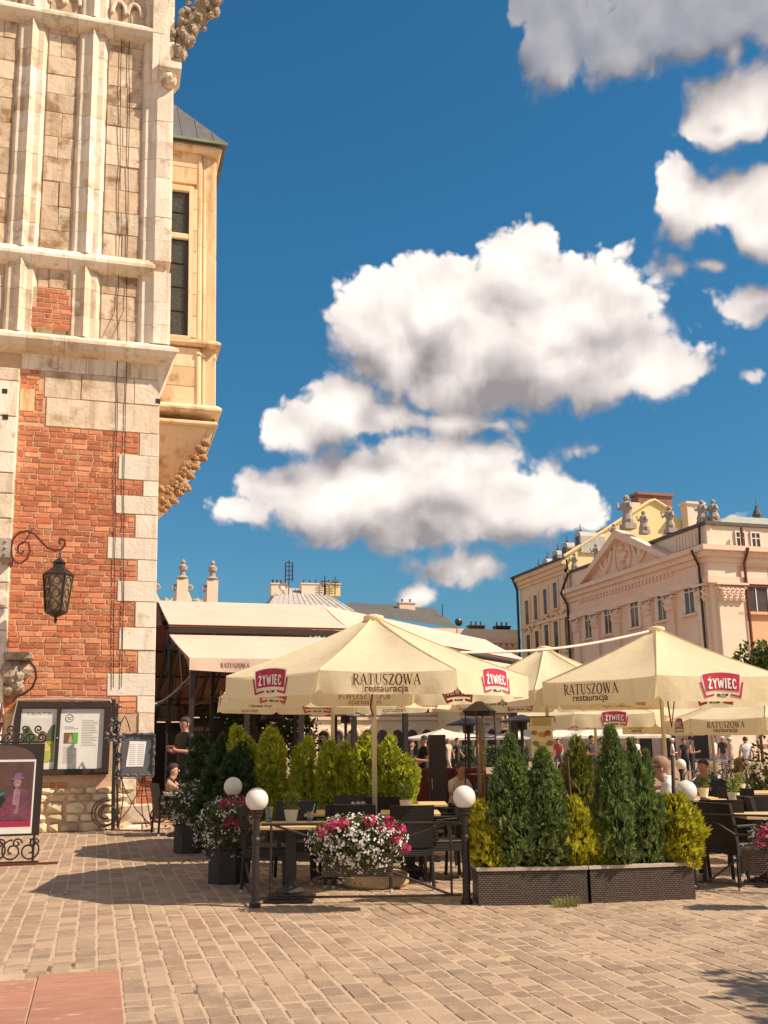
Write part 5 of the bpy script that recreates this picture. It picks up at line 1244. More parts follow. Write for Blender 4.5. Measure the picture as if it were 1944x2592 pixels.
# flowers
LEAF = leafmat('flower_leaves', (0.085,0.11,0.030), (0.05,0.07,0.02), (0.20,0.20,0.05), .3)
PETAL = mat('white_petals', (0.80,0.76,0.72), (0.74,0.68,0.66), 8, .7, transl=.25, island=True, rand=.06)
PINK = mat('magenta_petals', (0.50,0.02,0.13), (0.36,0.012,0.07), 8, .7, transl=.2, island=True, rand=.25)
def flowers(root, c, rx, ry, rz, nleaf, nwhite, pinks, seed, droop=.5, upper=0.0):
    q = random.Random(seed); lf, wh, pk = MB(), MB(), MB()
    def pt(k=1.0):
        while True:
            v = Vector((q.uniform(-1,1), q.uniform(-1,1), q.uniform(-1,1)))
            if .15 < v.length < 1: break
        v = v.normalized()*k*q.uniform(.75,1.08)
        x = Vector((c[0]+v.x*rx, c[1]+v.y*ry, c[2]+v.z*rz*(1.0 if v.z > 0 else 1+droop)*(1 if v.z > 0 else q.uniform(.6,1)))); return x, v
    for i in range(nleaf):
        p, v = pt(q.uniform(.5,1)); d = (v+Vector((q.uniform(-.8,.8), q.uniform(-.8,.8), q.uniform(-.5,.7)))).normalized(); s = d.orthogonal().normalized(); s = (Matrix.Rotation(q.uniform(0,6.28), 3, d) @ s); l = q.uniform(.025,.055); n = d.cross(s)
        lf.add([p, p+d*l*.5+s*l*.34, p+d*l+n*l*.2, p+d*l*.5-s*l*.34], [(0,1,2,3)])
    def bloom(b, p, v, r, k):
        n = (v+Vector((q.uniform(-.5,.5), q.uniform(-.5,.5)-.25, q.uniform(-.2,.5)))).normalized(); s = n.orthogonal().normalized(); t = n.cross(s); a0 = q.uniform(0, 6.28); vs = [p+n*r*.15]; fs = []
        for j in range(k):
            a = a0+2*PI*j/k; a1 = a+PI/k*.85; a2 = a-PI/k*.85; e = lambda ang, rr: p+(s*math.cos(ang)+t*math.sin(ang))*rr+n*r*.3
            c0 = len(vs); vs += [e(a2, r*.8), e(a, r), e(a1, r*.8)]; fs.append((0, c0, c0+1, c0+2))
        b.add(vs, fs)
    for i in range(nwhite//5):
        p0, v0 = pt(1.0)
        for j in range(5):
            p = p0+Vector((q.gauss(0,.022), q.gauss(0,.022), q.gauss(0,.018))); bloom(wh, p, v0, q.uniform(.009,.016), 5)
    for (dx, dz, r) in pinks:
        p0 = Vector((c[0]+dx*rx, c[1]-ry*.75+.05*abs(dx), c[2]+dz*rz))
        for j in range(34):
            v = Vector((q.gauss(0,1), q.gauss(0,1), q.gauss(0,.8))).normalized(); bloom(pk, p0+v*r, v, q.uniform(.014,.022), 4)
    lf.build('leaves', LEAF, root, kind='stuff'); wh.build('white_blossoms', PETAL, root, kind='stuff')
    if pinks: pk.build('pink_blossoms', PINK, root, kind='stuff')
def tub(label, px, py, h, r, flo, seed, pk):
    p = G(px, py); root = thing('flower_tub', label, 'flower tub', (p.x, p.y, 0), .2)
    b = MB().lathe([(r*.92,0),(r,.02),(r*1.0,h-.03),(r*1.06,h-.02),(r*1.06,h),(r*.95,h),(r*.95,h-.05)], 8); b.build('tub', BOX, root)
    b = MB().lathe([(r*.9,h-.06),(.01,h-.05)], 8, caps=False); b.build('soil', SOIL, root)
    flowers(root, (0, 0, flo[2]), flo[0], flo[0]*.85, flo[1], 2200, 800, pk, seed)
tub('round dark tub of white flowers and pink pelargoniums left of the front lamp post', 578, 2236, .42, .25, (.42,.33,.64), 3, [(-.25,.25,.06),(-.05,.15,.05),(.05,.95,.06),(.35,.8,.05),(-.35,.85,.055),(.3,.55,.05)])
tub('round dark tub of white flowers nearer the tower, behind the first tub', 480, 2160, .42, .25, (.46,.36,.70), 4, [(.5,.75,.055),(.1,.05,.045)])

# trees behind and at the right
def tree(label, x, y, h, r, trunk_h, m, seed, n=5200, leaf=.16, name='tree'):
    q = random.Random(seed); root = thing(name, label, 'tree', (x, y, 0))
    b = MB().tube([(0,0,0),(.05,0,trunk_h*.5),(0,.05,trunk_h),(.1,0,h*.75)], .16, 8, r1=.05)
    cl = [(q.uniform(-.6,.6)*r, q.uniform(-.6,.6)*r, trunk_h+(h-trunk_h)*q.uniform(.15,.88), q.uniform(.3,.5)*r) for _ in range(16)]
    for (a, c, z, s) in cl: b.tube([(0,0,trunk_h*.9),(a*.5,c*.5,(trunk_h+z)/2),(a,c,z)], .05, 5, r1=.012)
    b.build('trunk', BARK, root); b = MB()
    for i in range(n):
        a, c, z, s = q.choice(cl); v = Vector((q.gauss(0,1), q.gauss(0,1), q.gauss(0,.8))).normalized()*s*q.uniform(.55,1.08); p = Vector((a, c, z))+v
        d = (v.normalized()+Vector((q.uniform(-.8,.8), q.uniform(-.8,.8), q.uniform(-.6,.5)))).normalized(); s_ = d.orthogonal().normalized(); s_ = Matrix.Rotation(q.uniform(0,6.28), 3, d) @ s_; l = leaf*q.uniform(.6,1.3)
        b.add([p, p+d*l*.5+s_*l*.3, p+d*l, p+d*l*.5-s_*l*.3], [(0,1,2,3)])
    b.build('crown', m, root)
TL1 = leafmat('tree_leaves', (0.085,0.115,0.03), (0.05,0.07,0.02), (0.16,0.18,0.045), .35)
x, y = ground_at(1955, 33); tree('green tree at the right edge rising behind the front parasol', x, y, zat(x, y, 1628), 1.15, 1.8, TL1, 4)
x, y = ground_at(1955, 17); tree('low green bush at the right edge behind the parasol pole', x, y, zat(x, y, 1880), .62, .2, TL1, 5, 1800, .08, 'bush')
x, y = ground_at(700, 30); tree('leafy tree seen under the awning above the bright thujas', x, y, 3.4, 1.6, 1.0, TL1, 6, 4200, .15)
x, y = ground_at(590, 34); tree('leafy tree seen under the awning right of the waiter', x, y, 3.2, 1.2, 1.2, TL1, 7, 2200, .15)
# far green hedge across the square
for px, D, w, lab in ((1150, 66, 5, 'dark clipped hedge across the square, left'), (1240, 64, 5, 'dark clipped hedge across the square, by the glass heater')):
    x, y = ground_at(px, D); q = random.Random(px); b = MB()
    for i in range(1500):
        p = Vector((q.uniform(-w/2, w/2), q.uniform(-.5,.5), q.uniform(.1,1.3))); d = Vector((q.uniform(-1,1), q.uniform(-1,.2), q.uniform(-.3,1))).normalized(); s = d.orthogonal().normalized(); l = .2
        b.add([p, p+d*l*.5+s*l*.4, p+d*l, p+d*l*.5-s*l*.4], [(0,1,2,3)])
    root = thing('hedge', lab, 'hedge', (x, y, 0)); b.build('foliage', TH_S, root)
    b = MB().box(-w/2, -.35, 0, w/2, .35, 1.15); b.build('branches', mat('hedge_inside', (.02,.03,.012), None, 5, .9), root)

# a street tree outside the right edge shades the near corner of the paving
tree('leafy street tree just outside the right edge, shading the near paving', 7.85, 3.85, 4.0, 1.1, 1.6, TL1, 21, 3000, .16)
# ------------------------------------------------------------------ lamp posts, railings
GLOBE = mat('opal_globe', (0.84,0.80,0.75), (0.82,0.77,0.71), 2, 0.30, transl=.25)
RUBBER = flat('pale_foot_cap', (.55,.50,.45))
def _lamp():
    root = thing('globe_lamp', 'x', 'lamp', (0,0,0), 0, 'globe lamps on the terrace railing')
    b = MB().lathe([(.060,.012),(.060,.05),(.040,.07),(.036,.60),(.044,.62),(.044,.66),(.036,.68),(.034,.86),(.050,.88),(.050,.92),(.040,.925)], 14); b.build('post', IRON, root)
    b = MB().lathe([(.035,.90),(.062,.915),(.070,.945),(.058,.95)], 14); b.build('lamp_holder', IRON, root)
    b = MB().ball((0,0,1.045), .117, 28, 18); b.build('globe', GLOBE, root, smooth=True)
    return root
LAMP = _lamp(); _first = True
def lamp(label, x, y, s=1.0, sz=None):
    global _first
    if _first: _first = False; LAMP.location = (x, y, 0); LAMP['label'] = label; LAMP.scale = (s, s, sz or s); return LAMP
    return dup(LAMP, label, (x, y, 0), 0, (s, s, sz or s))
PA, PB, PC = G(645,2300), G(1182,2292), G(1756,2256)
lamp('front globe lamp on a black post at the railing corner left of the flower box', PA.x, PA.y)
lamp('globe lamp on a black post between the flower box and the planters', PB.x, PB.y)
lamp('globe lamp on a black post at the right end of the planters', PC.x, PC.y)
p2 = AY(590,1991,13.2); lamp('globe lamp just left of the front one, in shadow behind the pink flowers', p2.x, p2.y, 1.0, zat(p2.x, p2.y, 1991)/1.045)
p3 = AY(522,1960,16.4); lamp('farthest globe lamp on the left, half hidden by a dark thuja', p3.x, p3.y, 1.0, zat(p3.x, p3.y, 1960)/1.045)
for px, py, D, lab in ((1718,1935,22,'small far globe lamp before the bicycles, left'),(1800,1942,21,'small far globe lamp behind the thin parasol pole'),(1900,1945,20,'small far globe lamp by the low bush at the right edge')):
    x, y = ground_at(px, D); lamp(lab, x, y, 1.0, max(.7, zat(x, y, py))/1.045)
def railing(label, A, B, z0=.10, z1=.80, mid=True):
    A, B = Vector((A[0], A[1], 0)), Vector((B[0], B[1], 0)); d = B-A; L = d.length-.10; d.normalize()
    root = thing('railing', label, 'railing', tuple(A+d*.05), math.atan2(d.y, d.x), 'iron railings round the terrace')
    i0, i1 = .10, L-.10; r = .012
    def bar(n, *pts): b = MB().tube(pts, r, 6); b.build(n, IRON, root)
    bar('rail', (0,0,z1), (L,0,z1)); bar('rail', (0,0,z0), (L,0,z0)); bar('stile', (i0,0,z0), (i0,0,z1)); bar('stile', (i1,0,z0), (i1,0,z1))
    if mid:
        a, c = L*.36, L*.64; m0, m1 = .34, .60
        bar('rail', (a,0,m0), (c,0,m0)); bar('rail', (a,0,m1), (c,0,m1))
        for (x, z, u, v) in ((i0,z0,a,m0),(i0,z1,a,m1),(i1,z0,c,m0),(i1,z1,c,m1)): bar('brace', (x,0,z), (u,0,v))
    else:
        bar('brace', (i0,0,z0), (i1,0,z1)); bar('brace', (i0,0,z1), (i1,0,z0))
    return root, d, L
R1, dR, LR = railing('front iron railing between two globe lamps, carrying the flower box', PA, PB)
PD = G(2080, 2272)
railing('iron railing bay right of the planters at the picture edge', PC, PD)
railing('left iron railing bay running back from the corner lamp', PA, (p2.x, p2.y)); railing('left iron railing bay nearest the tower, behind the tubs', (p2.x, p2.y), (p3.x, p3.y), mid=False)
# flower box hung on the front railing
c = AD(905, 2112, (PA-ORG).dot(FW)*.5+(PB-ORG).dot(FW)*.5-.16)
fb = thing('flower_box', 'wicker box overflowing with white flowers and magenta pelargoniums on the railing', 'flower box', (c.x, c.y, 0), math.atan2(dR.y, dR.x))
b = MB().box(-.34,-.10,.34,.34,.12,.56); b.build('basket', WEAVE, fb)
flowers(fb, (0,-.03,.66), .47, .22, .25, 3200, 1500, [(-.5,.62,.055),(-.72,.45,.055),(-.30,.70,.05),(.55,.55,.055),(.88,.45,.05),(.80,.12,.045),(.98,-.25,.045),(.25,.82,.05),(.66,.75,.05)], 9, droop=.55)
q_ = AD(1935, 2105, 9.6); fb2 = thing('flower_box', 'flower box with reddish blooms cut by the right edge on the railing', 'flower box', (q_.x, q_.y, 0), math.atan2(dR.y, dR.x))
b = MB().box(-.20,-.10,.36,.34,.12,.56); b.build('basket', WEAVE, fb2)
flowers(fb2, (.12,-.03,.64), .30, .18, .18, 700, 200, [(-.6,.5,.05),(-.3,.7,.05),(-.75,0,.045),(.1,.4,.05)], 12)

# ------------------------------------------------------------------ tables and chairs
RATTAN = weave_mat('black_rattan', (0.030,0.021,0.018), (0.018,0.013,0.011))
SEATC = mat('grey_seat', (0.06,0.045,0.04), (0.045,0.033,0.03), 20, .6)
WOOD = mat('pale_table_wood', (0.62,0.44,0.24), (0.54,0.36,0.18), 4, .5, .1, 30, stretch=(1,8,1))
def _chair():
    root = thing('chair', 'x', 'chair', (0,0,0), 0, 'black rattan chairs on the terrace')
    b = MB().box(-.24,-.23,.36,.24,.24,.45); b.build('seat', RATTAN, root)
    b = MB().box(-.225,-.18,.45,.225,.235,.475,bev=.01); b.build('cushion', SEATC, root)
    b = MB(); t = .045
    vs = []
    for z, y in ((.45,-.235),(.66,-.262),(.90,-.31)):
        for x in (-.245,-.12,.12,.245): vs.append((x, y-.012*(1-abs(x)/.245), z))
    k = len(vs); vs += [(x, y+t, z) for x, y, z in vs]; fs = []
    for i in range(2):
        for j in range(3): a = i*4+j; fs += [(a,a+1,a+5,a+4),(a+k,a+4+k,a+5+k,a+1+k)]
    for j in range(3): fs += [(8+j,9+j,9+j+k,8+j+k),(j,j+k,j+1+k,j+1)]
    for i in range(2): fs += [(i*4,i*4+4,i*4+4+k,i*4+k),(i*4+3,i*4+3+k,i*4+7+k,i*4+7)]
    b.add(vs, fs); b.build('backrest', RATTAN, root)
    for s in (-1, 1):
        b = MB().box(s*.265-.025,-.26,.645,s*.265+.025,.19,.675,bev=.008); b.build('armrest', RATTAN, root)
        b = MB().box(s*.265-.022,.15,.45,s*.265+.022,.19,.644); b.build('arm_post', RATTAN, root)
        for y in (-.215,.215):
            x = s*.225; b = MB().tube([(x,y,.40),(x*1.06,y*1.1,.03)], .021, 6); l = b.build('leg', RATTAN, root)
            b = MB().lathe([(.020,0),(.020,.03)], 8, (x*1.06,y*1.1,0)); b.build('foot_cap', RUBBER, l)
    return root
CH = _chair(); _ch1 = True
def chair(label, px, py, rz, D=None):
    global _ch1
    x, y = (G(px, py).x, G(px, py).y) if D is None else ground_at(px, D)
    if _ch1: _ch1 = False; CH.location = (x, y, .018); CH.rotation_euler.z = rz; CH['label'] = label; return
    dup(CH, label, (x, y, .018), rz)
def _table():
    root = thing('table', 'x', 'table', (0,0,0), 0, 'pale wooden tables on the terrace')
    b = MB().box(-.36,-.36,.72,.36,.36,.755,bev=.006); b.build('table_top', WOOD, root)
    b = MB().box(-.055,-.055,.11,.055,.055,.72); b.box(-.25,-.25,.695,.25,.25,.719); b.build('pedestal', IRON, root)
    b = MB()
    for k in range(4): s = .25-k*.045; b.box(-s,-s,.022*k+.002,s,s,.022*(k+1))
    b.lathe([(.16,.088),(.06,.14)], 4); b.build('stepped_base', IRON, root)
    return root
TBL = _table(); _tb1 = True
def table(label, px, py=None, rz=0.0, D=None):
    global _tb1
    x, y = (G(px, py).x, G(px, py).y) if D is None else ground_at(px, D)
    if _tb1: _tb1 = False; TBL.location = (x, y, .018); TBL.rotation_euler.z = rz; TBL['label'] = label
    else: dup(TBL, label, (x, y, .018), rz)
    return Vector((x, y, .775))
CA = -.28        # the terrace follows the front railing
T1 = table('pale wooden table with black stepped foot just inside the front railing', 735, 2282, CA)
T2 = table('pale table behind the flower box, right of the parasol pole', 1035, None, CA, 12.3)
T3 = table('pale table before the bright thujas with two plant pots', 1062, None, CA, 14.0)
T4 = table('pale table between the parasol pole and the railing lamp, in shade', 850, None, CA, 12.4)
T5 = table('pale table nearest the right picture edge', 1925, None, CA, 11.4)
T6 = table('pale table behind the chairs at the right edge', 1890, None, CA, 13.4)
T7 = table('pale table near the far planters at the right', 1905, None, CA, 16.2)
T8 = table('pale table behind the seated man', 1745, None, CA, 14.6)
T9 = table('pale table beside the seated woman near the tower', 470, None, 0, 18.0)
chair('black rattan chair pulled up behind the stepped table foot', 742, 2238, PI+CA)
chair('black rattan chair left of the stepped table, against the corner lamp', 672, 2255, -PI/2+CA)
chair('black rattan chair with its back to the viewer, right of the flower box', 1035, 2252, CA+.15)
chair('black rattan chair in front of the lamp post left of the planters', 1128, 2235, PI/2+CA+.2)
chair('black rattan chair behind the flower box, half covered by blossoms', 905, 2246, CA-.1)
chair('black rattan chair with a checked blanket, left of the parasol pole', 868, None, CA+.2, 11.7)
chair('black rattan chair right beside the parasol pole, back to the viewer', 968, None, CA, 13.2)
chair('black rattan chair facing the viewer before the bright thujas', 890, None, PI+CA, 13.1)
chair('black rattan chair at the right of the shaded table', 1105, None, PI/2+CA, 12.9)
chair('black rattan chair farther back, right of the two plant pots', 1120, None, PI/2+CA, 14.5)
chair('black rattan chair behind the glass heater foot', 1190, None, CA+2.4, 12.2)
chair('black rattan armchair right of the planters, angled to the right', 1866, 2248, -PI/2+CA+.55)
chair('black rattan chair directly behind the angled armchair', 1805, None, CA-.2, 11.9)
chair('black rattan chair in the second row at the right, back to viewer', 1885, None, CA+.1, 12.6)
chair('black rattan chair in the third row at the right', 1850, None, CA-.3, 14.6)
chair('black rattan chair at the right edge of the picture, third row', 1940, None, PI/2+CA, 14.2)
chair('black rattan chair behind the white far table, right', 1840, None, PI+CA, 17.0)
chair('black rattan chair the seated man uses', 1712, None, -PI/2+CA-.15+PI, 12.0)
chair('black rattan chair at the edge next to the angled armchair', 1962, 2215, -PI/2+CA)
chair('black rattan chair the woman with the menu sits on, near the tower', 434, None, -PI/2+.2, 18.2)
# blanket over a chair back
x, y = ground_at(868, 11.7); rzb = CA+.2
b = MB(); N = 8; M_ = 7; vs = []
for i in range(N+1):
    for j in range(M_+1):
        t = j/M_; vs.append((.05+.17*i/N, -.335-.03*math.sin(t*PI)-(.0 if t < .5 else 0)+(.07 if t > .93 else 0), .52+.40*t+.01*math.sin(i*2.1)))
b.add(vs, [(i*(M_+1)+j, (i+1)*(M_+1)+j, (i+1)*(M_+1)+j+1, i*(M_+1)+j+1) for i in range(N) for j in range(M_)])
CHK = mat('checked_wool', (0.60,0.52,0.52), (0.08,0.05,0.06), 60, .9, detail=0)
o = b.build('blanket', CHK, None, smooth=True, loc=(x, y, .02)); o.rotation_euler.z = rzb; tag(o, 'pale checked blanket hung over a black chair back', 'blanket')
# pots, glasses on tables
POTW = flat('cream_pot', (0.74,0.66,0.46)); HERB = leafmat('herb_leaves', (0.15,0.20,0.035), (0.09,0.13,0.03), (0.28,0.30,0.06), .3); GLS = glass('drinking_glass'); STRAW = flat('striped_straw', (.7,.6,.6))
def pot(label, base, dx, dy, s=1.0, seed=1):
    q = random.Random(seed); root = thing('plant_pot', label, 'plant pot', (base.x+dx, base.y+dy, base.z), 0, 'herb pots on the tables', scale=s)
    b = MB().lathe([(.045,0),(.065,.10),(.068,.115),(.058,.115),(.055,.09)], 16); b.build('pot', POTW, root, smooth=False); b = MB()
    for i in range(260):
        a = q.uniform(0,6.28); r = q.uniform(0,.05); h = q.uniform(.02,.16); p = Vector((r*math.cos(a)*(1+h*4), r*math.sin(a)*(1+h*4), .10+h)); d = Vector((math.cos(a)*.8, math.sin(a)*.8, q.uniform(-.2,1))).normalized(); sd = d.orthogonal().normalized(); l = q.uniform(.02,.045)
        b.add([p, p+d*l*.5+sd*l*.2, p+d*l, p+d*l*.5-sd*l*.2], [(0,1,2,3)])
    b.build('herb', HERB, root)
def tumbler(label, base, dx, dy, h=.13, r=.035, straw=False):
    root = thing('drinking_glass', label, 'glass', (base.x+dx, base.y+dy, base.z), 0, 'drinking glasses')
    b = MB().lathe([(r*.75,0),(r,h),(r*.93,h),(r*.70,.01)], 14, caps=False); b.build('bowl', GLS, root, smooth=True)
    b = MB().lathe([(r*.70,.012),(r*.80,h*.35)], 12); b.build('drink', glass('drink_liquid', (.55,.45,.30)), root)
    if straw: b = MB().tube([(0,0,.01),(.05,0,h+.08)], .004, 5); b.build('straw', STRAW, root)
pot('cream herb pot on the table inside the front railing', T1, .02, .12, 1.15, 2)
tumbler('tall glass left of the herb pot on the front table', T1, -.22, .10, .17, .042); tumbler('short glass with a straw right of the herb pot', T1, .22, .08, .11, .04, True)
pot('cream herb pot at the front of the table behind the flower box', T2, -.05, .0, 1.2, 3); pot('cream herb pot farther back before the bright thujas', T3, -.22, .05, 1.2, 4)
pot('cream herb pot on the table right of the seated man', T8, .1, -.1, 1.2, 5); pot('herb pot on the far right table near the bicycles', T7, -.3, 0, 1.1, 6); pot('herb pot at the right side beside the angled armchair', T6, -.35, -.1, 1.2, 7)
b = MB().lathe([(.034,0),(.036,.03),(.036,.15),(.014,.21),(.014,.25)], 12); o = b.build('water_bottle', glass('bottle_glass', (.8,.85,.85)), None, smooth=True, loc=(T9.x-.08, T9.y-.15, T9.z)); tag(o, 'clear water bottle on the table near the tower', 'bottle')
tumbler('clear glass beside the water bottle near the tower', T9, -.24, -.18, .12)

# ------------------------------------------------------------------ heater, menu banner, cabinets
def heater():
    x, y = ground_at(1216, 12.4); root = thing('patio_heater', 'tall glass-tube patio heater with a copper tint left of the planters', 'patio heater', (x, y, 0), .2)
    zt = zat(x, y, 1800)
    for sx in (-1, 1):
        for sy in (-1, 1): b = MB().tube([(sx*.17,sy*.17,.0),(sx*.13,sy*.13,zt)], .011, 6); b.build('frame_rod', IRON_BR, root)
    for z in (.72, 1.2, 1.65): s = .17-.04*z/zt+.002; b = MB().tube([(-s,-s,z),(s,-s,z),(s,s,z),(-s,s,z),(-s,-s,z)], .008, 5); b.build('guard_ring', IRON_BR, root)
    b = MB().lathe([(.06,.74),(.06,zt-.08)], 16, caps=False); b.build('glass_tube', glass('amber_glass', (.78,.62,.42), .05, .7), root, smooth=True)
    b = MB().lathe([(.02,.74),(.025,zt-.1)], 8); b.build('burner', mat('brass', (.45,.25,.10), None, 8, .35, metal=.8), root)
    b = MB().lathe([(.19,.02),(.20,.10),(.18,.70),(.14,.73)], 4); b.build('gas_box', IRON, root); b = MB().lathe([(.20,zt-.06),(.26,zt),(.05,zt+.12)], 4); b.build('cap', IRON, root)
heater()
def mush(label, px, py, D):
    x, y = ground_at(px, D); zt = zat(x, y, py); root = thing('patio_heater', label, 'patio heater', (x, y, 0), 0, 'mushroom patio heaters')
    b = MB().lathe([(.40,zt-.06),(.38,zt-.03),(.10,zt+.06),(.02,zt+.08)], 18); b.build('reflector', IRON, root); b = MB().lathe([(.03,0),(.03,zt-.2),(.10,zt-.19),(.10,zt-.06)], 10); b.build('pole', IRON_BR, root); b = MB().lathe([(.22,0),(.22,.55),(.1,.6)], 12); b.build('base', IRON_BR, root)
mush('mushroom heater with dark disc left of the glass-tube heater', 1186, 1828, 17.5); mush('mushroom heater with dark disc left of the menu banner', 1322, 1820, 18.0); mush('mushroom heater with dark disc behind the bright thujas', 875, 1805, 19.0)
def cabinet(label, pxa, pxb, pya, D, m, name='cabinet'):
    x0, y0 = ground_at(pxa, D); x1, y1 = ground_at(pxb, D); z = zat(x0, y0, pya); L = math.hypot(x1-x0, y1-y0); root = thing(name, label, name.replace('_', ' '), (x0, y0, 0), math.atan2(y1-y0, x1-x0))
    b = MB().box(0,0,0,L,.4,z,bev=.01); b.build('body', m, root); b = MB().box(L*.06,-.012,z*.08,L*.94,0,z*.94); b.build('door', m, root); b = MB().box(L*.12,-.03,z*.5,L*.15,-.012,z*.6); b.build('handle', RUBBER, root)
cabinet('tall black service cabinet behind the bright thujas', 1086, 1128, 1860, 16.0, IRON)
MAROON = mat('maroon_cloth', (0.13,0.018,0.022), (0.09,0.012,0.016), 3, .8)
cabinet('tall dark post box right of the glass heater', 1295, 1312, 1800, 18.5, IRON, 'pillar')
def bench(label, px, py, D, w):
    x, y = ground_at(px, D); zt = zat(x, y, py); root = thing('sofa', label, 'sofa', (x, y, 0), CA, 'maroon sofas of the neighbouring cafe')
    b = MB().box(-w/2,-.35,.12,w/2,.30,.42,bev=.03); b.build('seat', MAROON, root); b = MB().box(-w/2,.22,.42,w/2,.36,max(.75, zt),bev=.03); b.build('backrest', MAROON, root)
    for s in (-1,1): b = MB().box(s*w/2-.07 if s > 0 else -w/2-.005, -.34, .42, w/2+.005 if s > 0 else -w/2+.07, .219, .62); b.build('armrest', MAROON, root)
bench('maroon sofa behind the right end of the bright thujas', 1130, 1945, 17.0, 1.3); bench('maroon sofa between the cabinet and the glass heater', 1190, 1960, 18.0, 1.2); bench('maroon sofa left of the dark thujas behind the heater', 1268, 1962, 17.6, 1.0)
def banner():
    D = 15.6; p = AD(1342, 1815, D); r = AD(1397, 1818, D); bt = AD(1345, 1926, D); W = (r-p).length; Hh = p.z-bt.z; ang = math.atan2(r.y-p.y, r.x-p.x)
    root = thing('menu_banner', 'hanging cream menu banner with three rows of dishes, right of the heater', 'banner', (p.x, p.y, bt.z), ang)
    b = MB().box(0,-.006,0,W,.006,Hh); b.build('cloth', flat('banner_cloth', (.80,.72,.45)), root); b = MB().tube([(-.02,0,Hh),(W+.02,0,Hh)], .012, 6); b.build('rod', IRON, root); b = MB().box(.02,-.010,Hh*.80,W-.02,-.0065,Hh*.97); b.build('heading', flat('banner_heading', (.55,.42,.18)), root)
    q = random.Random(3); cs = [flat('dish_%d' % k, c) for k, c in enumerate(((.45,.16,.04),(.55,.30,.06),(.30,.10,.05),(.20,.25,.05),(.70,.55,.30)))]
    for rw in range(3):
        for k in range(3):
            b = MB(); cx, cz = W*(.2+.3*k), Hh*(.14+.24*rw)
            for j in range(3):
                n = 9; a = .035*q.uniform(.7,1.2)*W/.34; o = (cx+q.uniform(-.03,.03), cz+q.uniform(-.02,.02)); b.add([(o[0]+a*math.cos(6.283*t/n)*1.3, -.0075-.001*j, o[1]+a*math.sin(6.283*t/n)) for t in range(n)], [tuple(range(n))], j)
            b.build('dish_picture', [cs[(rw+k) % 5], cs[(rw+k+2) % 5], cs[(k+rw*2+1) % 5]], root)
banner()

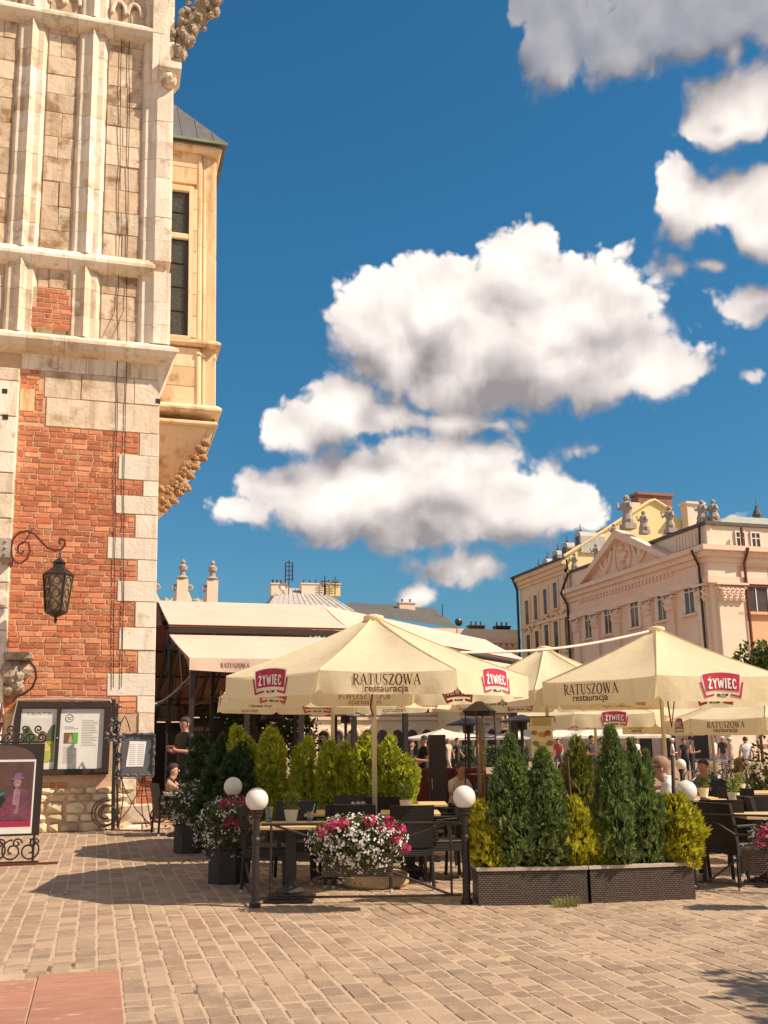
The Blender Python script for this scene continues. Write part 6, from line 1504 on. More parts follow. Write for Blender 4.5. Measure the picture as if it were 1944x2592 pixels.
# ------------------------------------------------------------------ fittings on and before the tower
def spiral(c, r0, r1, a0, turns, n=22, plane='xz'):
    out = []
    for k in range(n+1):
        t = k/n; a = a0+turns*2*PI*t; r = r0+(r1-r0)*t; out.append((c[0]+r*math.cos(a), c[1], c[2]+r*math.sin(a)))
    return out
def W3(px, py, Y): p = AY(px, py, Y); return (p.x, p.y, p.z)
def lantern():
    Y = YT-.85; root = thing('lantern_bracket', 'scrolled wrought-iron lantern arm fixed to the tower pilaster', 'bracket', (0,0,0))
    c = lambda *pp: [W3(px, py, Y) for px, py in pp]
    b = MB().tube(c((28,1385),(34,1362),(50,1347),(70,1344),(88,1352),(104,1370),(120,1386),(140,1393),(156,1390),(165,1378),(163,1366),(153,1364),(149,1372),(154,1378)), .022, 6); b.build('arm', IRON_RD, root)
    b = MB().tube(c((28,1385),(30,1408),(40,1424),(54,1426),(68,1414),(76,1394),(72,1374),(58,1372),(46,1382),(45,1398),(54,1402),(60,1394)), .020, 6); b.build('scroll', IRON_RD, root)
    b = MB().tube(c((56,1378),(64,1368),(74,1354),(82,1340)), .014, 5); b.build('tendril', IRON_RD, root)
    b = MB().tube(c((28,1395),(32,1425),(27,1436),(21,1430),(27,1424)), .018, 5); b.build('tail', IRON_RD, root)
    p = W3(14, 1387, Y); b = MB().box(p[0]-.12, Y-.04, p[2]-.20, p[0]+.09, Y+.9, p[2]+.20, bev=.02)
    for z in (-.12,0,.12): b.ball((p[0], Y-.05, p[2]+z), .025, 8, 6)
    b.build('wall_plate', STATUE, root)
    top = W3(152, 1394, Y); root2 = thing('lantern', 'dark hexagonal lantern with amber glass hanging before the brick wall', 'lantern', (top[0], Y, 0))
    b = MB(); z = top[2]; zc = W3(152,1430,Y)[2]; n = 5
    for k in range(n): zz = z+(zc-z)*(k+.5)/n; pts = [(.022*math.cos(t)*(1 if k % 2 else .3), .022*math.cos(t)*(.3 if k % 2 else 1), zz+.045*math.sin(t)) for t in [2*PI*j/8 for j in range(9)]]; b.tube(pts, .007, 4)
    b.build('chain', IRON, root2)
    s = W3(192,1480,Y)[0]-W3(113,1480,Y)[0]; R = s/2; zt = W3(152,1457,Y)[2]; zb = W3(152,1548,Y)[2]
    b = MB().lathe([(R*1.02,zt),(R*1.0,zt+.03),(R*.56,zt+.13),(R*.42,zt+.14),(R*.38,zt+.22),(R*.50,zt+.24),(R*.12,zt+.33),(.01,zt+.34)], 6); b.build('roof', IRON, root2)
    GLAM = mat('amber_lantern_glass', (0.30,0.20,0.10), (0.14,0.09,0.05), 14, .25, .5, 24)
    b = MB().lathe([(R*.66,zb),(R*.93,zt-.01)], 6); b.build('glass', GLAM, root2)
    for k in range(6):
        a = 2*PI*k/6; b = MB().tube([(R*.68*math.cos(a), R*.68*math.sin(a), zb-.01), (R*.96*math.cos(a), R*.96*math.sin(a), zt+.01)], .020, 5); b.build('glazing_bar', IRON, root2)
        a += PI/6; f = .866
        for j in range(3):
            t = (j+.5)/3; rr = (R*.66+(R*.27)*t)*f+.012; zz = zb+(zt-zb)*t; tx, ty = -math.sin(a), math.cos(a)
            b = MB().tube([(rr*math.cos(a)+tx*.07*math.cos(u)*(.7+.5*t), rr*math.sin(a)+ty*.07*math.cos(u)*(.7+.5*t), zz+.08*math.sin(u)) for u in [2*PI*i/10 for i in range(11)]], .008, 4); b.build('tracery_ring', IRON_BR, root2)
    b = MB().lathe([(.02,zb-.22),(.035,zb-.16),(.02,zb-.12),(R*.42,zb-.07),(R*.72,zb-.02),(R*.74,zb+.01)], 6); b.build('pendant', IRON, root2)
lantern()
def corbel_lump():
    root = thing('stone_corbel', 'weathered carved stone corbel with an iron hoop low on the tower', 'corbel', (0, YT, 0)); q = random.Random(12)
    p = TL(52, 1680, -.2); b = TB(); b.box(p[0]-.30, -.45, p[2]+.06, p[0]+.22, .05, p[2]+.20, bev=.03); b.v = [(x-(0), y, z) for x, y, z in b.v]; b.build('abacus', CARVED, root)
    b = TB()
    for k in range(9): b.ball((p[0]-.12+q.uniform(-.12,.14), -.18+q.uniform(-.1,.1), p[2]-.05-k*.055), .20-k*.011, 9, 6, jit=.16, q=q)
    b.build('carving', CARVED, root)
    c = [TL(x, y, -.5) for x, y in ((70,1668),(88,1690),(92,1715),(82,1740),(62,1755),(40,1765),(32,1778))]; b = TB().tube(c, .022, 6); b.build('hoop', IRON_BR, root)
corbel_lump()
def notice_case():
    Y = YT-.14; x0, _, z1 = W3(40, 1776, Y); x1 = W3(284, 1776, Y)[0]; z0 = W3(160, 1962, Y)[2]; W = x1-x0; H = z1-z0
    root = thing('notice_case', 'wide dark framed notice case with two theatre posters on the tower wall', 'notice case', (x0, Y, z0))
    FR = IRON_BR; b = MB().box(.0,.05,.0,W,.13,H); b.build('back_board', FR, root)
    for (a, c, e, g) in ((0,W,0,.10),(0,W,H-.12,H),(0,.10,.101,H-.121),(W-.13,W,.101,H-.121),(W*.435,W*.465,.101,H-.121)): b = MB().box(a,-.02,e,c,.05,g,bev=.006); b.build('frame', FR, root)
    b = MB().tube([(-.02,.0,-.3),(-.05,0,H*.6),(.03,0,H+.03),(W*.5,0,H+.05),(W-.05,0,H+.03),(W+.03,0,H-.05),(W+.02,0,H*.7)], .025, 6); b.build('conduit', STATUE, root)
    b = MB().ball((W*.448,-.03,H*.5), .014, 8, 6); b.build('lock', RUBBER, root)
    # left poster: person in a field
    def sheet(name, a, c, e, g): b = MB().box(a,.035,e,c,.049,g); return b.build(name, PAPER, root)
    a, c, e, g = .115, W*.43, .11, H-.13; s = sheet('poster', a, c, e, g); w, h = c-a, g-e
    def S(u, v, off): return (a+u, .034-off, e+v)
    def blob(pts, m, off, par): b = MB().add([S(u*w, v*h, off) for u, v in pts], [tuple(range(len(pts)))]); b.build('picture', m, par)
    rect = lambda u0, v0, u1, v1: [(u0,v0),(u1,v0),(u1,v1),(u0,v1)]
    blob(rect(.03,.12,.97,.84), flat('poster_sky', (.62,.60,.58)), .001, s); blob(rect(.03,.12,.97,.46), mat('poster_meadow', (.34,.38,.05), (.20,.26,.04), 14, .6), .002, s)
    blob([(.03,.46),(.97,.46),(.97,.74),(.86,.72),(.74,.58),(.5,.54),(.36,.60),(.22,.72),(.10,.66),(.03,.56)], mat('poster_trees', (.06,.09,.03), (.10,.12,.04), 12, .6), .003, s)
    blob([(.42,.16),(.90,.16),(.86,.36),(.72,.46),(.60,.44),(.50,.34)], flat('poster_dress', (.62,.52,.20)), .004, s)
    blob([(.60+.09*math.cos(t), .54+.075*math.sin(t)) for t in [2*PI*k/12 for k in range(12)]], flat('poster_face', (.60,.33,.22)), .005, s); blob([(.62+.11*math.cos(t), .58+.05*math.sin(t)) for t in [2*PI*k/12 for k in range(12)]], flat('poster_hair', (.18,.06,.03)), .006, s)
    blob(rect(.45,.12,.85,.30), mat('poster_flowers', (.45,.50,.06), (.25,.34,.05), 30, .6), .007, s)
    gl, gw = sans('TEATR', .01); b = MB(); put(b, gl, S, w*.12, h*.90, w*.76/gw, .075, .003); b.build('lettering', flat('grey_print', (.38,.30,.27)), s)
    # right poster: repertoire sheet
    a2, c2 = W*.47, W-.135; s2 = sheet('poster', a2, c2, e, g); w2 = c2-a2
    def S2(u, v, off): return (a2+u, .034-off, e+v)
    GREY = flat('small_print', (.42,.38,.34)); b = MB(); b.add([S2(w2*.20+.075*math.cos(t)*k, h*.84+.075*math.sin(t)*k, .002) for k in (1,.86) for t in [2*PI*j/20 for j in range(20)]], [(j, (j+1) % 20, 20+(j+1) % 20, 20+j) for j in range(20)])
    gl, gw = sans('TC', .02); put(b, gl, S2, w2*.20-.04, h*.84-.028, .08/gw, .07, .002); b.build('round_logo', INK_K, s2)
    b = MB(); q = random.Random(1)
    for k in range(16): y = .80-.028*k; l = q.uniform(.25,.40); b.add([S2(u*w2, v*h, .002) for u, v in rect(.50,y,.50+l,y+.007)], [(0,1,2,3)])
    for k in range(12): y = .36-.024*k; b.add([S2(u*w2, v*h, .002) for u, v in rect(.10,y,.30+q.uniform(0,.12),y+.007)], [(0,1,2,3)])
    for k in range(2): b.add([S2(u*w2, v*h, .002) for u, v in rect(.10,.66+.03*k,.42-.1*k,.672+.03*k)], [(0,1,2,3)])
    b.build('small_print', GREY, s2)
    for pts, m, o in ((rect(.10,.42,.42,.60), flat('photo_dark', (.16,.10,.05)), .002), (rect(.30,.42,.42,.60), flat('photo_green', (.08,.42,.05)), .003), ([(.20,.43),(.30,.43),(.28,.52),(.25,.585),(.22,.52)], flat('photo_skin', (.55,.30,.20)), .004)):
        b = MB().add([S2(u*w2, v*h, o) for u, v in pts], [tuple(range(len(pts)))]); b.build('picture', m, s2)
notice_case()
def poster_stand():
    A = G(96, 2188); Y = A.y; px2m = lambda px, py: W3(px, py, Y)
    xr = px2m(106, 2000)[0]; xl = xr-1.12; zt = px2m(60,1882)[2]; zb = px2m(60,2115)[2]; zg = 0
    root = thing('poster_stand', 'black wrought-iron poster stand with scrolls at the left picture edge', 'poster stand', (xl, Y, 0)); W = xr-xl
    b = MB().box(0,-.03,zb,W,.05,zt,bev=.006); b.build('board', IRON, root)
    b = MB().box(.10,-.036,zb+.03,W-.10,-.0305,zt-.42*(zt-zb)*.42); s = b.build('poster', PAPER, root); a, c, e, g = .12, W-.12, zb+.12, zt-.20*(zt-zb)
    def blob(n, pts, m, o, par=s): b = MB().add([(a+(c-a)*u, -.036-o, e+(g-e)*v) for u, v in pts], [tuple(range(len(pts)))]); return b.build(n, m, par)
    rect = lambda u0, v0, u1, v1: [(u0,v0),(u1,v0),(u1,v1),(u0,v1)]; cir = lambda cx, cy, rx, ry: [(cx+rx*math.cos(t), cy+ry*math.sin(t)) for t in [2*PI*k/14 for k in range(14)]]
    blob('picture', rect(-.02,-.02,1.02,1.02), PAPER, .001); blob('picture', rect(0,0,1,1), mat('poster_dark', (.07,.035,.03), (.12,.06,.05), 4, .5), .002)
    blob('picture', rect(0,0,1,.30), mat('poster_crimson', (.36,.02,.06), (.28,.02,.05), 3, .5), .003)
    for (n, p, col) in (('a', [(.26,.18),(.60,.18),(.62,.36),(.56,.52),(.47,.56),(.40,.56),(.30,.50),(.25,.34)], (.03,.03,.05)), ('b', cir(.435,.635,.058,.080), (.52,.27,.21)), ('c', [(.37,.66),(.38,.72),(.44,.745),(.50,.72),(.50,.67),(.44,.69)], (.50,.25,.28)),
            ('d', [(.56,.10),(.98,.10),(.98,.44),(.94,.55),(.84,.60),(.74,.60),(.66,.54),(.60,.40),(.52,.26)], (.26,.12,.19)), ('e', [(.70,.20),(.80,.20),(.82,.56),(.76,.60),(.72,.56)], (.50,.36,.44)), ('f', cir(.765,.675,.062,.082), (.52,.38,.44)),
            ('g', [(.66,.725),(.87,.735),(.87,.755),(.83,.76),(.82,.83),(.72,.825),(.705,.75),(.66,.742)], (.30,.22,.38)), ('h', [(.73,.625),(.80,.625),(.79,.66),(.74,.66)], (.62,.55,.60)), ('i', [(.46,.44),(.60,.50),(.58,.55),(.45,.50)], (.10,.35,.38)), ('j', [(.52,.14),(.74,.22),(.78,.32),(.66,.36),(.50,.26)], (.34,.10,.17))):
        col = (col[0]*.75, col[1]*.55, col[2]*.55); blob('picture', p, mat('stand_poster_'+n, col, tuple(v*.35 for v in col), 7, .5), .004+.001*'abcdefghij'.index(n))
    blob('picture', rect(.0,.92,.36,.985), INK_W, .004); blob('picture', rect(.02,.17,.14,.22), INK_W, .004); blob('picture', rect(.17,.17,.22,.22), INK_W, .004)
    b = MB()
    for k, l in enumerate((.34,.40,.28)): b.add([(a+(c-a)*u, -.041, e+(g-e)*v) for u, v in rect(.03,.115-.04*k,.03+l,.135-.04*k)], [(0,1,2,3)])
    b.build('small_print', INK_W, s)
    # arched head shape on the board
    b = MB(); n = 12; b.add([(W/2+(W*.40)*math.cos(PI*k/n), -.033, g+.03+.20*math.sin(PI*k/n)) for k in range(n+1)], [tuple(range(n+1))]); b.build('arched_head', mat('dark_brown_panel', (.11,.06,.05), None, 5, .6), root)
    def scr(*a, **k): b = MB().tube(spiral(*a, **k), .013, 5); b.build('scroll', IRON, root)
    for k in range(8):
        x = .05+k*(W-.1)/7; scr((x, 0, zt+.08), .07, .012, -PI/2, 1.4 if k % 2 else -1.4, n=18)
    for k in range(6): x = .1+k*(W-.2)/5; scr((x, 0, zt+.20), .055, .01, -PI/2, -1.3 if k % 2 else 1.3, n=16)
    b = MB().tube([(0,0,zt+.02),(W,0,zt+.02)], .014, 6); b.build('rail', IRON, root)
    for x in (W*.45,): b = MB().lathe([(.015,0),(.03,.1),(.05,.14),(.03,.2),(.008,.42)], 8, (x, 0, zt+.15)); b.build('finial', IRON_RD, root)
    n = 5
    for k in range(n):
        x = .12+k*(W-.24)/(n-1); scr((x, 0, zb-.20), .15, .03, PI/2, 1.5 if k % 2 else -1.5, n=26); scr((x+.06, 0, zb-.10), .07, .01, 0, 1.3, n=16)
    for x in (.06, W-.06): b = MB().tube([(x,0,zb),(x,0,.03)], .016, 6); b.build('leg', IRON, root)
    b = MB().box(-.02,-.03,.02,W+.02,.03,.05); b.build('foot_rail', IRON, root); b = MB().box(-.3,-.22,.018,W+.28,-.17,.045); b.build('foot_rail', IRON_RD, root)
poster_stand()
def menu_stand():
    Y = YT-.55; P = lambda px, py, dy=0: W3(px, py, Y+dy); root = thing('menu_stand', 'wrought-iron menu stand with iron flowers and grey ornate frame before the tower', 'menu stand')
    xa, _, z1 = P(312,1858); xb, _, z0 = P(386,1962)
    b = MB().box(xa, Y-.02, z0, xb, Y+.03, z1); b.build('panel', mat('slate_panel', (.12,.12,.13), (.09,.09,.10), 6, .5), root)
    q = random.Random(2); fr = mat('pewter_frame', (.16,.15,.16), (.09,.085,.09), 9, .4, .4, 30, metal=.4)
    for (p, r) in (((xa,z0),(xb,z0)),((xb,z0),(xb,z1)),((xb,z1),(xa,z1)),((xa,z1),(xa,z0))):
        n = 12; pts = [(p[0]+(r[0]-p[0])*k/n+q.uniform(-.012,.012), Y-.035+q.uniform(-.012,.012), p[1]+(r[1]-p[1])*k/n+q.uniform(-.014,.014)) for k in range(n+1)]; b = MB().tube(pts, [.026+q.uniform(-.008,.012) for _ in pts], 6); b.build('frame', fr, root)
    ma, _, m1 = P(324,1876); mb, _, m0 = P(365,1940); b = MB().add([(ma+.03, Y-.026, m1), (mb+.02, Y-.026, m1-.01), (mb-.02, Y-.026, m0), (ma-.02, Y-.026, m0)], [(3,2,1,0)]); pg = b.build('menu_page', flat('menu_paper', (.84,.82,.78)), root)
    b = MB()
    for k in range(11):
        for s in (0, 1): x = ma+.03+(mb-ma)*.48*s; b.add([(x, Y-.028, m1-.06-k*.036), (x+(mb-ma)*.36, Y-.028, m1-.06-k*.036), (x+(mb-ma)*.36, Y-.028, m1-.072-k*.036), (x, Y-.028, m1-.072-k*.036)], [(3,2,1,0)])
    b.build('small_print', flat('menu_print', (.55,.52,.50)), pg)
    b = MB().tube([P(288,1770), P(290,1900), P(287,2000), P(286,2098)], .035, 6); b.tube([P(297,1780), P(296,1960), P(298,2095)], .02, 6); b.build('pole', IRON, root)
    for k in range(7): b = MB().tube([P(292+6*math.sin(k*1.7), 1868+k*16), P(300-6*math.sin(k*2.1), 1880+k*16), P(291, 1892+k*16)], .028, 6); b.build('iron_leaf', fr, root)
    for (px, py) in ((292,1832),(280,1866),(296,1868)):
        c = P(px, py, -.05)
        for k in range(6):
            a = 2*PI*k/6+.3; b = MB(); d = Vector((math.cos(a), -.25, math.sin(a))); s = Vector((-math.sin(a), 0, math.cos(a))); c0 = Vector(c); b.add([c0, c0+d*.07+s*.035, c0+d*.14, c0+d*.07-s*.035, c0+d*.07+Vector((0,-.035,0))], [(0,1,4),(1,2,4),(2,3,4),(3,0,4)]); b.build('iron_petal', fr, root)
        b = MB().ball(c, .03, 8, 6); b.build('flower_heart', IRON, root)
    b = MB().tube([P(300,1860), P(306,1830), P(316,1812), P(324,1830), P(330,1852)], .012, 5); b.build('tendril', IRON, root)
    for c_, r, dy in (((268,2060),.27,0),((272,2060),.24,-.1),((400,2060),.185,0),((404,2062),.15,-.1)):
        c = P(*c_, dy); b = MB().tube(spiral(c, r*1.06, r*.32, PI*.5 if c_[0] < 300 else PI*.5, 1.55 if c_[0] < 300 else -1.55, n=34), .016, 5); b.build('scroll', IRON_BR if c_[0] < 300 else IRON_RD, root)
    for pts in (((305,1965),(318,2005),(345,2050),(378,2085),(392,2100)),((362,1965),(350,2005),(325,2050),(300,2080),(284,2098)),((362,1965),(358,2020),(360,2060),(372,2095)),((308,1965),(312,2020),(306,2060),(300,2095)),((365,1965),(370,2010),(378,2060),(386,2100))):
        b = MB().tube([P(*p) for p in pts], .011, 5); b.build('strut', IRON_RD, root)
    b = MB().tube([P(265,2100),P(300,2101),P(390,2103)], .014, 5); b.build('foot_rail', IRON_RD, root)
menu_stand()
# ------------------------------------------------------------------ people
PM = {}
def pm(c, rough=.75):
    k = tuple(round(v, 3) for v in c)
    if k not in PM: PM[k] = mat('cloth_%d' % len(PM), c, tuple(v*.8 for v in c), 9, rough)
    return PM[k]
def skin_c(t): return mat('skin_%d' % int(t*100), (0.52*t, 0.27*t, 0.18*t), (0.46*t, 0.22*t, 0.14*t), 6, .55)
SKINS = [skin_c(1.0), skin_c(.8)]
def skel(pose):
    J = {'pelvis':(0,0,.96,.125),'spine':(0,0,1.14,.110),'chest':(0,-.01,1.34,.130),'neck':(0,0,1.49,.055),'jaw':(0,-.025,1.565,.072),'skull':(0,-.01,1.645,.088),'crown':(0,0,1.705,.062)}
    for s, n in ((-1,'r'),(1,'l')):
        J.update({'hip'+n:(s*.085,0,.90,.092),'knee'+n:(s*.095,-.01,.50,.058),'ank'+n:(s*.095,.01,.10,.040),'toe'+n:(s*.115,-.15,.045,.034),
                  'sh'+n:(s*.175,0,1.41,.062),'el'+n:(s*.225,.03,1.14,.043),'wr'+n:(s*.225,-.06,.90,.030),'ha'+n:(s*.22,-.10,.81,.034)})
    def sit():
        dz = -.46
        for k in ('pelvis','spine','chest','neck','jaw','skull','crown','shr','shl','elr','ell','wrr','wrl','har','hal'): x, y, z, r = J[k]; J[k] = (x, y, z+dz, r)
        for s, n in ((-1,'r'),(1,'l')): J['hip'+n] = (s*.09,-.04,.47,.095); J['knee'+n] = (s*.12,-.44,.50,.062); J['ank'+n] = (s*.12,-.42,.10,.042); J['toe'+n] = (s*.13,-.57,.045,.034)
    if pose == 'walk':
        J['kneer'] = (-.09,-.16,.53,.058); J['ankr'] = (-.09,-.22,.11,.04); J['toer'] = (-.10,-.38,.08,.034); J['kneel'] = (.09,.08,.50,.058); J['ankl'] = (.09,.34,.16,.04); J['toel'] = (.10,.24,.045,.034)
        J['elr'] = (-.23,.12,1.15,.043); J['wrr'] = (-.23,.10,.93,.03); J['har'] = (-.22,.08,.85,.034); J['ell'] = (.23,-.05,1.14,.043); J['wrl'] = (.21,-.22,.98,.03); J['hal'] = (.20,-.28,.92,.034)
    if pose == 'hold':
        for s, n in ((-1,'r'),(1,'l')): J['el'+n] = (s*.24,-.02,1.13,.043); J['wr'+n] = (s*.10,-.26,1.16,.03); J['ha'+n] = (s*.05,-.32,1.20,.034)
    if pose in ('sit','menu','lean'): sit()
    if pose == 'menu':
        for s, n in ((-1,'r'),(1,'l')): J['el'+n] = (s*.20,-.30,.74,.043); J['wr'+n] = (s*.11,-.38,.95,.03); J['ha'+n] = (s*.09,-.40,1.03,.034)
        for k in ('jaw','skull','crown','neck'): x, y, z, r = J[k]; J[k] = (x, y-.07, z-.01, r)
    if pose == 'lean':
        for k, d in (('spine',.03),('chest',.09),('neck',.13),('jaw',.18),('skull',.18),('crown',.17),('shr',.10),('shl',.10)): x, y, z, r = J[k]; J[k] = (x, y-d, z-.01, r)
        for s, n in ((-1,'r'),(1,'l')): J['el'+n] = (s*.25,-.18,.76,.046); J['wr'+n] = (s*.14,-.42,.79,.032); J['ha'+n] = (s*.10,-.50,.79,.036)
    return J
BONES = [('pelvis','spine','top'),('spine','chest','top'),('chest','neck','top'),('neck','jaw','skin'),('jaw','skull','skin'),('skull','crown','skin')]
for n in 'rl': BONES += [('pelvis','hip'+n,'bot'),('hip'+n,'knee'+n,'bot'),('knee'+n,'ank'+n,'leg'),('ank'+n,'toe'+n,'shoe'),('chest','sh'+n,'top'),('sh'+n,'el'+n,'arm'),('el'+n,'wr'+n,'skin'),('wr'+n,'ha'+n,'skin')]
_body = {}
def body_mesh(pose, bulk=1.0, lod=1):
    key = (pose, bulk, lod)
    if key in _body: return _body[key]
    J = skel(pose); names = list(J); idx = {k: i for i, k in enumerate(names)}
    me = bpy.data.meshes.new('sk'); me.from_pydata([J[k][:3] for k in names], [(idx[a], idx[c]) for a, c, _ in BONES], []); o = bpy.data.objects.new('sk', me); COL.objects.link(o)
    m = o.modifiers.new('s', 'SKIN'); sv = me.skin_vertices[0].data
    for k in names:
        r = J[k][3]*(bulk if k in ('pelvis','spine','chest','hipr','hipl','shr','shl') else 1)
        sv[idx[k]].radius = (r*(1.22 if k in ('pelvis','spine','chest') else 1), r*(.86 if k in ('pelvis','spine','chest') else 1.05 if k in ('skull','jaw') else 1))
    sv[0].use_root = True
    s = o.modifiers.new('u', 'SUBSURF'); s.levels = lod; s.render_levels = lod
    dg = bpy.context.evaluated_depsgraph_get(); out = bpy.data.meshes.new_from_object(o.evaluated_get(dg)); bpy.data.objects.remove(o); bpy.data.meshes.remove(me)
    tags = []
    for p in out.polygons:
        c = p.center; best = (9, '')
        for a, e, t in BONES:
            A, B = Vector(J[a][:3]), Vector(J[e][:3]); d = B-A; k = max(0, min(1, (c-A).dot(d)/max(1e-9, d.length_squared))); dist = (c-(A+d*k)).length-.5*(J[a][3]+(J[e][3]-J[a][3])*k)
            if a == 'pelvis' and t == 'bot': dist += .0
            if dist < best[0]: best = (dist, t if not (t == 'arm' and k > .62) else 'skin', k)
        tags.append(best[1])
    _body[key] = (out, tags, J); return _body[key]
def person(label, x, y, z, rz, pose='stand', top=(.1,.1,.1), bot=(.08,.08,.1), leg=None, shoe=(.05,.04,.04), hair=(.05,.03,.02), h=1.75, sk=0, longhair=False, near=False, cap=None, sleeve=True, bulk=1.0):
    src, tags, J = body_mesh(pose, bulk, 2 if near else 1); me = src.copy(); me.name = 'body'
    slots = {'skin': SKINS[sk], 'top': pm(top), 'arm': pm(top) if sleeve else SKINS[sk], 'bot': pm(bot), 'leg': pm(leg) if leg and leg != 'skin' else pm(bot), 'shoe': pm(shoe)}
    if leg == 'skin': slots['leg'] = SKINS[sk]
    order = list(slots)
    for k in order: me.materials.append(slots[k])
    me.polygons.foreach_set('material_index', [order.index(t) for t in tags]); me.polygons.foreach_set('use_smooth', [True]*len(tags)); me.update()
    root = thing('person', label, 'person', (x, y, z), rz, None, h/1.77)
    link('body', me, root)
    hx, hy, hz, hr = J['skull']; b = MB(); q = random.Random(len(PM)+int(x*10))
    n, m_ = 14, 7; vs = []; R = .104
    for i in range(m_):
        th = (PI*.62)*i/(m_-1)
        for k in range(n):
            a = 2*PI*k/n; lo = 1.0 if math.sin(a) > -.35 else (.55 if th > .9 else 1.0); t2 = th*(1 if math.sin(a) > -.2 else .62)
            vs.append((hx+R*.92*math.sin(t2)*math.cos(a), hy+.012+R*1.08*math.sin(t2)*math.sin(a), hz+.012+R*math.cos(t2)))
    b.add(vs, [(i*n+k, i*n+(k+1) % n, (i+1)*n+(k+1) % n, (i+1)*n+k) for i in range(m_-1) for k in range(n)])
    if longhair: b.tube([(hx, hy+.06, hz+.02), (hx, hy+.10, hz-.12), (hx, hy+.10, hz-.28)], [.085,.08,.05], 8, flat=.5)
    b.build('hair', pm(hair), root, smooth=True)
    if cap:
        b = MB(); b.ball((hx, hy, hz+.035), .108, 12, 7, sc=(1,1.08,.8)); b.box(hx-.07, hy-.19, hz+.03, hx+.07, hy-.08, hz+.045); b.build('cap', pm(cap), root, smooth=False)
    # nose and ears
    jx, jy, jz, jr = J['jaw']; b = MB(); b.ball((hx, hy-.096, hz-.035), .019, 7, 5, sc=(.8,1.1,1.3))
    for s in (-1,1): b.ball((hx+s*.090, hy+.01, hz-.03), .026, 7, 5, sc=(.45,.8,1.2))
    b.build('face_features', SKINS[sk], root, smooth=True)
    b = MB()
    for s in (-1,1): b.ball((hx+s*.034, hy-.088, hz-.008), .011, 6, 4)
    b.build('eyes', pm((.03,.02,.02)), root); b = MB().ball((jx, jy-.072, jz-.005), .022, 7, 5, sc=(1.1,.4,.35)); b.build('mouth', pm((.35,.10,.08)), root)
    if near:
        for s, nn in ((-1,'r'),(1,'l')):
            w, e = Vector(J['ha'+nn][:3]), Vector(J['wr'+nn][:3]); d = (w-e).normalized(); sd = d.orthogonal().normalized(); b = MB()
            for k in range(4): o = w+sd*(.018*(k-1.5)); l = (.062,.072,.068,.052)[k]; b.tube([o, o+d*l*.55, o+d*l*.9+Vector((0,-.012,.006))], .0085, 6, r1=.006)
            o = w-d*.03-sd*.034; b.tube([o, o+d*.03-sd*.018, o+d*.055-sd*.016], .010, 6, r1=.007); b.build('fingers', SKINS[sk], root, smooth=True)
    return root, J
# near figures
x, y = ground_at(468, 19.4); DECK = .22
b = MB().box(1.75, 19.3, .0, 4.3, 21.4, DECK-.03); dk = b.build('terrace_deck', IRON_BR); dk['kind'] = 'structure'
for k in range(18): b = MB().box(1.72+.144*k, 19.26, DECK-.03, 1.72+.144*k+.136, 21.4, DECK); b.build('deck_board', BARK, dk)
person('waiter in black standing beside the dark thujas near the tower', x, y, DECK, -1.0, 'hold', (.016,.013,.013), (.016,.013,.013), hair=(.04,.02,.015), h=zat(x, y, 1812)-DECK, sk=1, near=True)
x, y = ground_at(432, 18.1); r, J = person('seated woman in black holding up a dark menu at the table near the tower', x, y, .02, -PI/2-.25+PI, 'menu', (.02,.016,.018), (.03,.03,.04), hair=(.04,.02,.015), h=1.72, near=True, longhair=False, sleeve=False)
b = MB().box(-.13,-.012,-.08,.13,.012,.10); o = b.build('menu', flat('menu_cover', (.04,.015,.02)), None, loc=tuple(Matrix.Rotation(r.rotation_euler.z, 4, 'Z') @ Vector((0,-.42,1.0))+Vector((x, y, .02)))); o.rotation_euler.z = r.rotation_euler.z; tag(o, 'dark menu folder held by the seated woman near the tower', 'menu')
x, y = ground_at(1708, 11.9); r, J = person('seated man in a white shirt and dark glasses behind the golden thuja', x, y, .02, -PI/2+CA-.15, 'lean', (.80,.77,.74), (.10,.09,.09), hair=(.30,.17,.10), h=1.92, near=True, bulk=1.12)
hx, hy, hz, hr = J['skull']; b = MB()
for s in (-1,1): b.ball((hx+s*.036, hy-.100, hz-.008), .028, 8, 5, sc=(1,.35,.75)); b.tube([(hx+s*.064, hy-.088, hz-.006), (hx+s*.094, hy-.03, hz-.004), (hx+s*.096, hy+.02, hz-.012)], .006, 5)
b.tube([(hx-.03, hy-.104, hz), (hx+.03, hy-.104, hz)], .005, 5); b.build('sunglasses', pm((.02,.01,.01), .3), r)
b = MB().lathe([(.066,-.025),(.074,.0),(.062,.045),(.058,.05)], 14, (J['neck'][0], J['neck'][1]+.01, J['neck'][2]+.005)); b.build('collar', pm((.80,.77,.74)), r)
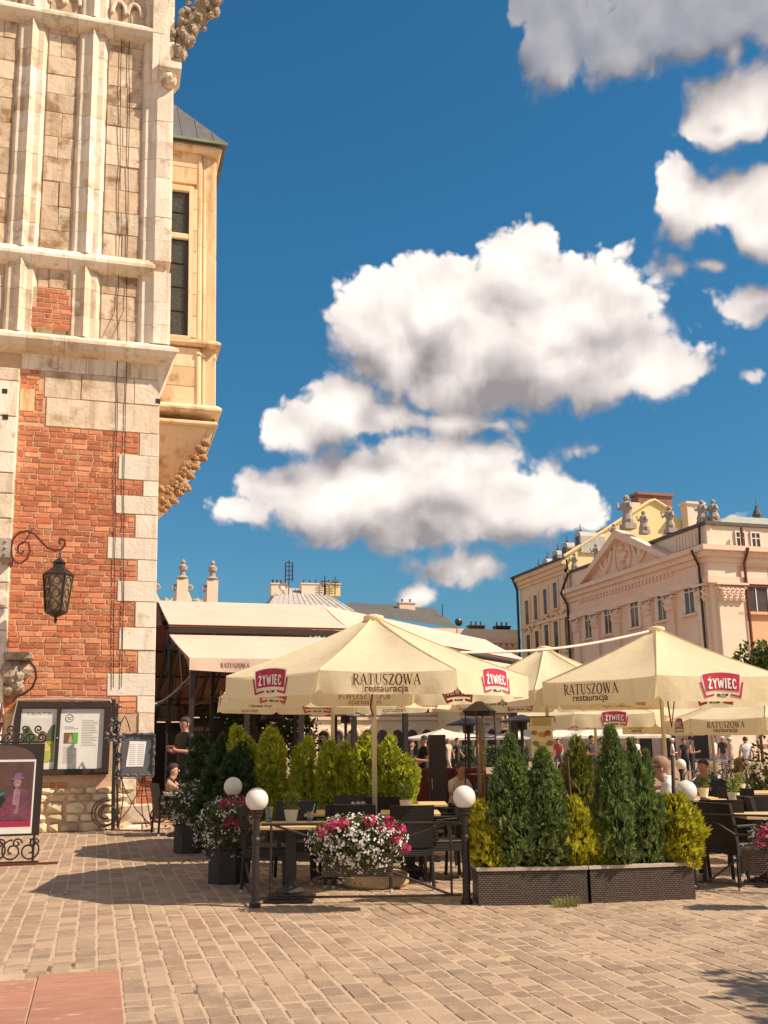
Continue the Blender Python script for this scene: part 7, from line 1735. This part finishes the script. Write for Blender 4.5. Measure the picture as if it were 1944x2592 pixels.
# people farther off
W_, K_, G_, B_ = (.76,.72,.68), (.02,.018,.02), (.25,.22,.2), (.10,.12,.2)
for (lab, px, D, rz, kw) in (
    ('woman with long dark hair standing behind the right end of the bright thujas', 1040, 25, 1.2, dict(pose='hold', top=(.03,.02,.02), bot=K_, hair=(.05,.02,.015), longhair=True)),
    ('person in black facing the long-haired woman behind the bright thujas', 1074, 25, -1.4, dict(pose='hold', top=K_, bot=K_, hair=(.03,.02,.02))),
    ('far woman in a light top walking left of the black-dressed walker', 1134, 46, .6, dict(pose='walk', top=(.62,.45,.36), bot=(.5,.42,.36), hair=(.45,.28,.15), longhair=True, leg='skin')),
    ('far walker in a black shirt before the white parasols', 1157, 44, .9, dict(pose='walk', top=K_, bot=K_, hair=(.05,.03,.02))),
    ('far blonde woman in white near the menu banner', 1283, 34, .3, dict(pose='stand', top=W_, bot=(.6,.5,.45), hair=(.55,.38,.2), longhair=True)),
    ('far man in a dark shirt standing behind the parasol pole, holding something', 1497, 33, .2, dict(pose='hold', top=(.03,.025,.03), bot=(.05,.05,.07), hair=(.04,.03,.02))),
    ('far person in a pale shirt right of the dark-shirted man', 1522, 36, -.6, dict(pose='stand', top=(.6,.55,.5), bot=(.12,.13,.2), hair=(.06,.04,.03))),
    ('far person in grey beside the thin parasol pole', 1545, 42, .5, dict(pose='walk', top=G_, bot=(.07,.07,.09), hair=(.05,.03,.02))),
    ('far woman in a white top and cap left of the bicycles', 1700, 40, 1.1, dict(pose='hold', top=W_, bot=(.35,.25,.18), hair=(.2,.12,.08), cap=(.7,.66,.6), leg='skin')),
    ('far woman in a black dress with arms bare, left of the bicycles', 1730, 38, -.4, dict(pose='stand', top=K_, bot=K_, hair=(.05,.03,.02), sleeve=False, leg='skin')),
    ('far person in black with a cap beside the woman in the black dress', 1748, 37, .7, dict(pose='hold', top=K_, bot=(.03,.03,.04), hair=(.03,.02,.02), cap=K_, sleeve=False)),
    ('far person in a pale top behind the bicycles', 1805, 46, .3, dict(pose='stand', top=(.66,.6,.55), bot=(.2,.2,.25), hair=(.08,.05,.03))),
    ('far woman with a dark bag and pale hat behind the bicycles', 1828, 45, -.8, dict(pose='stand', top=(.06,.05,.05), bot=(.4,.3,.25), hair=(.3,.2,.12), cap=(.7,.62,.5))),
    ('far woman with a pale hat in profile, right of the bag carrier', 1846, 44, 1.4, dict(pose='walk', top=(.6,.42,.33), bot=(.45,.35,.3), hair=(.2,.12,.08), cap=(.72,.66,.58))),
    ('far man in a loose white shirt walking away at the right', 1886, 36, PI-.3, dict(pose='walk', top=(.78,.75,.72), bot=(.42,.34,.26), hair=(.06,.04,.03), bulk=1.15)),
    ('far man in a white shirt standing by the dark doorway', 1610, 50, .2, dict(pose='stand', top=W_, bot=K_, hair=(.05,.03,.02))),
    ('far couple partner in pink left of the doorway man', 1588, 51, -.5, dict(pose='walk', top=(.6,.25,.25), bot=B_, hair=(.1,.06,.04)))):
    x, y = ground_at(px, D); kw.setdefault('h', 1.68+.12*((px*7) % 10)/10); person(lab, x, y, .005, rz, **kw)

for (lab, px, D, rz, kw) in (
    ('guest in a pale blouse seated on the sofa left of the glass heater', 1150, 17.2, .3, dict(pose='lean', top=(.62,.5,.44), bot=K_, hair=(.10,.05,.03), longhair=True)),
    ('guest in a dark red top seated by the cabinet', 1098, 17.6, -.6, dict(pose='sit', top=(.22,.04,.05), bot=K_, hair=(.05,.03,.02))),
    ('guest in a grey shirt seated behind the glass heater', 1250, 17.0, .5, dict(pose='lean', top=(.30,.27,.26), bot=(.06,.06,.09), hair=(.07,.04,.03))),
    ('guest in pink seated right of the menu banner', 1424, 16.4, -.5, dict(pose='lean', top=(.52,.26,.26), bot=K_, hair=(.16,.09,.05), longhair=True)),
    ('guest in a white shirt seated between the tallest thuja and the parasol pole', 1606, 18.0, .6, dict(pose='lean', top=W_, bot=(.06,.06,.1), hair=(.06,.04,.03))),
    ('guest in a dark blue shirt seated behind the herb pots at the right', 1790, 17.6, -1.2, dict(pose='lean', top=(.05,.07,.13), bot=K_, hair=(.05,.03,.02))),
    ('guest in a light blouse seated at the far right table', 1868, 18.2, 1.0, dict(pose='sit', top=(.66,.58,.5), bot=(.2,.16,.14), hair=(.25,.14,.08), longhair=True)),
    ('far stroller in pale blue between the white parasols', 1210, 52, .8, dict(pose='walk', top=(.42,.5,.6), bot=(.2,.2,.24), hair=(.1,.06,.04))),
    ('far stroller in red before the white parasols, right of the banner', 1412, 48, -.7, dict(pose='walk', top=(.5,.08,.07), bot=(.1,.1,.14), hair=(.05,.03,.02))),
    ('far stroller in white before the white parasols, left of the thin pole', 1466, 50, .4, dict(pose='walk', top=W_, bot=(.3,.25,.2), hair=(.12,.08,.05)))):
    x, y = ground_at(px, D); person(lab, x, y, .005, rz, h=1.74, **kw)
    if kw['pose'] != 'walk' and 'sofa' not in lab: dup(CH, 'black rattan chair under the '+lab.split(' seated')[0], (x+.04*math.sin(rz), y+.04, .018), rz+PI)

# ------------------------------------------------------------------ bicycles
TYRE = flat('black_tyre', (.025,.022,.022)); CHROME = mat('dull_chrome', (.45,.42,.40), None, 8, .35, metal=.8)
def bicycle(label, x, y, rz, c):
    root = thing('bicycle', label, 'bicycle', (x, y, .005), rz, 'bicycles leaning at the rack'); fm = pm(c, .4)
    for wx in (-.52,.52):
        b = MB().tube([(wx+.33*math.cos(t), 0, .345+.33*math.sin(t)) for t in [2*PI*k/28 for k in range(29)]], .018, 6); w = b.build('wheel', TYRE, root)
        b = MB()
        for k in range(12): a = PI*k/6; b.tube([(wx,0,.345),(wx+.31*math.cos(a),0,.345+.31*math.sin(a))], .004, 3)
        b.tube([(wx+.31*math.cos(t), 0, .345+.31*math.sin(t)) for t in [2*PI*k/24 for k in range(25)]], .010, 5); b.build('spokes', CHROME, w)
    A, S_, H_, Hb, R_, F_ = (-.06,0,.30), (-.18,0,.80), (.34,0,.84), (.38,0,.70), (-.52,0,.345), (.52,0,.345)
    b = MB()
    for p, r in ((A,S_),(S_,H_),(A,Hb),(A,R_),(S_,R_),(Hb,H_)): b.tube([p, r], .016, 6)
    b.build('frame', fm, root); b = MB().tube([Hb, (.46,0,.55), F_], .014, 6); b.build('fork', fm, root)
    b = MB().tube([S_, (-.20,0,.92)], .012, 6); b.build('seat_post', CHROME, root); b = MB().ball((-.22,0,.95), .11, 10, 6, sc=(1.2,.6,.35)); b.build('saddle', TYRE, root)
    b = MB().tube([H_, (.33,0,.98)], .012, 6); b.tube([(.25,-.28,1.0),(.34,-.12,.99),(.34,.12,.99),(.25,.28,1.0)], .011, 6); b.build('handlebar', CHROME, root)
    b = MB().tube([(-.06+.09*math.cos(t), -.03, .30+.09*math.sin(t)) for t in [2*PI*k/16 for k in range(17)]], .008, 5); b.tube([(-.06,-.05,.30),(.02,-.06,.16)], .009, 5); b.build('crank', CHROME, root)
for px, D, rz, c, lab in ((1772,31,.25,(.03,.03,.035),'black bicycle leftmost at the rack, side on'),(1815,32,-.35,(.05,.05,.06),'dark bicycle in the middle of the rack'),(1838,30,1.2,(.12,.03,.03),'dark red bicycle turned end-on at the rack'),(1872,31.5,2.6,(.03,.05,.04),'dark bicycle at the right of the rack beside the man in white')):
    x, y = ground_at(px, D); bicycle(lab, x, y, rz, c)
a, c = Vector((*ground_at(1762, 30.2), 0)), Vector((*ground_at(1895, 30.2), 0)); L = (c-a).length
rk = thing('bicycle_rack', 'low pale tubular bicycle rack before the bicycles', 'bicycle rack', tuple(a), math.atan2((c-a).y, (c-a).x)); b = MB().tube([(0,0,.005),(0,0,.88),(.1,0,.95),(L-.1,0,.95),(L,0,.88),(L,0,.005)], .025, 8); b.build('hoop', CHROME, rk); b = MB().tube([(L*.5,0,.005),(L*.5,0,.93)], .02, 6); b.build('middle_post', CHROME, rk)
# far planter boxes before the bicycles
for px, D, w, lab in ((1700,19.5,1.6,'long dark planter with low greens behind the seated man'),(1860,19.5,1.8,'long dark planter with low greens before the bicycles')):
    x, y = ground_at(px, D); root = thing('planter', lab, 'planter', (x, y, 0), CA); b = MB().box(-w/2,-.2,.015,w/2,.2,.42); b.build('box', WEAVE, root); q = random.Random(px); b = MB()
    for i in range(700):
        p = Vector((q.uniform(-w/2,w/2), q.uniform(-.2,.2), .42+abs(q.gauss(0,.10)))); d = Vector((q.uniform(-1,1), q.uniform(-1,1), q.uniform(-.2,1))).normalized(); s = d.orthogonal().normalized(); l = .07; b.add([p, p+d*l*.5+s*l*.3, p+d*l, p+d*l*.5-s*l*.3], [(0,1,2,3)])
    b.build('greens', TL1, root)
